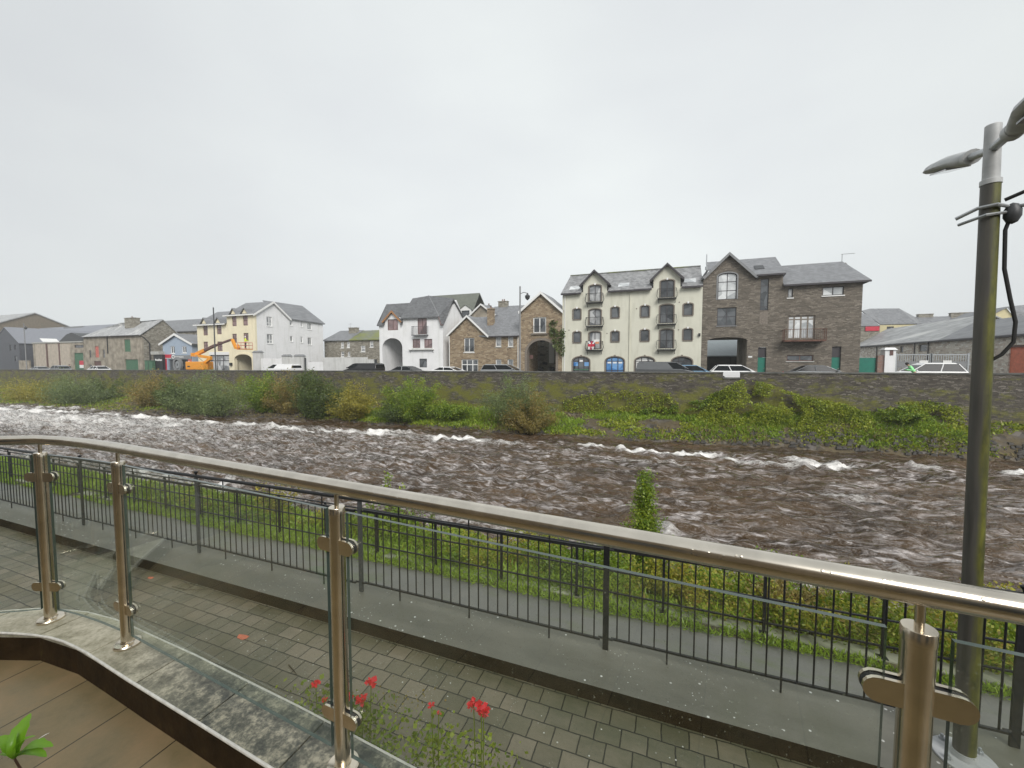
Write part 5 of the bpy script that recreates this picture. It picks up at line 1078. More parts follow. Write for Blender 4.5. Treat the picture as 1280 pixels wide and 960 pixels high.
lg=E.c(*zb(440,577)); mb=MB(); mb.plate(E,[[(lg[0]+.42*math.cos(a*.3142),lg[1]+.36*math.sin(a*.3142)) for a in range(20)],[(lg[0]+.28*math.cos(a*.3142),lg[1]+.22*math.sin(a*.3142)) for a in range(20)]],.16,.121); mb.build('logo_ring',M['frame_white'],sg)
mb=MB()
for k,(w_,h_) in enumerate(((.22,.3),(.16,.22),(.2,.26),(.16,.2),(.2,.24),(.16,.2),(.2,.22),(.16,.2),(.16,.24))):
    u=lg[0]+.62+k*.27; mb.fbox(E,u,lg[1]-h_/2-.03,u+w_*.8,lg[1]+h_/2-.03,.15,.121)
mb.build('sign_lettering',M['frame_white'],sg); bpy.data.objects['sign_lettering']['kind']='stuff'
rp_=rz(zb,230,610,300,860); b.fb('shop_pillar',E,(rp_[0],g0+.4,rp_[2],fa[1]-.11),.1,.0,M['red'])
rp_=rz(zb,737,630,800,860); b.fb('shop_pillar',E,(rp_[0],g0+.4,rp_[2],fb_[1]-.01),.1,.0,M['faded_red']); wp=rz(zb,737,665,765,725); b.fb('shop_notice',E,wp,.12,.1,M['frame_white'])
ty=E.c(*zb(553,735)); t=empty('display_tyre',(ty[0],YF-.2,ty[1]),'large grey tyre shown upright in the red shopfront','tyre')
def ring(c,r0,r1,fr,w0,w1,n=28): 
    mb=MB(); mb.plate(fr,[[(c[0]+r0*math.cos(a*2*math.pi/n),c[1]+r0*math.sin(a*2*math.pi/n)*1.25) for a in range(n)],[(c[0]+r1*math.cos(a*2*math.pi/n),c[1]+r1*math.sin(a*2*math.pi/n)*1.25) for a in range(n)]],w0,w1); return mb
ring(ty,1.15,.75,E,.5,.1).build('tyre_wall',M['midgrey'],t); ring(ty,.55,.2,E,.4,.15).build('wheel_rim',M['galv'],t)

# black hoarding with white lettering and low annexe, green box
FH=FY(YF-.6); h=rz(zb,35,535,208,800,FH); ho=empty('shop_hoarding',((h[0]+h[2])/2,YF-.6,gz(-90)),'black panelled shop annexe with a white lettered sign left of the red shopfront','sign')
MB().box((h[0],YF-.6,gz(-90)),(h[2],YF+1,h[3])).build('panel',M['black'],ho); c=rz(zb,30,478,180,500,FH); MB().box((h[0]-.3,YF-.9,h[3]+.05),(c[2],YF+1,c[3]+.1)).build('cornice',M['concrete'],ho)
l=rz(zb,65,615,205,660,FH); mb=MB(); n=6; ww_=(l[2]-l[0])/n
for k in range(n): mb.fbox(FH,l[0]+k*ww_,l[1]+(.05 if k%2 else 0),l[0]+(k+.75)*ww_,l[3]-(.0 if k%3==0 else .12),.03,.001)
o=mb.build('lettering',M['frame_white'],ho); o['kind']='stuff'
FG=FY(YF-1.2); h=rz(z1:=(lambda x,y:(x/5.333,370+y/5.333)),965,432,1015,484,FG); ub=empty('utility_cabinet',((h[0]+h[2])/2,YF-1,gz(-93)),'green street cabinet at the corner of the old stone house','cabinet')
MB().box((h[0],YF-1.2,gz(-93)),(h[2],YF-.7,h[3])).build('cabinet_body',M['dull_green'],ub); MB().box((h[0]-.06,YF-1.28,h[3]),(h[2]+.06,YF-.65,h[3]+.08)).build('cabinet_lid',M['dull_green'],ub)
MB().box((h[0]+(h[2]-h[0])/2-.03,YF-1.23,gz(-93)+.5),(h[0]+(h[2]-h[0])/2+.03,YF-1.201,h[3]-.1)).build('door_gap',M['black'],ub)

# ================= old grey stone house with loft door
def zh(x,y): return (100+x/10.667,390+y/10.667)
x0=E.c(*zh(55,500))[0]; x1=E.c(*zh(828,500))[0]; b=Bld('old_stone_house',((x0+x1)/2,YF,gz(-105)),'long old grey stone house with patchy slate roof and green loft door','house')
g0=gz(-105); ez=E.c(*zh(500,315))[1]; SX=FX(x1,1); pk=onX(*zh(1100,98),x1); bk=onX(*zh(1330,300),x1)
W6=[rz(zh,590,365,672,530),rz(zh,605,632,778,850),rz(zh,200,455,250,605),rz(zh,120,510,148,612),rz(zh,300,500,330,612),rz(zh,190,655,285,850),rz(zh,118,700,158,735)]
W6=[(a,max(v,g0+.3),c,d) for a,v,c,d in W6]
b.wall([(E,[[(x0,g0),(x1,g0),(x1,ez),(x0,ez)]]+[rect(*w) for w in W6]),(FX(x0,-1),[[(YF+.3,g0),(YF+7,g0),(YF+7,ez),(YF+.3,ez)]])],M['cement'],'front_wall')
b.wall([(SX,[[(YF+.3,g0),(bk.y,g0),(bk.y,ez),(pk.y,pk.z-.1),(YF+.3,ez)]])],M['stone_grey'],'gable_wall')
MB().fbox(E,*W6[0][:2],*W6[0][2:],-.12,-.2).build('loft_door',M['dull_green'],b.root)
MB().fbox(E,*W6[1][:2],*W6[1][2:],-.15,-.25).build('garage_door',M['dull_green'],b.root)
MB().fbox(E,*W6[2][:2],*W6[2][2:],-.12,-.2).build('shutter',M['faded_red'],b.root)['label']='faded red shutter'
for w in (W6[3],W6[4],W6[6]): b.win(E,w,M['trimstone'],M['glass'],1,1,fw=.1)
MB().fbox(E,*W6[5][:2],*W6[5][2:],-.12,-.2).build('door',M['frame_brown'],b.root)
ridgeL=onY(*zh(540,150),pk.y); 
b.roof([[fx(x0-.1,YF-.35,ez-.02),fx(x1+.15,YF-.35,ez-.02),fx(x1+.15,pk.y,pk.z),ridgeL+Vector((0,0,(pk.z-ridgeL.z)*.2)),onY(*zh(310,218),YF+4)],[fx(x1+.15,pk.y,pk.z),fx(x1+.15,bk.y+.3,ez-.02),fx(x0,bk.y+.3,ez-.02),onY(*zh(310,218),YF+4),ridgeL]],M['slate_light'],.15)
mb=MB(); mb.box((x0,YF-.48,ez-.16),(x1+.1,YF-.34,ez-.04)); mb.build('gutter',M['frame_dark'],b.root)
mb=MB(); xx=E.c(*zh(372,450))[0]; mb.tube([(xx,YF-.08,ez),(xx,YF-.08,ez-3.6)],.1,6); mb.build('downpipe',M['black'],b.root)
mb=MB(); q=onX(*zh(885,340),x1); mb.tube([(x1,YF-.2,ez-.1),(x1+.12,YF+.6,ez-.8),(x1+.12,YF+1.2,ez-1.6),(x1+.12,YF+1.2,g0+1)],.09,6); mb.build('downpipe',M['black'],b.root)
p=onY(*zh(695,80),pk.y-.8); b.chimney((p.x,pk.y-.8),3.2,1.1,pk.z-1.6,p.z-.1,M['stone_grey'],1)
# extension roof behind and right
FB=FY(58); b=Bld('rear_house',(-95,58,gz(-95)),'grey slate roofed house behind the blue shop','house')
a=onY(*z1(1110,165),62); c=onY(*z1(1330,190),62); e=onY(*z1(1250,232),58)
b.roof([[fx(a.x-2,58,e.z),fx(c.x+6,58,e.z),fx(c.x+6,62,a.z),fx(a.x-2,62,a.z)],[fx(a.x-2,62,a.z),fx(c.x+6,62,a.z),fx(c.x+6,66,e.z),fx(a.x-2,66,e.z)]],M['slate'],.15)
MB().box((a.x-1.8,58.3,gz(-95)),(c.x+5.8,65.7,e.z-.1)).build('wall',M['stone_grey'],b.root)
MB().box((xb1_+.7,YF+1.5,gz(-80)),(xy0-.05,YF+1.8,E.c(*zb(860,290))[1])).build('wall_infill',M['trimstone'],b.root)

# ================= warehouse with three cement panels and dark gable
def zw(x,y): return (x/10.667,385+y/10.667)
x0=E.c(*zw(443,600))[0]; x1=E.c(*zw(1118,600))[0]-.02; b=Bld('warehouse',((x0+x1)/2,YF,gz(-128)),'flat fronted warehouse of three pale cement panels with a green gate','warehouse')
g0=gz(-128); tz=E.c(*zw(700,468))[1]
gt_=rz(zw,990,598,1118,860); gt_=(gt_[0],g0+.3,gt_[2]-.1,gt_[3]); wn=rz(zw,992,492,1112,530)
b.wall([(E,[rect(x0,g0,x1,tz),rect(*gt_),rect(*wn)])],M['cement'])
for (a0,a1) in ((480,618),(650,785),(808,938)):
    r=rz(zw,a0,480,a1,785); MB().fbox(E,r[0],r[1],r[2],r[3],.06,-.01).build('wall_panel',M['panel'],b.root)
for xx in (632,800):
    r=rz(zw,xx-7,470,xx+7,800); MB().fbox(E,r[0],g0,r[2],r[3],.12,-.01).build('downpipe',M['frame_brown'],b.root)
gd=MB().fbox(E,*gt_[:2],*gt_[2:],-.15,-.25).build('gate',M['dull_green'],b.root); 
nt_=rz(zw,1055,702,1108,800,E); MB().fbox(E,nt_[0],nt_[1],nt_[2],nt_[1]+(nt_[3]-nt_[1])*.42,-.05,-.149).build('gate_notice',M['frame_white'],gd); MB().fbox(E,nt_[0],nt_[1]+(nt_[3]-nt_[1])*.42,nt_[2],nt_[3],-.05,-.149).build('gate_notice',M['red'],gd)
b.win(E,wn,M['frame_dark'],M['glass'],3,1,fw=.08)
mb=MB(); mb.box((x0-.1,YF-.15,tz),(x1,YF+.4,tz+.25)); mb.build('parapet',M['concrete'],b.root)
pp=[E.c(*zw(785,445)),E.c(*zw(1118,445)),E.c(*zw(1118,405)),E.c(*zw(970,330)),E.c(*zw(900,350)),E.c(*zw(785,410))]
YG=FY(YF+.5); pp=[YG.c(*zw(*q)) for q in ((780,455),(1120,455),(1118,405),(1000,345),(950,328),(880,355))]
mb=MB(); mb.plate(YG,[pp],0,-9); mb.build('roof_gable',M['darkgrey'],b.root)
MB().box((x0,YF+.35,g0),(x1,YF+10,tz-.1)).build('body',M['cement'],b.root)

# ================= dark clad house, far left
x1=E.c(*zw(262,600))[0]; xp=E.c(*zw(62,300))[0]; x0=xp-(x1-xp); b=Bld('dark_clad_house',(xp,YF,gz(-150)),'dark blue grey clad gable house with smooth grey roof at the left edge','house')
g0=gz(-150); pz=E.c(*zw(66,258))[1]; ez=E.c(*zw(262,470))[1]
W7=[rz(zw,125,485,150,572),rz(zw,190,488,218,555),rz(zw,195,637,228,712)]
b.wall([(E,[[(x0,g0),(x1,g0),(x1,ez),(xp,pz),(x0,ez)]]+[rect(*w) for w in W7]),(FX(x1,1),[[(YF+.3,g0),(YF+16,g0),(YF+16,ez),(YF+.3,ez)]]),(FX(x0,-1),[[(YF+.3,g0),(YF+16,g0),(YF+16,ez),(YF+.3,ez)]])],M['darkclad'])
for w in W7: b.win(E,w,M['frame_dark'],M['glass'],1,1,fw=.1)
grey_roof=paint('smooth_grey_sheet_roof',(.22,.23,.26),.5,.05)
b.roof([[fx(xp,YF-.1,pz+.12),fx(x1+.2,YF-.1,ez+.05),fx(x1+.2,YF+16.2,ez+.05),fx(xp,YF+16.2,pz+.12)],[fx(xp,YF-.1,pz+.12),fx(x0-.2,YF-.1,ez+.05),fx(x0-.2,YF+16.2,ez+.05),fx(xp,YF+16.2,pz+.12)]],grey_roof,.12)
q0=YF+4.2; kk=(pz-ez)/(x1-xp); mb=MB(); zz=lambda x: ez+(x1-x)*kk+.22; mb.slab([fx(x1-.6,q0,zz(x1-.6)),fx(x1-.6,q0+3,zz(x1-.6)),fx(x1-2.0,q0+3,zz(x1-2.0)),fx(x1-2.0,q0,zz(x1-2.0))],.06); mb.build('skylight',M['frame_white'],b.root)
w7=rz(zw,305,700,440,860); tag(MB().box((w7[0],YF-.6,g0),(w7[2],YF-.3,w7[3])).build('low_wall',M['cement']),'low cement wall between the dark clad house and the warehouse','wall')
# big brown gabled shed behind
XS=-190; SX=FX(XS,1); pk=onX(*zw(460,72),XS); nr=onX(*zw(-60,215),XS); fr_=onX(*zw(985,283),XS)
b=Bld('big_shed',(XS,pk.y,gz(-160)),'very wide brown gabled shed rising behind the dark clad house','shed')
b.wall([(SX,[[(nr.y,gz(-160)),(fr_.y,gz(-160)),(fr_.y,fr_.z),(pk.y,pk.z),(nr.y,nr.z)]])],M['browngable'])
b.roof([[fx(XS+.3,nr.y-1,nr.z-.2),pk+Vector((.3,0,.25)),fx(XS-60,pk.y,pk.z+.25),fx(XS-60,nr.y-1,nr.z-.2)],[pk+Vector((.3,0,.25)),fx(XS+.3,fr_.y+1,fr_.z-.1),fx(XS-60,fr_.y+1,fr_.z-.1),fx(XS-60,pk.y,pk.z+.25)]],M['slate_light'],.3)
# long grey roof building behind
YB=64; FB=FY(YB); b=Bld('long_grey_building',(-160,YB,gz(-150)),'long building with plain blue grey roof behind the warehouse','building')
a=onY(*zw(490,272),YB+6); c=onY(*zw(1600,300),YB+6); e=rz(zw,480,395,800,396,FB)
b.roof([[fx(e[0],YB,e[3]),fx(c.x+10,YB,e[3]),fx(c.x+10,YB+6,a.z),fx(a.x,YB+6,a.z)],[fx(a.x,YB+6,a.z),fx(c.x+10,YB+6,a.z),fx(c.x+10,YB+12,e[3]),fx(e[0],YB+12,e[3])]],grey_roof,.2)
MB().box((e[0]+.3,YB+.4,gz(-160)),(c.x+9,YB+11.5,e[3]-.1)).build('wall',M['darkclad'],b.root)
p=onY(*zw(1025,250),YB+6); MB().box((p.x-5,YB+5,a.z-1),(p.x+5,YB+8,p.z)).build('roof_box',M['midgrey'],b.root)

# ================= right of the dark stone building
Xr=31.0; SX=FX(Xr,-1); FXr=FX(Xr,-1)
def zr(x,y): return (1060+x/5.818,360+y/5.818)
b=Bld('long_stone_store',(Xr,70,gz(31)),'long low stone store with flaking limewash running back from the street at right','building')
g0=gz(31); ez=8.45; y0=50.2; y1=92; rzd=10.9
def rs(x0_,y0_,x1_,y1_): a=zr(x0_,y0_); c=zr(x1_,y1_); return rc(SX,a[0],a[1],c[0],c[1])
door=rs(1145,430,1290,640); door=(51.2,g0+.4,55.4,door[3]); ops=[rs(378,425,402,470),rs(515,410,575,462)]; dk=rs(1065,440,1120,640)
b.wall([(SX,[rect(y0+.3,g0,y1,ez),rect(*door)]+[rect(*w) for w in ops])],M['limewash'],'side_wall')
b.wall([(FY(y0),[[(Xr,g0),(Xr+9,g0),(Xr+9,ez),(Xr+3.0,10.35),(Xr,ez)]])],M['stone_grey'],'gable_wall')
MB().fbox(SX,door[0],door[1],door[2],door[3],-.1,-.2).build('garage_door',M['rust_red'],b.root)
MB().fbox(SX,door[0]-.1,door[3]+.01,door[2]+.1,door[3]+.2,.08,-.05).build('lintel',M['rust'],b.root)
for w in ops: b.win(SX,w,M['trimstone'],M['glass'],1,1,fw=.08)
ysp=onX(*zr(680,380),Xr).y
b.roof([[fx(Xr-.3,y0-.2,ez),fx(Xr-.3,ysp,ez),fx(Xr+3.0,ysp,10.55),fx(Xr+3.0,y0-.2,10.55)]],M['slate'],.15,label='newer plain grey half of the roof')
b.roof([[fx(Xr-.3,ysp+.01,ez),fx(Xr-.3,y1,ez),fx(Xr+4.5,y1,11.5),fx(Xr+4.5,ysp+.01,11.5)],[fx(Xr+3.0,y0,10.5),fx(Xr+9.3,y0,ez),fx(Xr+9.3,ysp,ez),fx(Xr+3.0,ysp,10.5)],[fx(Xr+4.5,ysp,11.45),fx(Xr+9.3,ysp,ez),fx(Xr+9.3,y1,ez),fx(Xr+4.5,y1,11.45)]],M['slate_light'],.15,label='old patchy half of the roof')
mb=MB(); mb.box((Xr-.42,y0-.1,ez-.22),(Xr-.28,y1,ez-.08)); mb.build('gutter',M['frame_dark'],b.root)
w=rs(1228,245,1290,262); mb=MB(); mb.slab([fx(Xr+2.2,52,ez+(2.5/4.8)*(11.5-ez)+.06),fx(Xr+2.2,55,ez+(2.5/4.8)*(11.5-ez)+.06),fx(Xr+3.0,55,ez+(3.3/4.8)*(11.5-ez)+.06),fx(Xr+3.0,52,ez+(3.3/4.8)*(11.5-ez)+.06)],.06); mb.build('skylight',M['frame_white'],b.root)
for xx in (215,490,590): 
    q=onX(*zr(xx,430),Xr); MB().tube([(Xr-.1,q.y,ez),(Xr-.1,q.y,g0+.5)],.06,6).build('downpipe',M['frame_dark'],b.root)
# pale yellow gable house
b=Bld('yellow_gable_house',(40,70,gz(40)),'pale yellow gable and grey roof rising behind the long stone store at right','house')
FB=FY(72); pk=FB.c(*zr(1150,142)); a=FB.c(*zr(1055,185)); c=FB.c(*zr(1240,215)); g0=gz(40)
b.wall([(FB,[[(a[0]-2,g0),(c[0],g0),(c[0],c[1]-.6),(pk[0],pk[1]),(a[0]-2,a[1]-1.2)]])],M['yellowgable'])
r1_=onY(*zr(1285,122),74); b.roof([[fx(pk[0],71.8,pk[1]+.1),fx(c[0]+.2,71.8,c[1]-.6),onY(*zr(1330,205),72),onY(*zr(1330,118),76)],[fx(pk[0],71.8,pk[1]+.1),fx(a[0]-2.2,71.8,a[1]-1.3),fx(a[0]-2.2,80,a[1]-1.3),fx(pk[0],80,pk[1]+.1)]],M['slate'],.15)
# grey hipped roof building behind
YB=96; FB=FY(YB); b=Bld('hipped_roof_building',(50,YB,gz(50)),'cream walled building with large grey hipped roof beyond the long store','building')
T=lambda x,y,dy=0: onY(*zr(x,y),YB+dy)
b.roof([[T(235,262),T(503,258),T(372,148,5),T(160,150,5)],[T(100,165,2),T(235,262),T(160,150,5)],[T(503,258),T(560,250,9),T(372,148,5)]],M['slate'],.2)
w=rz(zr,232,264,500,330,FB); wn=rz(zr,282,280,333,300,FB); b.wall([(FB,[rect(w[0],gz(50),w[2],w[3]),rect(*wn)])],M['yellowgable']); b.win(FB,wn,M['frame_dark'],M['glass'],2,1,fw=.1)
YB=92; FB=FY(YB); b=Bld('red_sided_building',(45,YB,gz(45)),'low grey roofed building with a red painted side peeping over the stone store','building')
T=lambda x,y,dy=0: onY(*zr(x,y),YB+dy)
b.roof([[T(60,275),T(232,275),T(150,195,4),T(60,170,4)]],M['slate'],.2); w=rz(zr,60,278,228,400,FB); b.wall([(FB,[rect(w[0],gz(45),w[2],w[3])])],M['stone_grey'])
w=rz(zr,125,280,226,312,FB); MB().fbox(FB,w[0],w[1],w[2],w[3],.15,-.0).build('red_panel',M['red'],b.root)
YB=100; FB=FY(YB); b=Bld('far_terrace',(70,YB,gz(60)),'row of plain grey slate roofs in the distance behind the lamp column','building')
T=lambda x,y,dy=0: onY(*zr(x,y),YB+dy)
b.roof([[T(505,270),T(735,258),T(750,205,4),T(460,210,4)],[T(735,262),T(980,230),T(1000,205,5),T(740,205,5)]],M['slate'],.2)
w=rz(zr,500,268,1000,420,FB); b.wall([(FB,[rect(w[0],gz(60),w[2],w[3]-.5)])],M['grey_render'])
for (x,y,wd) in ((558,205,2.2),(822,195,3.2)):
    q=onY(*zr(x,y),YB+4); b.chimney((q.x,YB+4),wd,.8,q.z-2.0,q.z+.3,M['stone_grey'],0)

# green yard gate, brick pier, white pier, palisade gates
FGt=FY(YF+.3); g=rz(zr,78,508,200,640,FGt); g0=gz(20)
t=empty('yard_gate',((g[0]+g[2])/2,YF+.3,g0),'bright green sheet metal yard gate beside the dark stone building','gate')
MB().box((g[0],YF+.3,g0+.3),(g[2],YF+.38,g[3])).build('gate_leaf',M['green_door'],t)
mb=MB(); mb.tube([(g[0]-.03,YF+.34,g0),(g[0]-.03,YF+.34,g[3]+.05),(g[2]+.05,YF+.34,g[3]+.05),(g[2]+.05,YF+.34,g0)],.06,6); mb.build('gate_frame',M['concrete'],t)
g=rz(zr,207,490,266,640,FGt); tag(MB().box((g[0],YF+.1,g0),(g[2],YF+.55,g[3])).build('brick_wall',M['redbrick']),'short red brick wall between the green yard gate and the white pier','wall')
g=rz(zr,266,450,345,640,FY(YF)); t=empty('gate_pier',((g[0]+g[2])/2,YF,g0),'tall white gate pier with a shallow pointed cap','gate pier')
MB().box((g[0],YF-.02,g0),(g[2],YF+.9,g[3])).build('pier_shaft',M['white'],t); cc=((g[0]+g[2])/2,YF+.44); e_=.12
MB().hull8([(g[0]-e_,YF-.14,g[3]),(g[2]+e_,YF-.14,g[3]),(g[2]+e_,YF+1.02,g[3]),(g[0]-e_,YF+1.02,g[3])],[(cc[0]-.35,cc[1]-.3,g[3]+.22),(cc[0]+.35,cc[1]-.3,g[3]+.22),(cc[0]+.35,cc[1]+.3,g[3]+.22),(cc[0]-.35,cc[1]+.3,g[3]+.22)]).build('pier_cap',M['white'],t)
n_=rz(zr,303,452,328,490,FY(YF)); MB().fbox(FY(YF),n_[0],n_[1],n_[2],n_[3],.05,.021).build('pier_plaque',M['frame_brown'],t)
def palisade(xa,xb,label,ya,sign):
    F=FY(YF+.5); g=rz(zr,xa,ya,xb,640,F); g0=gz(26)+.3; t=empty('steel_gate',((g[0]+g[2])/2,YF+.5,g0),label,'gate')
    mb=MB()
    for z in (g0+.15,g[3]-.08,F.c(*zr((xa+xb)/2,574))[1]): mb.box((g[0],YF+.47,z-.05),(g[2],YF+.53,z+.05))
    mb.box((g[0]-.06,YF+.44,g0),(g[0]+.06,YF+.56,g[3]+.05)); mb.box((g[2]-.06,YF+.44,g0),(g[2]+.06,YF+.56,g[3]+.05)); mb.build('gate_frame',M['galv'],t)
    n=int((g[2]-g[0])/.17)
    bars=MB()
    for k in range(1,n): x=g[0]+(g[2]-g[0])*k/n; bars.box((x-.022,YF+.485,g0+.1),(x+.022,YF+.515,g[3]-.03))
    bars.build('gate_bars',M['galv'],t)
    m_=F.c(*zr((xa+xb)/2,555))[1]; MB().box((g[0]+.1,YF+.46,m_-.28),(g[2]-.1,YF+.475,m_+.28)).build('gate_sheet',M['midgrey'],t)
    s=rz(zr,*sign,F); MB().box((s[0],YF+.40,s[1]),(s[2],YF+.44,s[3])).build('notice_board',M['frame_white'],t)
palisade(348,600,'left leaf of the grey steel bar gates with a small white notice',478,(515,527,577,560))
palisade(604,872,'right leaf of the grey steel bar gates with a small white notice',478,(686,527,750,560))

# ------------------------------------------------------------------ stainless and glass balustrade in the foreground
RAILP = [(-4.6,.10),(-4.1,.52),(-3.7,.80),(-3.36,1.03),(-3.16,1.135),(-2.98,1.165),(-2.75,1.172),(-2.51,1.168),(-1.8,1.118),(-1.04,1.064),(.44,.96),(1.9,.86),(5,.65)]
bal = empty('balustrade', (-1.3,1.1,ZC), 'curved stainless steel balustrade with clear glass panels and wet tubular handrail', 'balustrade')
mb = MB(); mb.tube([(x,y,5.475) for x,y in RAILP], .0255, 28); mb.build('handrail', M['steel_wet'], bal)
def raily(x): return float(np.interp(x,[p[0] for p in RAILP],[p[1] for p in RAILP]))
def tang(x):
    v = Vector((.2, raily(x+.1)-raily(x-.1), 0)).normalized(); return v
PX = [-4.1,-3.16,-2.52,-1.046,.44,1.93]
for x in PX:
    y = raily(x); mb = MB()
    mb.lathe((x,y,ZC), [(.0255,.012),(.0255,.905),(.0265,.906),(.0265,.930),(.0255,.9315),(.0080,.932)], 28)
    po = mb.build('post', M['steel'], bal)
    mb = MB(); mb.lathe((x,y,ZC), [(.0075,.93),(.0075,.985)], 14); mb.build('spigot', M['steel'], po)
    mb = MB(); mb.lathe((x,y,ZC), [(.056,.001),(.056,.010),(.052,.015),(.029,.017),(.027,.022)], 32); mb.build('base_cover', M['steel'], po)
    t = tang(x); n = Vector((-t.y,t.x,0))
    for z in (5.275, 4.668):
        for s in (-1,1):
            c = Vector((x,y,z)); prof = []
            prof = [(.018,-.024),(.052,-.024)] + [(.058+.024*math.cos(a), .024*math.sin(a)) for a in [(-90+180*k/8)*math.pi/180 for k in range(9)]] + [(.018,.024)]
            for w0, w1, mt, nm in ((.0065,.0145,'steel','clamp'),(-.0145,-.0065,'steel','clamp'),(-.0062,.0062,'rubber','clamp_gasket')):
                ins = .004 if nm == 'clamp_gasket' else 0
                A_ = [c + t*(s*u) + Vector((0,0,v*(1-.1*bool(ins)))) + n*w0 for u,v in prof]; 
                k = MB(); k.slab(A_, w1-w0, d=tuple(n)); 
                # the gasket hugs only the end past the glass edge
                o = k.build(nm, M[mt], po)
def pane(xa, xb, label=None):
    g0_, z0, z1 = .047, 4.535, 5.395
    n = 8; xs = [xa+(xb-xa)*i/n for i in range(n+1)]
    La = tang(xa)*g0_; Lb = tang(xb)*g0_
    pts = [Vector((x,raily(x),0)) for x in xs]; pts[0] += La; pts[-1] -= Lb
    pts = [p for i,p in enumerate(pts) if i in (0,n) or (p-pts[0]).length>.05]
    if abs(raily((xa+xb)/2) - (raily(xa)+raily(xb))/2) < .004: pts = [pts[0], pts[-1]]
    mb = MB(); nn = len(pts); th = .006; F = []; B = []
    for i,p in enumerate(pts):
        a = pts[max(0,i-1)]; b_ = pts[min(nn-1,i+1)]; t = (b_-a).normalized(); nv = Vector((-t.y,t.x,0))
        F.append(p-nv*th); B.append(p+nv*th)
    v = [(q.x,q.y,z) for z in (z0,z1) for q in F] + [(q.x,q.y,z) for z in (z0,z1) for q in B]
    fa = []; mi = []
    for i in range(nn-1):
        fa.append((i,i+1,nn+i+1,nn+i)); mi.append(0); fa.append((2*nn+i,3*nn+i,3*nn+i+1,2*nn+i+1)); mi.append(0)
        fa.append((i,2*nn+i,2*nn+i+1,i+1)); mi.append(1); fa.append((nn+i,nn+i+1,3*nn+i+1,3*nn+i)); mi.append(1)
    fa.append((0,nn,3*nn,2*nn)); mi.append(1); e=nn-1; fa.append((e,2*nn+e,3*nn+e,nn+e)); mi.append(1)
    for f,m_ in zip(fa,mi): pass
    mb.v = v; mb.f = [list(f) for f in fa]; mb.m = mi; mb.smooth = [False]*len(fa)
    return mb.build('glass_panel', [M['pane'],M['pane_edge']], bal)
for a,b_ in zip(PX[:-1],PX[1:]): pane(a,b_)

# ------------------------------------------------------------------ black railings by the pavement (near) and the river edge (far)
def FYl(x): return 3.955 + .0275*x*.5
near = empty('metal_railing', (0,3.95,ZK), 'black iron railing with thin upright bars and ball topped posts along the kerb', 'railing')
fp = [-.54+2.94*k for k in range(-9,4)]
for i,x in enumerate(fp):
    y = FYl(x); mb = MB(); mb.box((x-.028,y-.010,ZK),(x+.028,y+.010,4.235)); grey = (x < -3 and x > -7)
    po = mb.build('post', M['railgrey'] if grey else M['railblack'], near)
    if grey: po['label'] = 'post painted dull grey'
    mb = MB(); mb.lathe((x,y,4.20), [(.008,.03),(.012,.055),(.026,.075),(.026,.088),(.012,.096)], 12); mb.build('post_cap', M['railblack'], po)
    for z in (4.09,3.20):
        for s in (-1,1): k = MB(); k.tube([(x+s*.028,y-.012,z),(x+s*.07,y-.012,z)],.011,6); k.build('bracket', M['railblack'], po)
mb = MB(); mb.tube([(x,FYl(x)-.0,4.222) for x in fp], .022, 10); mb.build('top_rail', M['railblack'], near)
cnt = 0
order = sorted(range(len(fp)-1), key=lambda i: abs(fp[i]+1.47+.5))
rest = MB()
for i in order:
    a, b_ = fp[i]+.05, fp[i+1]-.05
    mb = MB(); mb.box((a,FYl(a)-.006,4.075),(b_,FYl(a)+.016,4.105)); 
    pn = mb.build('panel_rail', M['railblack'], near)
    mb = MB(); mb.box((a,FYl(a)-.006,3.19),(b_,FYl(a)+.016,3.208)); mb.build('panel_rail', M['railblack'], near)
    n = 25
    for k in range(n):
        x = a+(b_-a)*(k+.5)/n; y = FYl(a)+.005; lo, hi = 3.205, 4.076
        ext = k in (4,12,20)
        if ext: lo, hi = ZK, 4.205
        if cnt < 100:
            m_ = MB(); m_.tube([(x,y,lo),(x,y,hi)], .0085 if ext else .0074, 6); m_.build('baluster', M['railblack'], near); cnt += 1
        else: rest.tube([(x,y,lo),(x,y,hi)], .0085 if ext else .0074, 5)
o = rest.build('baluster', M['railblack'], near); o['kind'] = 'stuff'

far = empty('river_railing', (0,7.56,ZP), 'plain black three rail fence on the concrete river edge beyond the path', 'railing')
rp = [-.04+1.55*k for k in range(-22,9)]
for x in rp:
    mb = MB(); mb.box((x-.022,7.54,ZP+.03),(x+.022,7.585,2.46)); po = mb.build('post', M['railblack'], far)
    mb = MB(); mb.box((x-.06,7.51,ZP+.03),(x+.06,7.62,ZP+.042)); mb.build('base_plate', M['railblack'], po)
for z in (2.45,2.03,1.62):
    mb = MB(); mb.box((rp[0],7.548,z-.012),(rp[-1],7.578,z+.012)); mb.build('rail', M['railblack'], far)

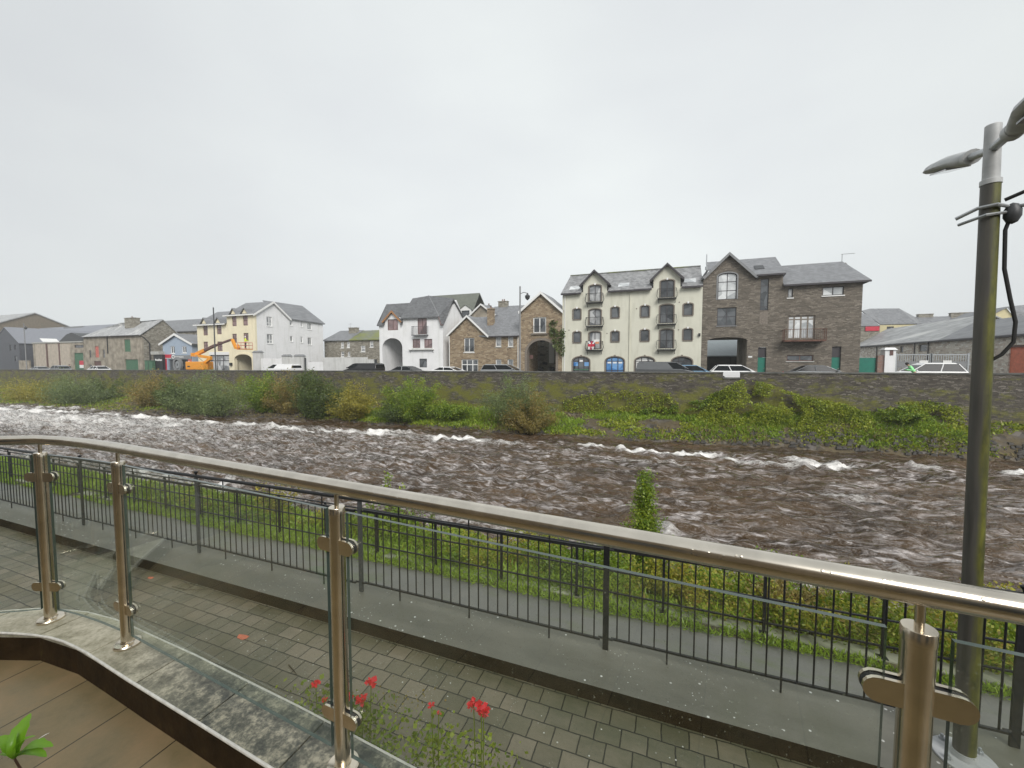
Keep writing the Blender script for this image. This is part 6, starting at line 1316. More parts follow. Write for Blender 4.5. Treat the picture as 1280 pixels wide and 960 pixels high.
# ------------------------------------------------------------------ lamp column at right
lx, ly = 2.0, 3.74
lamp = empty('street_lamp', (lx,ly,ZK), 'tall algae stained lamp column with two lamp heads at the right', 'street lamp')
mb = MB(); mb.lathe((lx,ly,ZK), [(.060,.01),(.058,1.2),(.060,1.21),(.052,1.22),(.048,3.98)], 28); mb.build('column', M['column'], lamp)
mb = MB(); mb.lathe((lx,ly,ZK), [(.052,3.98),(.052,4.01),(.042,4.015),(.040,4.36),(.036,4.365)], 24); mb.build('head_sleeve', M['dullgalv'], lamp)
fl = MB(); fl.lathe((lx,ly,ZK), [(.17,.0),(.17,.014),(.165,.018),(.068,.018),(.066,.06)], 30); fl = fl.build('base_flange', M['dullgalv'], lamp)
for k in range(4):
    a = k*math.pi/2+.5; m_ = MB(); m_.lathe((lx+.135*math.cos(a),ly+.135*math.sin(a),ZK+.018), [(.02,0),(.02,.018),(.010,.019),(.010,.04)], 6); m_.build('bolt', M['galv'], fl)
ad = Vector((.17,.985,.0)).normalized(); tilt = .25; top = Vector((lx,ly,7.29))
def armp(t, s): return top + ad*(t*s) + Vector((0,0,t*(tilt if s > 0 else -.02)))
mb = MB(); mb.tube([armp(.45,1), armp(.0,1)+Vector((0,0,-.0)), armp(.45,-1)], .027, 12); mb.build('arm', M['galv'], lamp)
for s in (1,-1):
    dt_ = 0 if s==1 else -.06
    sd_ = Vector((ad.y,-ad.x,0)); upv = Vector((0,0,1))
    m_ = MB(); m_.tube([armp(.30+dt_,s),armp(.36+dt_,s)], .052, 14); cl_ = m_.build('head_collar', M['dullgalv'], lamp)
    # tapered, flattened lantern body: wide at the collar, thinning to the tip
    st = [(.34,.045,.045,.04),(.44,.07,.06,.05),(.62,.115,.07,.035),(.85,.12,.06,.03),(1.02,.09,.035,.02),(1.18,.035,.012,.01)]
    rings = []; seg = 16
    for t_,w_,u_,d_ in st:
        c = armp(t_+dt_,s); rings.append([c + sd_*(w_*math.cos(a)) + upv*((u_ if math.sin(a)>0 else d_)*math.sin(a)) for a in [2*math.pi*k/seg for k in range(seg)]])
    m_ = MB(); vs = [v for r_ in rings for v in r_]; fs = []
    for i in range(len(rings)-1):
        for j in range(seg): k=(j+1)%seg; fs.append((i*seg+j,i*seg+k,(i+1)*seg+k,(i+1)*seg+j))
    m_.add(vs,fs,0,True); m_.add(rings[0],[tuple(range(seg))],0); m_.add(rings[-1],[tuple(range(seg))[::-1]],0)
    hd = m_.build('lamp_head', M['dullgalv'], lamp)
    m_ = MB(); m_.slab([armp(.55+dt_,s)+sd_*.07-upv*.036, armp(.55+dt_,s)-sd_*.07-upv*.036, armp(.95+dt_,s)-sd_*.06-upv*.030, armp(.95+dt_,s)+sd_*.06-upv*.030], .012); m_.build('lamp_lens', M['glass_light'], hd)
# bracket, junction box, cables
zb_ = 6.88
m_ = MB(); m_.tube([(lx-.15,ly+.04,zb_-.01),(lx-.07,ly-.02,zb_+.03),(lx,ly-.07,zb_+.03),(lx+.09,ly-.04,zb_+.01),(lx+.5,ly-.4,zb_-.03)], .012, 8); m_.tube([(lx-.13,ly+.05,zb_-.05),(lx-.05,ly-.066,zb_-.03),(lx+.07,ly-.05,zb_-.02)], .010, 6); m_.build('bracket', M['galv'], lamp)
m_ = MB(); m_.ball((lx+.09,ly-.04,zb_-.03), .055, sc=(.8,.8,1.25)); m_.build('junction_box', M['darkgrey'], lamp)
m_ = MB(); m_.tube([(lx+.05,ly-.04,zb_+.06),(lx+.22,ly-.14,zb_+.13),(lx+.6,ly-.4,zb_+.25)], .012, 6); m_.build('cable', M['rubber'], lamp)
m_ = MB(); m_.tube([(lx+.085,ly-.04,6.84),(lx+.065,ly-.03,6.75),(lx+.07,ly-.03,6.5),(lx+.10,ly-.04,6.3),(lx+.125,ly-.05,6.15),(lx+.12,ly-.05,6.02),(lx+.075,ly-.035,5.94),(lx+.03,ly-.02,5.90)], .011, 8); m_.build('cable', M['rubber'], lamp)

lamp.rotation_euler = (0, -R(.75), 0)      # the old column leans a little
# ------------------------------------------------------------------ far street lamps
def lantern_post(px, ytop, Y, label, lantern=True, side=1, h=None):
    p = onY(px, 455, Y); z0 = float(street_z(p.x)); zt = onY(px, ytop, Y).z
    t = empty('lamp_post', (p.x,Y,z0), label, 'lamp post', 'lamp posts along the far street')
    m_ = MB(); m_.lathe((p.x,Y,z0), [(.12,0),(.12,.9),(.085,1.0),(.075,zt-z0)], 10); m_.build('pole', M['midgrey'] if lantern else M['darkgrey'], t)
    if lantern:
        z = zt-.9; m_ = MB(); m_.tube([(p.x,Y,z+.2),(p.x+side*.4,Y,z+.32),(p.x+side*.75,Y,z+.2)], .035, 6); m_.build('arm', M['midgrey'], t)
        m_ = MB(); m_.lathe((p.x+side*.75,Y,z-.45), [(.05,.0),(.22,.18),(.26,.42),(.12,.5),(.06,.68)], 10); m_.build('lantern', M['darkgrey'], t)
    else:
        m_ = MB(); m_.lathe((p.x,Y,zt), [(.09,0),(.02,.15)], 8); m_.build('pole_cap', M['darkgrey'], t)
lantern_post(650, 358, 37.6, 'tall grey lamp post with a hanging lantern in front of the stone gatehouse')
lantern_post(33, 404, 46, 'dark lamp post with a lantern in front of the dark clad house', True, 1)
lantern_post(269.5, 385, 38, 'plain dark slender pole in front of the cream building', False)

# ------------------------------------------------------------------ cars along the far street
def car(px, Y, paint_, label, kind='hatch', rot=0, htop=None):
    p = onY(px, 458, Y); z0 = float(street_z(p.x)); c = Vector((p.x,Y,z0))
    spec = dict(hatch=(4.0,1.48,.95,[(-2.0,.3),(-2.0,.95),(-1.85,1.0),(1.0,1.0),(1.75,.82),(2.0,.65),(2.0,.3)],(-1.9,-1.5,.35,1.15)),
                mpv=(4.5,1.68,1.02,[(-2.25,.3),(-2.25,1.05),(1.2,1.08),(2.0,.85),(2.25,.62),(2.25,.3)],(-2.18,-1.95,.55,1.5)),
                saloon=(4.5,1.44,.95,[(-2.25,.3),(-2.25,.9),(-1.6,1.0),(1.0,.98),(2.0,.78),(2.25,.6),(2.25,.3)],(-1.75,-1.0,.3,1.15)),
                van=(4.9,1.92,1.1,[(-2.45,.3),(-2.45,1.2),(1.4,1.15),(2.2,.95),(2.45,.65),(2.45,.3)],(-2.43,-2.38,.85,1.75)))[kind]
    Ln,H,belt,prof,cab = spec
    if htop: H = htop
    zb_ = max(q[1] for q in prof)
    ca, sa = math.cos(rot), math.sin(rot)
    def tr(v): return Vector((c.x+v[0]*ca-v[1]*sa, c.y+v[0]*sa+v[1]*ca, c.z+v[2]))
    cat = 'van' if kind=='van' else 'car'
    t = empty('parked_van' if kind=='van' else 'parked_car', tuple(c), label, cat, 'vehicles parked along the far street')
    hw = .88
    mb = MB(); n = len(prof); rows = []
    for y,ins in ((-hw,0.0),(-hw+.12,-.02),(hw-.12,-.02),(hw,0.0)):
        rows.append([tr((x, y, z+(.03 if abs(y)<hw and z>.5 else 0))) for x,z in prof])
    vs = [v for r_ in rows for v in r_]; fs = []
    for i in range(3):
        for j in range(n): k=(j+1)%n; fs.append((i*n+j,i*n+k,(i+1)*n+k,(i+1)*n+j))
    fs.append(tuple(range(n))[::-1]); fs.append(tuple(range(3*n,4*n)))
    mb.add(vs,fs); bo = mb.build('body', paint_, t); bv = bo.modifiers.new('bevel','BEVEL'); bv.width=.06; bv.segments=2
    xb,xt0,xt1,xf = cab; b1=hw-.06; b2=hw-.22
    mb = MB(); mb.hull8([tr((xb,-b1,zb_-.02)),tr((xf,-b1,zb_-.02)),tr((xf,b1,zb_-.02)),tr((xb,b1,zb_-.02))],[tr((xt0,-b2,H-.07)),tr((xt1,-b2,H-.07)),tr((xt1,b2,H-.07)),tr((xt0,b2,H-.07))]); mb.build('window', M['carglass'], t)
    mb = MB(); e=.02; mb.hull8([tr((xt0-e-.08,-b2-e,H-.17)),tr((xt1+e+.13,-b2-e,H-.17)),tr((xt1+e+.13,b2+e,H-.17)),tr((xt0-e-.08,b2+e,H-.17))],[tr((xt0+.12,-b2+.1,H)),tr((xt1-.1,-b2+.1,H)),tr((xt1-.1,b2-.1,H)),tr((xt0+.12,b2-.1,H))]); ro = mb.build('roof', paint_, t); bv=ro.modifiers.new('bevel','BEVEL'); bv.width=.03; bv.segments=2
    for s in (-1,1):
        mb = MB()
        for (xa,xz,w_) in ((xb,xt0,.035),(xf,xt1,.03),((xb+xf)/2-.1,(xt0+xt1)/2-.1,.035)):
            mb.tube([tr((xa,s*(b1+.005),zb_-.02)),tr((xz,s*(b2+.005),H-.08))], w_, 6)
        if kind=='van': mb.hull8([tr((xb+.02,s*(b1+.0),zb_-.02)),tr((xf-1.2,s*(b1+.0),zb_-.02)),tr((xf-1.2,s*(b1+.03),zb_-.02)),tr((xb+.02,s*(b1+.03),zb_-.02))],[tr((xt0,s*(b2+.0),H-.08)),tr((xt1-.75,s*(b2),H-.08)),tr((xt1-.75,s*(b2+.03),H-.08)),tr((xt0,s*(b2+.03),H-.08))])
        mb.build('pillar', paint_, t)
        for xw in (-Ln/2+.8, Ln/2-.82):
            mb = MB(); mb.tube([tr((xw,s*(hw-.2),.32)),tr((xw,s*(hw+.01),.32))], .32, 18); w_ = mb.build('wheel', M['rubber'], t)
            mb = MB(); mb.tube([tr((xw,s*(hw+.0),.32)),tr((xw,s*(hw+.02),.32))], .19, 14); mb.build('rim', M['galv'], w_)
        hx = Ln/2; mb = MB(); mb.hull8([tr((hx-.1,s*.5,.6)),tr((hx+.015,s*.5,.56)),tr((hx+.015,s*.8,.56)),tr((hx-.1,s*.8,.6))],[tr((hx-.16,s*.5,.72)),tr((hx-.0,s*.5,.66)),tr((hx-.0,s*.8,.66)),tr((hx-.16,s*.8,.72))]); mb.build('headlight', M['glass_sky'], t)
        mb = MB(); a_=tr((-hx-.02,s*.55,.72)); b_=tr((-hx+.04,s*.82,.92)); mb.box(a_,b_); mb.build('tail_light', M['red'], t)
        mb = MB(); q=tr((xf-.25,s*(hw+.1),zb_+.06)); mb.ball(q,.1,sc=(.7,1,.7)); mb.build('mirror', paint_, t)
    return t
CP = dict(white=paint('white_car_paint',(.78,.78,.78),.25,.02,bump=0), silver=paint('silver_car_paint',(.45,.46,.47),.25,.03,metal=.3,bump=0), black=paint('black_car_paint',(.02,.02,.022),.2,.03,bump=0),
          grey=paint('grey_car_paint',(.13,.135,.14),.25,.03,metal=.3,bump=0), blue=paint('light_blue_car_paint',(.16,.27,.38),.25,.03,metal=.3,bump=0), lgrey=paint('pale_grey_car_paint',(.33,.34,.35),.25,.03,metal=.3,bump=0))
car(51,41.5,CP['silver'],'pale silver car low behind the wall at the left end of the warehouse','saloon',0,1.42)
car(77,41.5,CP['lgrey'],'light grey car parked before the three cement warehouse panels','hatch',0,1.62)
car(125,41.5,CP['white'],'white car parked before the faded red shutter of the old stone house','saloon',0,1.5)
car(353,38.6,CP['white'],'white van parked before the pale boundary wall','van',math.pi,1.72)
car(454,38.6,CP['black'],'black van parked at the end of the pale boundary wall','van',math.pi,1.78)
car(511,38.6,CP['grey'],'dark grey car parked below the white house','saloon',0,1.44)
car(563,38.6,CP['white'],'low white car parked before the gap beside the brown stone house','saloon',0,1.36)
car(630,38.6,CP['lgrey'],'grey people carrier parked before the brown stone house','mpv',0,1.60)
car(833,38.6,CP['grey'],'dark grey van parked before the fourth shop arch','van',0,1.78)
car(866,38.8,CP['blue'],'light blue car parked at the corner of the cream block','hatch',0,1.5)
car(921,38.6,CP['white'],'white hatchback seen through the low notch in the river wall','hatch',0,1.5)
car(1024,38.6,CP['grey'],'dark grey saloon parked below the rusty balcony','saloon',0,1.46)
car(1157,38.8,CP['white'],'white car parked before the steel bar gates at right','hatch',math.pi,1.62)

# ------------------------------------------------------------------ people
def skin_obj(name, joints, edges, mat, parent=None, sub=1):
    me = bpy.data.meshes.new(name); org = ORG.get(parent.name, Vector((0,0,0))) if parent else Vector((0,0,0))
    me.from_pydata([tuple(Vector(j[0])-org) for j in joints], edges, []); me.materials.append(mat)
    o = bpy.data.objects.new(name, me); COL.objects.link(o)
    if parent: o.parent = parent
    ORG[o.name] = org
    s = o.modifiers.new('skin','SKIN'); sv = me.skin_vertices[0].data
    for i,j in enumerate(joints): sv[i].radius = (j[1], j[1]*(j[2] if len(j)>2 else 1)); sv[i].use_root = (i==0)
    s.use_smooth_shade = True; u = o.modifiers.new('sub','SUBSURF'); u.levels = sub; u.render_levels = sub
    return o
def person(base, label, top_mat, leg_mat, hat=None, rz_=0, bend=0, arms='down'):
    bx_,by_,bz = base; c_,s_ = math.cos(rz_), math.sin(rz_)
    def P(x,y,z):   # y forward
        if z > .95 and bend:
            dz = z-.95; y, z = y+dz*math.sin(bend), .95+dz*math.cos(bend)
        return (bx_+x*c_-y*s_, by_+x*s_+y*c_, bz+z)
    hand = [(.26,.10,.86),(-.26,.10,.86)] if arms=='down' else [(.20,.42,1.12),(-.20,.42,1.12)]
    elb = [(.25,-.02,1.12),(-.25,-.02,1.12)] if arms=='down' else [(.25,.08,1.12),(-.25,.08,1.12)]
    J = [(P(0,0,.95),.13,.8),(P(0,0,1.2),.13,.75),(P(0,0,1.42),.13,.7),(P(0,.01,1.50),.055),(P(0,.02,1.57),.06),(P(0,.03,1.66),.095),(P(0,.02,1.74),.07),
         (P(.18,0,1.42),.06),(P(*elb[0]),.045),(P(*hand[0]),.035),(P(-.18,0,1.42),.06),(P(*elb[1]),.045),(P(*hand[1]),.035),
         (P(.10,0,.88),.10),(P(.11,.03,.5),.065),(P(.11,0,.1),.045),(P(.11,.14,.04),.04),(P(-.10,0,.88),.10),(P(-.11,.0,.5),.065),(P(-.11,-.05,.1),.045),(P(-.11,.09,.04),.04)]
    Ed = [(0,1),(1,2),(2,3),(3,4),(4,5),(5,6),(2,7),(7,8),(8,9),(2,10),(10,11),(11,12),(0,13),(13,14),(14,15),(15,16),(0,17),(17,18),(18,19),(19,20)]
    body = skin_obj('person', J, Ed, M['skin']); tag(body, label, 'person')
    Jj = [(P(0,0,.90),.155,.85),(P(0,0,1.2),.15,.8),(P(0,0,1.43),.145,.75),(P(0,0,1.5),.07),(P(.18,0,1.43),.08),(P(*elb[0]),.062),(P(hand[0][0],hand[0][1]-.03,hand[0][2]+.04),.048),(P(-.18,0,1.43),.08),(P(*elb[1]),.062),(P(hand[1][0],hand[1][1]-.03,hand[1][2]+.04),.048)]
    skin_obj('jacket', Jj, [(0,1),(1,2),(2,3),(2,4),(4,5),(5,6),(2,7),(7,8),(8,9)], top_mat, body)
    Jt = [(P(0,0,.95),.145,.85),(P(.10,0,.86),.115),(P(.11,.03,.5),.085),(P(.11,0,.12),.065),(P(-.10,0,.86),.115),(P(-.11,0,.5),.085),(P(-.11,-.05,.12),.065)]
    skin_obj('trousers', Jt, [(0,1),(1,2),(2,3),(0,4),(4,5),(5,6)], leg_mat, body)
    m_ = MB(); q = P(0,.0,1.70); m_.ball(q, .108, sc=(1,1,.95)); m_.build('hard_hat' if hat else 'hair', hat or M['hair'], body)
    # face: eyes, nose, mouth
    m_ = MB(); [m_.ball(P(s*.035,.115,1.665),.012) for s in (-1,1)]; 
    m_.v = m_.v; e_ = m_.build('eyes', M['hair'], body); e_['kind']='stuff'
    return body
pw = onY(1143,458,39.9); person((onY(1143,458,37.3).x,37.2,float(street_z(18))), 'person with dark hair and lime green jacket bending forward beside the white car', M['hivis_g'], M['trouser'], None, R(80), R(35), 'reach')
pp = onY(86.5,455,46); person((pp.x,46,float(street_z(pp.x))), 'distant person in dark clothes standing before the right warehouse panel', M['darkgrey'], M['trouser'], None, R(200))

# ------------------------------------------------------------------ orange boom lift with a worker in its basket
YL = 42.0; FL = FY(YL)
def zl(x,y): p = onY(240+x/14.22, 410+y/14.22, YL); return p
def zp(x,y): return onY(190+x/16, 410+y/16, YL)
bx0, bx1 = zp(800,750).x, zp(1150,750).x; zst = float(street_z(-70))
lift = empty('boom_lift', ((bx0+bx1)/2,YL,zst), 'orange articulated boom lift with its basket raised against the cream building', 'boom lift')
mb = MB(); mb.box((bx0-.1,YL-1.0,zst+.45),(bx1-.2,YL+1.0,zst+.85)); mb.build('chassis', M['darkgrey'], lift)
for xw in (bx0+.4,bx1-.7):
    for s in (-1,1):
        m_ = MB(); m_.tube([(xw,YL+s*.75,zst+.42),(xw,YL+s*1.12,zst+.42)], .42, 18); w_ = m_.build('wheel', M['rubber'], lift); m_ = MB(); m_.tube([(xw,YL+s*1.10,zst+.42),(xw,YL+s*1.14,zst+.42)], .2, 12); m_.build('rim', M['orange'], w_)
ztt = zp(900,672).z; mb = MB(); mb.box((bx0,YL-.95,zst+.9),(bx1-.1,YL-.1,ztt)); o = mb.build('engine_cover', M['orange'], lift); bv=o.modifiers.new('b','BEVEL'); bv.width=.1; bv.segments=3
mb = MB(); mb.box((bx0+.4,YL+.1,zst+.9),(bx1-.5,YL+.95,ztt)); o = mb.build('engine_cover', M['orange'], lift); bv=o.modifiers.new('b','BEVEL'); bv.width=.1; bv.segments=3
m_ = MB(); m_.box((bx0+.5,YL-.97,zst+1.3),(bx0+1.1,YL-.949,zst+1.5)); m_.build('vent_slot', M['black'], lift)
def beam(p, q, r, mat, name, y=0):
    p=Vector(p)+Vector((0,y,0)); q=Vector(q)+Vector((0,y,0)); m_ = MB(); d=(q-p).normalized(); s_=Vector((0,1,0))*r; u=d.cross(s_).normalized()*r
    m_.hull8([p-s_-u,p+s_-u,p+s_+u,p-s_+u],[q-s_-u,q+s_-u,q+s_+u,q-s_+u]); o=m_.build(name,mat,lift); bv=o.modifiers.new('b','BEVEL'); bv.width=.03; bv.segments=2; return o
tb = zp(1130,690); k1 = zp(1205,600); k2 = zp(1225,610); k0 = zp(880,530)
beam(zp(1060,735), k2, .2, M['orange'], 'lower_boom', -.35); beam(k2+Vector((.1,0,.1)), zp(900,545), .19, M['orange'], 'middle_boom', -.35)
beam(zp(870,570), zp(870,500), .26, M['orange'], 'elbow', -.3); beam(k0, zl(230,395), .24, M['orange'], 'boom_root', -.0)
m_ = MB(); m_.tube([zp(1130,690)+Vector((0,-.6,0)), zp(960,545)+Vector((0,-.6,0))], .06, 8); m_.build('hydraulic_ram', M['steel'], lift)
beam(zl(215,405), zl(420,305), .19, M['frame_brown'], 'boom'); beam(zl(400,315), zl(705,205), .14, M['frame_brown'], 'boom_extension')
beam(zl(715,200), zl(775,345), .17, M['orange'], 'jib'); beam(zl(770,345), zl(840,365), .19, M['orange'], 'jib_end'); beam(zl(815,290), zl(850,360), .08, M['orange'], 'basket_arm')
bs = zl(880,385); be = zl(1010,385); bt = zl(945,262).z; m_ = MB(); m_.box((bs.x,YL-.6,bs.z),(be.x,YL+.6,bs.z+.12)); bk_ = m_.build('basket', M['orange'], lift)
m_ = MB()
for z in (bs.z+.1, bs.z+.6, bt):
    m_.tube([(bs.x,YL-.6,z),(be.x,YL-.6,z),(be.x,YL+.6,z),(bs.x,YL+.6,z),(bs.x,YL-.6,z)], .03, 6)
for x in (bs.x,(bs.x+be.x)/2,be.x):
    for s in (-.6,.6): m_.tube([(x,YL+s,bs.z),(x,YL+s,bt)], .03, 6)
m_.build('basket_rail', M['faded_red'], bk_)
hx = zl(960,240); person((hx.x,YL-.1,bs.z+.12), 'worker in yellow hi vis jacket and white helmet standing in the lift basket', M['hivis_y'], M['trouser'], M['helmet'], R(-30), 0, 'reach')

# ------------------------------------------------------------------ small things on the pavement
def twig(pts, r, label):
    m_ = MB(); P = [onZ(x,y,ZS+r+.001) for x,y in pts]; m_.tube(P, [r*(1-.6*i/(len(P)-1)) for i in range(len(P))], 6); o = m_.build('twig', M['bark']); tag(o, label, 'twig')
twig([(215,733),(232,737),(248,737),(264,736)], .005, 'thin curved brown twig on the pavement near the kerb at left')
twig([(361,831),(367,838),(371,843)], .006, 'short dark twig on the pavement left of the third steel post')
twig([(838,901),(880,906),(930,909)], .007, 'long straight dark twig lying on the setts close to the kerb')
twig([(230,727),(236,731),(240,734)], .005, 'short pale straw beside the curved twig on the pavement')
for i,(x,y,lb) in enumerate(((303,796,'wet orange brown leaf lying in the middle of the pavement at left'),(392,765,'small orange leaf close to the kerb left of the third post'),(188,722,'reddish leaf against the kerb at the far left'))):
    c_ = onZ(x,y,ZS+.004); m_ = MB(); n=9; rr_=.045 if i==0 else .03
    pts=[(c_.x+rr_*1.5*math.cos(a)*(1+.25*math.sin(3*a)), c_.y+rr_*math.sin(a)*(1+.3*math.cos(2*a)), c_.z+.004*math.sin(2*a)) for a in [k*2*math.pi/n for k in range(n)]]
    m_.slab([Vector(p) for p in pts], .003); o=m_.build('fallen_leaf', M['rust_red']); tag(o, lb, 'leaf')

# ------------------------------------------------------------------ vegetation
def shrub(name, base, w, h, d, nleaf, size, mat, label, cat='shrub', group=None, lean=(0,0), spread=.8, nb=26, aspect=.45, stems=True, cone=False, floor=None, low=.05):
    base = Vector(base); t = empty(name, tuple(base), label, cat, group)
    tips = []; m_ = MB(); pts = []
    for k in range(nb):
        a = rng.random()*2*math.pi; r_ = math.sqrt(rng.random()); hz = .35+.65*rng.random()
        if cone: rr_ = r_*(1-hz)*1.0+.08; tip = Vector((math.cos(a)*w/2*rr_, math.sin(a)*d/2*rr_, h*hz))
        else:
            tz = h*(hz*math.sqrt(max(.05,1-(r_*.9)**2))); tip = Vector((math.cos(a)*w/2*r_, math.sin(a)*d/2*r_, tz))
        tip += Vector((lean[0]*tip.z, lean[1]*tip.z, 0)); b0 = Vector((tip.x*.25, tip.y*.25, 0)); mid = Vector((tip.x*.55*spread, tip.y*.55*spread, tip.z*.62))
        if stems and k < 14: m_.tube([base+b0-Vector((0,0,.1)), base+mid, base+tip], [.02+.012*h*.3,.012,.004], 4, caps=False)
        n = max(4,int(nleaf/nb)); tt = np.clip(rng.random(n)*1.05+(low if not cone else 0),0,1)[:,None]
        B0,B1,B2 = [np.array(v) for v in (b0,mid,tip)]
        q = (1-tt)**2*B0 + 2*tt*(1-tt)*B1 + tt**2*B2
        sg = (.052*w*(.4+.6*tt)) if not cone else .055*w
        q = q + rng.standard_normal((n,3))*np.array([1,.9,.75])*sg*.75
        pts.append(q)
    P_ = np.concatenate(pts) + np.array(base); 
    if floor is not None: P_[:,2] = np.maximum(P_[:,2], floor+rng.random(len(P_))*.15)
    leafmesh('foliage', P_, size, mat, t, aspect=aspect)
    if stems: m_.build('stem', M['bark'], t)
    return t
GB = 'bushes growing on the far river bank'
def bankbush(px, ybase, ytop, wpx, mat, label, nleaf=2600, size=.17, aspect=.4, Y=None, **k):
    # foot on the bank: pick the plan position where the base pixel meets the bank
    best = None
    for Yt in np.arange(29,35.3,.1):
        p = onY(px, ybase, Yt); dz = abs(p.z - float(bank_z(np.array([p.x]),np.array([Yt]))[0]))
        if best is None or dz < best[0]: best = (dz, Yt, p)
    Yt = best[1] if Y is None else Y
    p = onY(px, ybase, Yt); top = onY(px, ytop, Yt).z; w = 1.22*(onY(px+wpx/2, ybase, Yt)-onY(px-wpx/2, ybase, Yt)).x
    z = float(bank_z(np.array([p.x]),np.array([Yt]))[0]); z = max(z,-.1)
    return shrub('bush', (p.x,Yt,z), w, (top-z)*1.06, min(w,3.6), int(nleaf*5.2), size*.88, mat, label, 'bush', GB, aspect=aspect, floor=z, **dict(dict(nb=int(22+wpx*.35)), **k))
bankbush(38,503,478,70,M['leaf_yellow'],'low yellowing bush at the far left end of the river bank',1800,.2)
bankbush(92,505,466,62,M['leaf_willow'],'grey green willow bush below the warehouse, before the river wall',3600,.2,.3)
bankbush(128,500,468,40,M['leaf_dark'],'small dark green bush just right of the first grey willow bush',1500,.2)
bankbush(190,508,466,46,M['leaf_brown'],'brownish green upright bush below the green utility cabinet',2200,.2)
bankbush(222,512,470,40,M['leaf_dark'],'dark green bush just left of the big grey willow bush',2000,.2)
bankbush(262,519,468,92,M['leaf_willow'],'widest grey green willow bush below the orange lift, at the water edge',7000,.18,.28,nb=40)
bankbush(332,515,464,56,M['leaf_bright'],'upright fresh green bush below the white gable',3600,.17,nb=30)
bankbush(362,517,464,46,M['leaf_brown'],'brown tinged bush between the fresh green bush and the dark green bush',2400,.17)
bankbush(392,523,463,66,M['leaf_dark'],'tall dark green bush left of the yellow bush, below the mossy roofed house',5200,.17,nb=34)
bankbush(440,524,480,54,M['leaf_yellow'],'yellowing bush right of the tall dark green bush',3000,.17)
bankbush(512,526,466,70,M['leaf_bright'],'bright green rounded bush below the white house archway',5200,.16,nb=34)
bankbush(500,527,500,48,M['leaf_dark'],'low dark bush in front of the bright green rounded bush',1600,.16)
bankbush(560,526,500,56,M['leaf_bright'],'low green bush below the brown stone house gable',2200,.16)
bankbush(645,532,464,84,M['leaf_willow'],'tall sparse olive bush reaching over the wall below the lamp post',4200,.15,.28,nb=40)
bankbush(662,541,488,66,M['leaf_brown'],'orange brown bush in front of the tall olive bush',3600,.15,.3)
bankbush(1128,530,506,50,M['leaf_bright'],'small bright green bush right of the ivy mound',1700,.15)

# ivy climbing over the quay wall
def region_leaves(name, px_poly_top, py_base, Yw, thick, n, size, mat, label, cat='ivy', jitterz=.25):
    xs_ = [p[0] for p in px_poly_top]; tops = [p[1] for p in px_poly_top]
    P_ = []
    u = rng.random(n); v = rng.random(n)
    for a, c in zip(u, v):
        px = xs_[0] + (xs_[-1]-xs_[0])*a; yt = np.interp(px, xs_, tops); yb = np.interp(px, [p[0] for p in py_base], [p[1] for p in py_base])
        py = yt + (yb-yt)*c; dep = thick*(.3+.7*c)*(.2+.8*rng.random())
        q = onY(px, py, Yw); P_.append((q.x, Yw-dep, q.z))
    P_ = np.array(P_)
    nn_ = fbm(P_[:,0]*1.1, P_[:,2]*1.3, 3); P_ = P_[nn_ > .36]; P_[:,1] -= thick*.45*(fbm(P_[:,0]*.9+7, P_[:,2]*1.1, 3)-.3)
    t = empty(name, tuple(P_.mean(0)), label, cat); leafmesh('foliage', P_, size, mat, t, aspect=.7, up=.0)
    return t
t_ = region_leaves('ivy', [(868,522),(890,500),(905,484),(925,474),(950,477),(975,486),(1000,494),(1030,500),(1060,505),(1085,520)], [(868,530),(930,536),(1000,540),(1085,538)], 35.42, 2.0, 42000, .09, M['leaf_ivy'], 'big mound of bright green ivy spilling over the river wall below the stone building')
region_leaves('ivy', [(800,512),(840,506),(872,500),(905,486),(912,484)], [(800,516),(840,515),(872,512),(905,496),(912,492)], 35.42, .5, 4000, .10, M['leaf_bright'], 'trail of pale green ivy climbing up to the mound from the left')
region_leaves('ivy', [(1085,522),(1120,504),(1160,500),(1200,510)], [(1085,532),(1120,520),(1160,520),(1200,530)], 35.42, .7, 3600, .10, M['leaf_ivy'], 'low yellow green moss and ivy on the wall right of the mound')
region_leaves('ivy', [(705,500),(740,490),(790,486),(840,492),(860,498)], [(705,516),(740,516),(790,515),(840,514),(860,514)], 35.42, .35, 4200, .10, M['leaf_ivy'], 'thin ivy on the river wall below the shopfronts of the cream block')
region_leaves('ivy', [(688,402),(693,400),(700,406),(706,412)], [(688,418),(693,432),(700,444),(706,446)], YF-.02, .45, 900, .2, M['leaf_dark'], 'dark ivy hanging at the right shoulder of the tall stone archway')

# uncountable ground cover on the far bank
def cover(name, n, mat, size, f, y0=.0, y1=1.0, xr=(-130,40), **k):
    X = xr[0]+(xr[1]-xr[0])*rng.random(n)
    X = np.where(rng.random(n)<.6, -32+64*rng.random(n)+0, X)
    t = y0+(y1-y0)*rng.random(n); e = far_edge(X); Y = e + (35.4-e)*t
    keep = f(X,Y,t) > rng.random(n); X, Y = X[keep], Y[keep]
    P_ = np.stack([X,Y,bank_z(X,Y)],1)
    o = leafmesh(name, P_, size, mat, None, **k); o['kind'] = 'stuff'; return o
nz_ = lambda X,Y,s,o: fbm(X*s+o, Y*s*1.5+o, 3)
cover('grass', 120000, M['leaf_grass'], .22, lambda X,Y,t: smooth(.42,.54,nz_(X,Y,.22,3))*smooth(.02,.2,t), .03, 1, aspect=.22, up=1.0)
cover('ground_cover', 120000, M['leaf_ivy'], .15, lambda X,Y,t: smooth(.42,.56,nz_(X,Y,.3,31))*smooth(.02,.15,t), .02, 1, aspect=.6, up=.5)
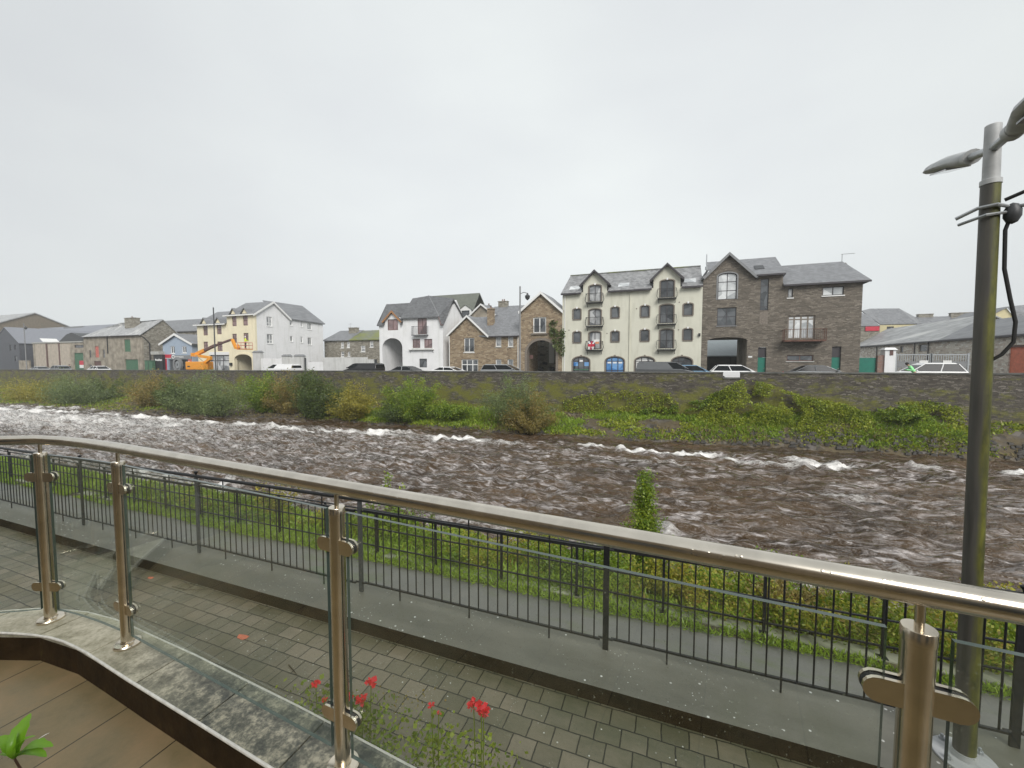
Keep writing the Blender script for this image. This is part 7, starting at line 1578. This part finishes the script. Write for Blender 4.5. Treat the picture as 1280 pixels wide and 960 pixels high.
cover('dry_grass', 36000, M['leaf_dry'], .26, lambda X,Y,t: smooth(.46,.6,nz_(X,Y,.25,77))*smooth(-.02,.1,t)*(1-.7*smooth(.4,.8,t)), .03, 1, aspect=.2, up=.9)
# loose stones along the water edge
def rocks(n, label, x0, x1, t0, t1, smin, smax, seed):
    r_ = np.random.default_rng(seed); m_ = MB()
    for k in range(n):
        X = x0+(x1-x0)*r_.random(); e = float(far_edge(X)); Y = e+(35.3-e)*(t0+(t1-t0)*r_.random()); z = float(bank_z(np.array([X]),np.array([Y]))[0]); s = smin+(smax-smin)*r_.random()**2
        vs = [(X+s*a*(.8+.4*r_.random()), Y+s*b_*(.8+.4*r_.random()), z+s*c*(.5+.3*r_.random())) for a,b_,c in ((-1,-1,-.5),(1,-1,-.5),(1,1,-.5),(-1,1,-.5),(-.7,-.7,1),(.7,-.7,1),(.7,.7,1),(-.7,.7,1))]
        m_.hull8(vs[:4], vs[4:])
    o = m_.build('stones', M['riverstone'], None, fixn=False); o['kind'] = 'stuff'
M['riverstone'] = paint('grey_river_stone', (.06,.054,.047), .7, .35, scale=3)
rocks(420,'',-3,20,.02,.40,.06,.2,5); rocks(160,'',-60,-6,.0,.12,.06,.18,6)

# near side: grass verge, scrub below the far railing
n = 60000; X = -32+42*rng.random(n); Y = 7.22+.56*rng.random(n); k = (fbm(X*1.2,Y*2,3) > .34) & ((Y<7.46) | (rng.random(n) < .85*smooth(2.6,-.6,X+1.2*fbm(X*1.5,Y,2)))); X,Y = X[k],Y[k]; Y -= .10*(fbm(X*.8,0*X,3)-.3)
o = leafmesh('verge_grass', np.stack([X,Y,0*X+ZP+.025],1), .085, M['leaf_grass'], None, aspect=.16, up=1.1, kind='stuff')
def scrub(name, n, mat, size, x0, x1, fn, **kk):
    X = x0+(x1-x0)*rng.random(n); Y = 7.72+4.2*rng.random(n)**1.25; hgt = fn(X,Y); u = rng.random(n)**.6
    Z = near_z(X,Y)+hgt*u; k = hgt > .03; o = leafmesh(name, np.stack([X,Y,Z],1)[k], size, mat, None, kind='stuff', **kk); return o
hf = lambda X,Y: (.10 + 1.15*smooth(.36,.64,fbm(X*.95+4,Y*1.1,3)))*smooth(12.0,9.6,Y)*(.45+.55*smooth(7.6,8.3,Y))*(.62+.38*smooth(-5,-1,X))
scrub('scrub', 130000, M['leaf_hedge'], .052, -14, 8, lambda X,Y: hf(X,Y)*(fbm(X*.6+50,Y*.6,2)>.52), aspect=.6)
scrub('scrub_green', 110000, M['leaf_bright'], .058, -18, 8, lambda X,Y: hf(X,Y)*(fbm(X*.6+50,Y*.6,2)<=.56), aspect=.6)
scrub('dry_stalks', 14000, M['leaf_brown'], .10, -18, 8, lambda X,Y: hf(X,Y)*1.0*(fbm(X*.5+90,Y*.6,2)>.5), aspect=.3)
scrub('bank_grass', 90000, M['leaf_grass'], .13, -45, 8, lambda X,Y: .5*hf(X,Y)+.12*smooth(12,10,Y), aspect=.2, up=1.0)
def nearbush(px, ybase, ytop, wpx, Y, mat, label, n, size, **k):
    p = onY(px,ybase,Y); top = onY(px,ytop,Y).z; w = (onY(px+wpx/2,ybase,Y)-onY(px-wpx/2,ybase,Y)).x; z = float(near_z(np.array([p.x]),np.array([Y]))[0])
    return shrub('riverside_bush', (p.x,Y,z), w, top-z, w, n, size, mat, label, 'bush', 'bushes on the near river bank', **k)
nearbush(806,668,588,92,10.6,M['leaf_bright'],'narrow pointed leafy bush standing alone against the river',17000,.05,cone=True,nb=60,stems=False,aspect=.6)
nearbush(492,640,584,60,9.8,M['leaf_bright'],'yellow green bush showing above the handrail left of centre',1500,.08,nb=16,aspect=.5)
nearbush(535,640,603,30,9.9,M['leaf_bright'],'small yellow green sprig right of the yellow green bush',350,.08,nb=7,aspect=.5)
nearbush(338,640,596,60,9.6,M['leaf_yellow'],'low yellowish bush beyond the railing between second and third steel posts',1200,.08,nb=14,aspect=.5)
nearbush(150,620,574,40,9.8,M['leaf_dry'],'thin dry bush at the left beyond the grey railing',350,.08,nb=9,aspect=.3)
nearbush(700,720,668,120,8.5,M['leaf_bright'],'bright green bush below the handrail, left of the narrow pointed bush',6500,.05,nb=26,aspect=.55)
nearbush(830,760,690,120,8.7,M['leaf_hedge'],'dense green hedge bush behind the railing below the narrow pointed bush',9000,.052,nb=30,aspect=.55)
nearbush(985,780,716,110,8.7,M['leaf_brown'],'reddish brown and green bush behind the railing toward the right',6500,.05,nb=24,aspect=.5)

# geraniums in a trough hung outside the coping
tr_ = empty('planter_trough', (-.95,1.29,4.0), 'dark planter trough hung outside the coping under the glass', 'planter')
mb = MB(); mb.box((-1.5,1.22,4.0),(-.35,1.36,4.03)); mb.box((-1.5,1.22,4.03),(-.35,1.235,4.19)); mb.box((-1.5,1.345,4.03),(-.35,1.36,4.19)); mb.box((-1.5,1.235,4.03),(-1.485,1.345,4.19)); mb.box((-.365,1.235,4.03),(-.35,1.345,4.19)); mb.build('trough', M['frame_brown'], tr_)
mb = MB(); mb.box((-1.484,1.236,4.031),(-.366,1.344,4.17)); mb.build('soil', M['soil'], tr_)
def geranium(heads, label, leaves):
    P0 = [onY(x,y,1.29) for x,y,_ in heads]; cx_ = sum(p.x for p in P0)/len(P0); t = empty('geranium', (cx_,1.29,4.17), label, 'flower', 'red geraniums outside the glass')
    for (x,y,s),p in zip(heads,P0):
        yy = 1.29+random.uniform(-.03,.03); m_ = MB(); m_.tube([(cx_+(p.x-cx_)*.5,1.29,4.17),(cx_+(p.x-cx_)*.85,yy,4.17+(p.z-4.17)*.6),(p.x,yy,p.z-.005)], [.003,.0022,.0018], 5); m_.build('stem', M['leaf_bright'], t)
        n=int(46*s); d=rng.standard_normal((n,3)); d/=np.linalg.norm(d,axis=1)[:,None]; Q=np.array((p.x,yy,p.z))+d*np.array([.014,.014,.010])*s
        leafmesh('flower_head', Q, .013*s, M['petal'], t, aspect=1.1, up=.2)
    n=leaves*7; Q=np.stack([cx_+.10*rng.standard_normal(n), 1.29+.04*rng.standard_normal(n), 4.2+.30*rng.random(n)**1.2],1); leafmesh('foliage', Q, .015, M['leaf_bright'], t, aspect=.95, up=.3)
geranium([(397,852,.8),(410,870,.5)],'pale red geranium seen left of the third steel post',60)
geranium([(462,855,1.0),(440,866,.9),(452,875,1.0)],'cluster of three bright red geranium heads right beside the third steel post',150)
geranium([(541,880,.6),(553,884,.45)],'two tiny red geranium buds between the bigger flower clusters',130)
geranium([(592,880,1.0),(606,879,1.1),(605,890,.9)],'bright red geranium cluster farthest right outside the glass',60)
# reddish seed heads between
Q = np.stack([-.98+.10*rng.standard_normal(90), 1.34+.03*rng.standard_normal(90), 4.50+.05*rng.standard_normal(90)],1)
o = leafmesh('seed_heads', Q, .008, M['leaf_brown'], None, aspect=.8); o['kind']='stuff'

# fresh green plant low at the left corner of the terrace
c_ = onZ(18,948,4.70); t = empty('potted_plant', (c_.x,c_.y,4.36), 'fresh bright green leafy plant poking up at the bottom left corner', 'plant')
f_ = Vector((c_.x,c_.y,4.70)); m_ = MB(); g_ = onZ(34,990,4.45); m_.tube([g_, onZ(28,965,4.58), f_], [.004,.0035,.003], 6); m_.build('stem', M['frame_brown'], t)
def leaf(p, q, w, bend=.02, mat=M['leaf_plant']):
    p=Vector(p); q=Vector(q); d=q-p; s_=d.cross(Vector((0,0,1))).normalized(); up_=s_.cross(d).normalized(); m_=MB(); vs=[]; n=9
    for i in range(n+1):
        tt=i/n; wd=w*math.sin(math.pi*min(1,tt*.93+.05))**.75*(1+.12*math.sin(tt*22)); c=p+d*tt+up_*bend*math.sin(math.pi*tt)
        vs += [c-s_*wd+up_*wd*.35, c-s_*wd*.5+up_*wd*.1, c, c+s_*wd*.5+up_*wd*.1, c+s_*wd+up_*wd*.35]
    fs=[(i*5+j,i*5+j+1,(i+1)*5+j+1,(i+1)*5+j) for i in range(n) for j in range(4)]
    m_.add(vs,fs,0,True); return m_.build('leaf', mat, t, fixn=False)
P3 = lambda x,y,z=4.72: onZ(x,y,z)
leaf(f_,P3(38,892,4.78),.021); leaf(f_,P3(66,933,4.74),.019); leaf(f_,P3(58,946,4.70),.017); leaf(f_,P3(-4,922,4.75),.019); leaf(f_,P3(-6,950,4.70),.011); leaf(f_+Vector((.002,0,0)),P3(44,920,4.77),.009); leaf(f_,P3(20,915,4.77),.010)
leaf(P3(48,924,4.765),P3(62,916,4.775),.0016,.001,M['frame_white'])

# ------------------------------------------------------------------ thin drizzle in the air: one closed box of even density
mz, tz_ = newmat('drizzle_haze'); o_ = tz_.nodes.new('ShaderNodeOutputMaterial'); v_ = tz_.nodes.new('ShaderNodeVolumePrincipled')
v_.inputs['Color'].default_value = (.93,.95,.96,1); v_.inputs['Density'].default_value = .0008; v_.inputs['Anisotropy'].default_value = .3
tz_.links.new(v_.outputs[0], o_.inputs['Volume'])
hz_ = MB(); hz_.box((-950,-70,-2.5),(950,950,24)); hz_ = hz_.build('haze', mz); hz_['kind'] = 'stuff'
SC.cycles.volume_bounces = 1
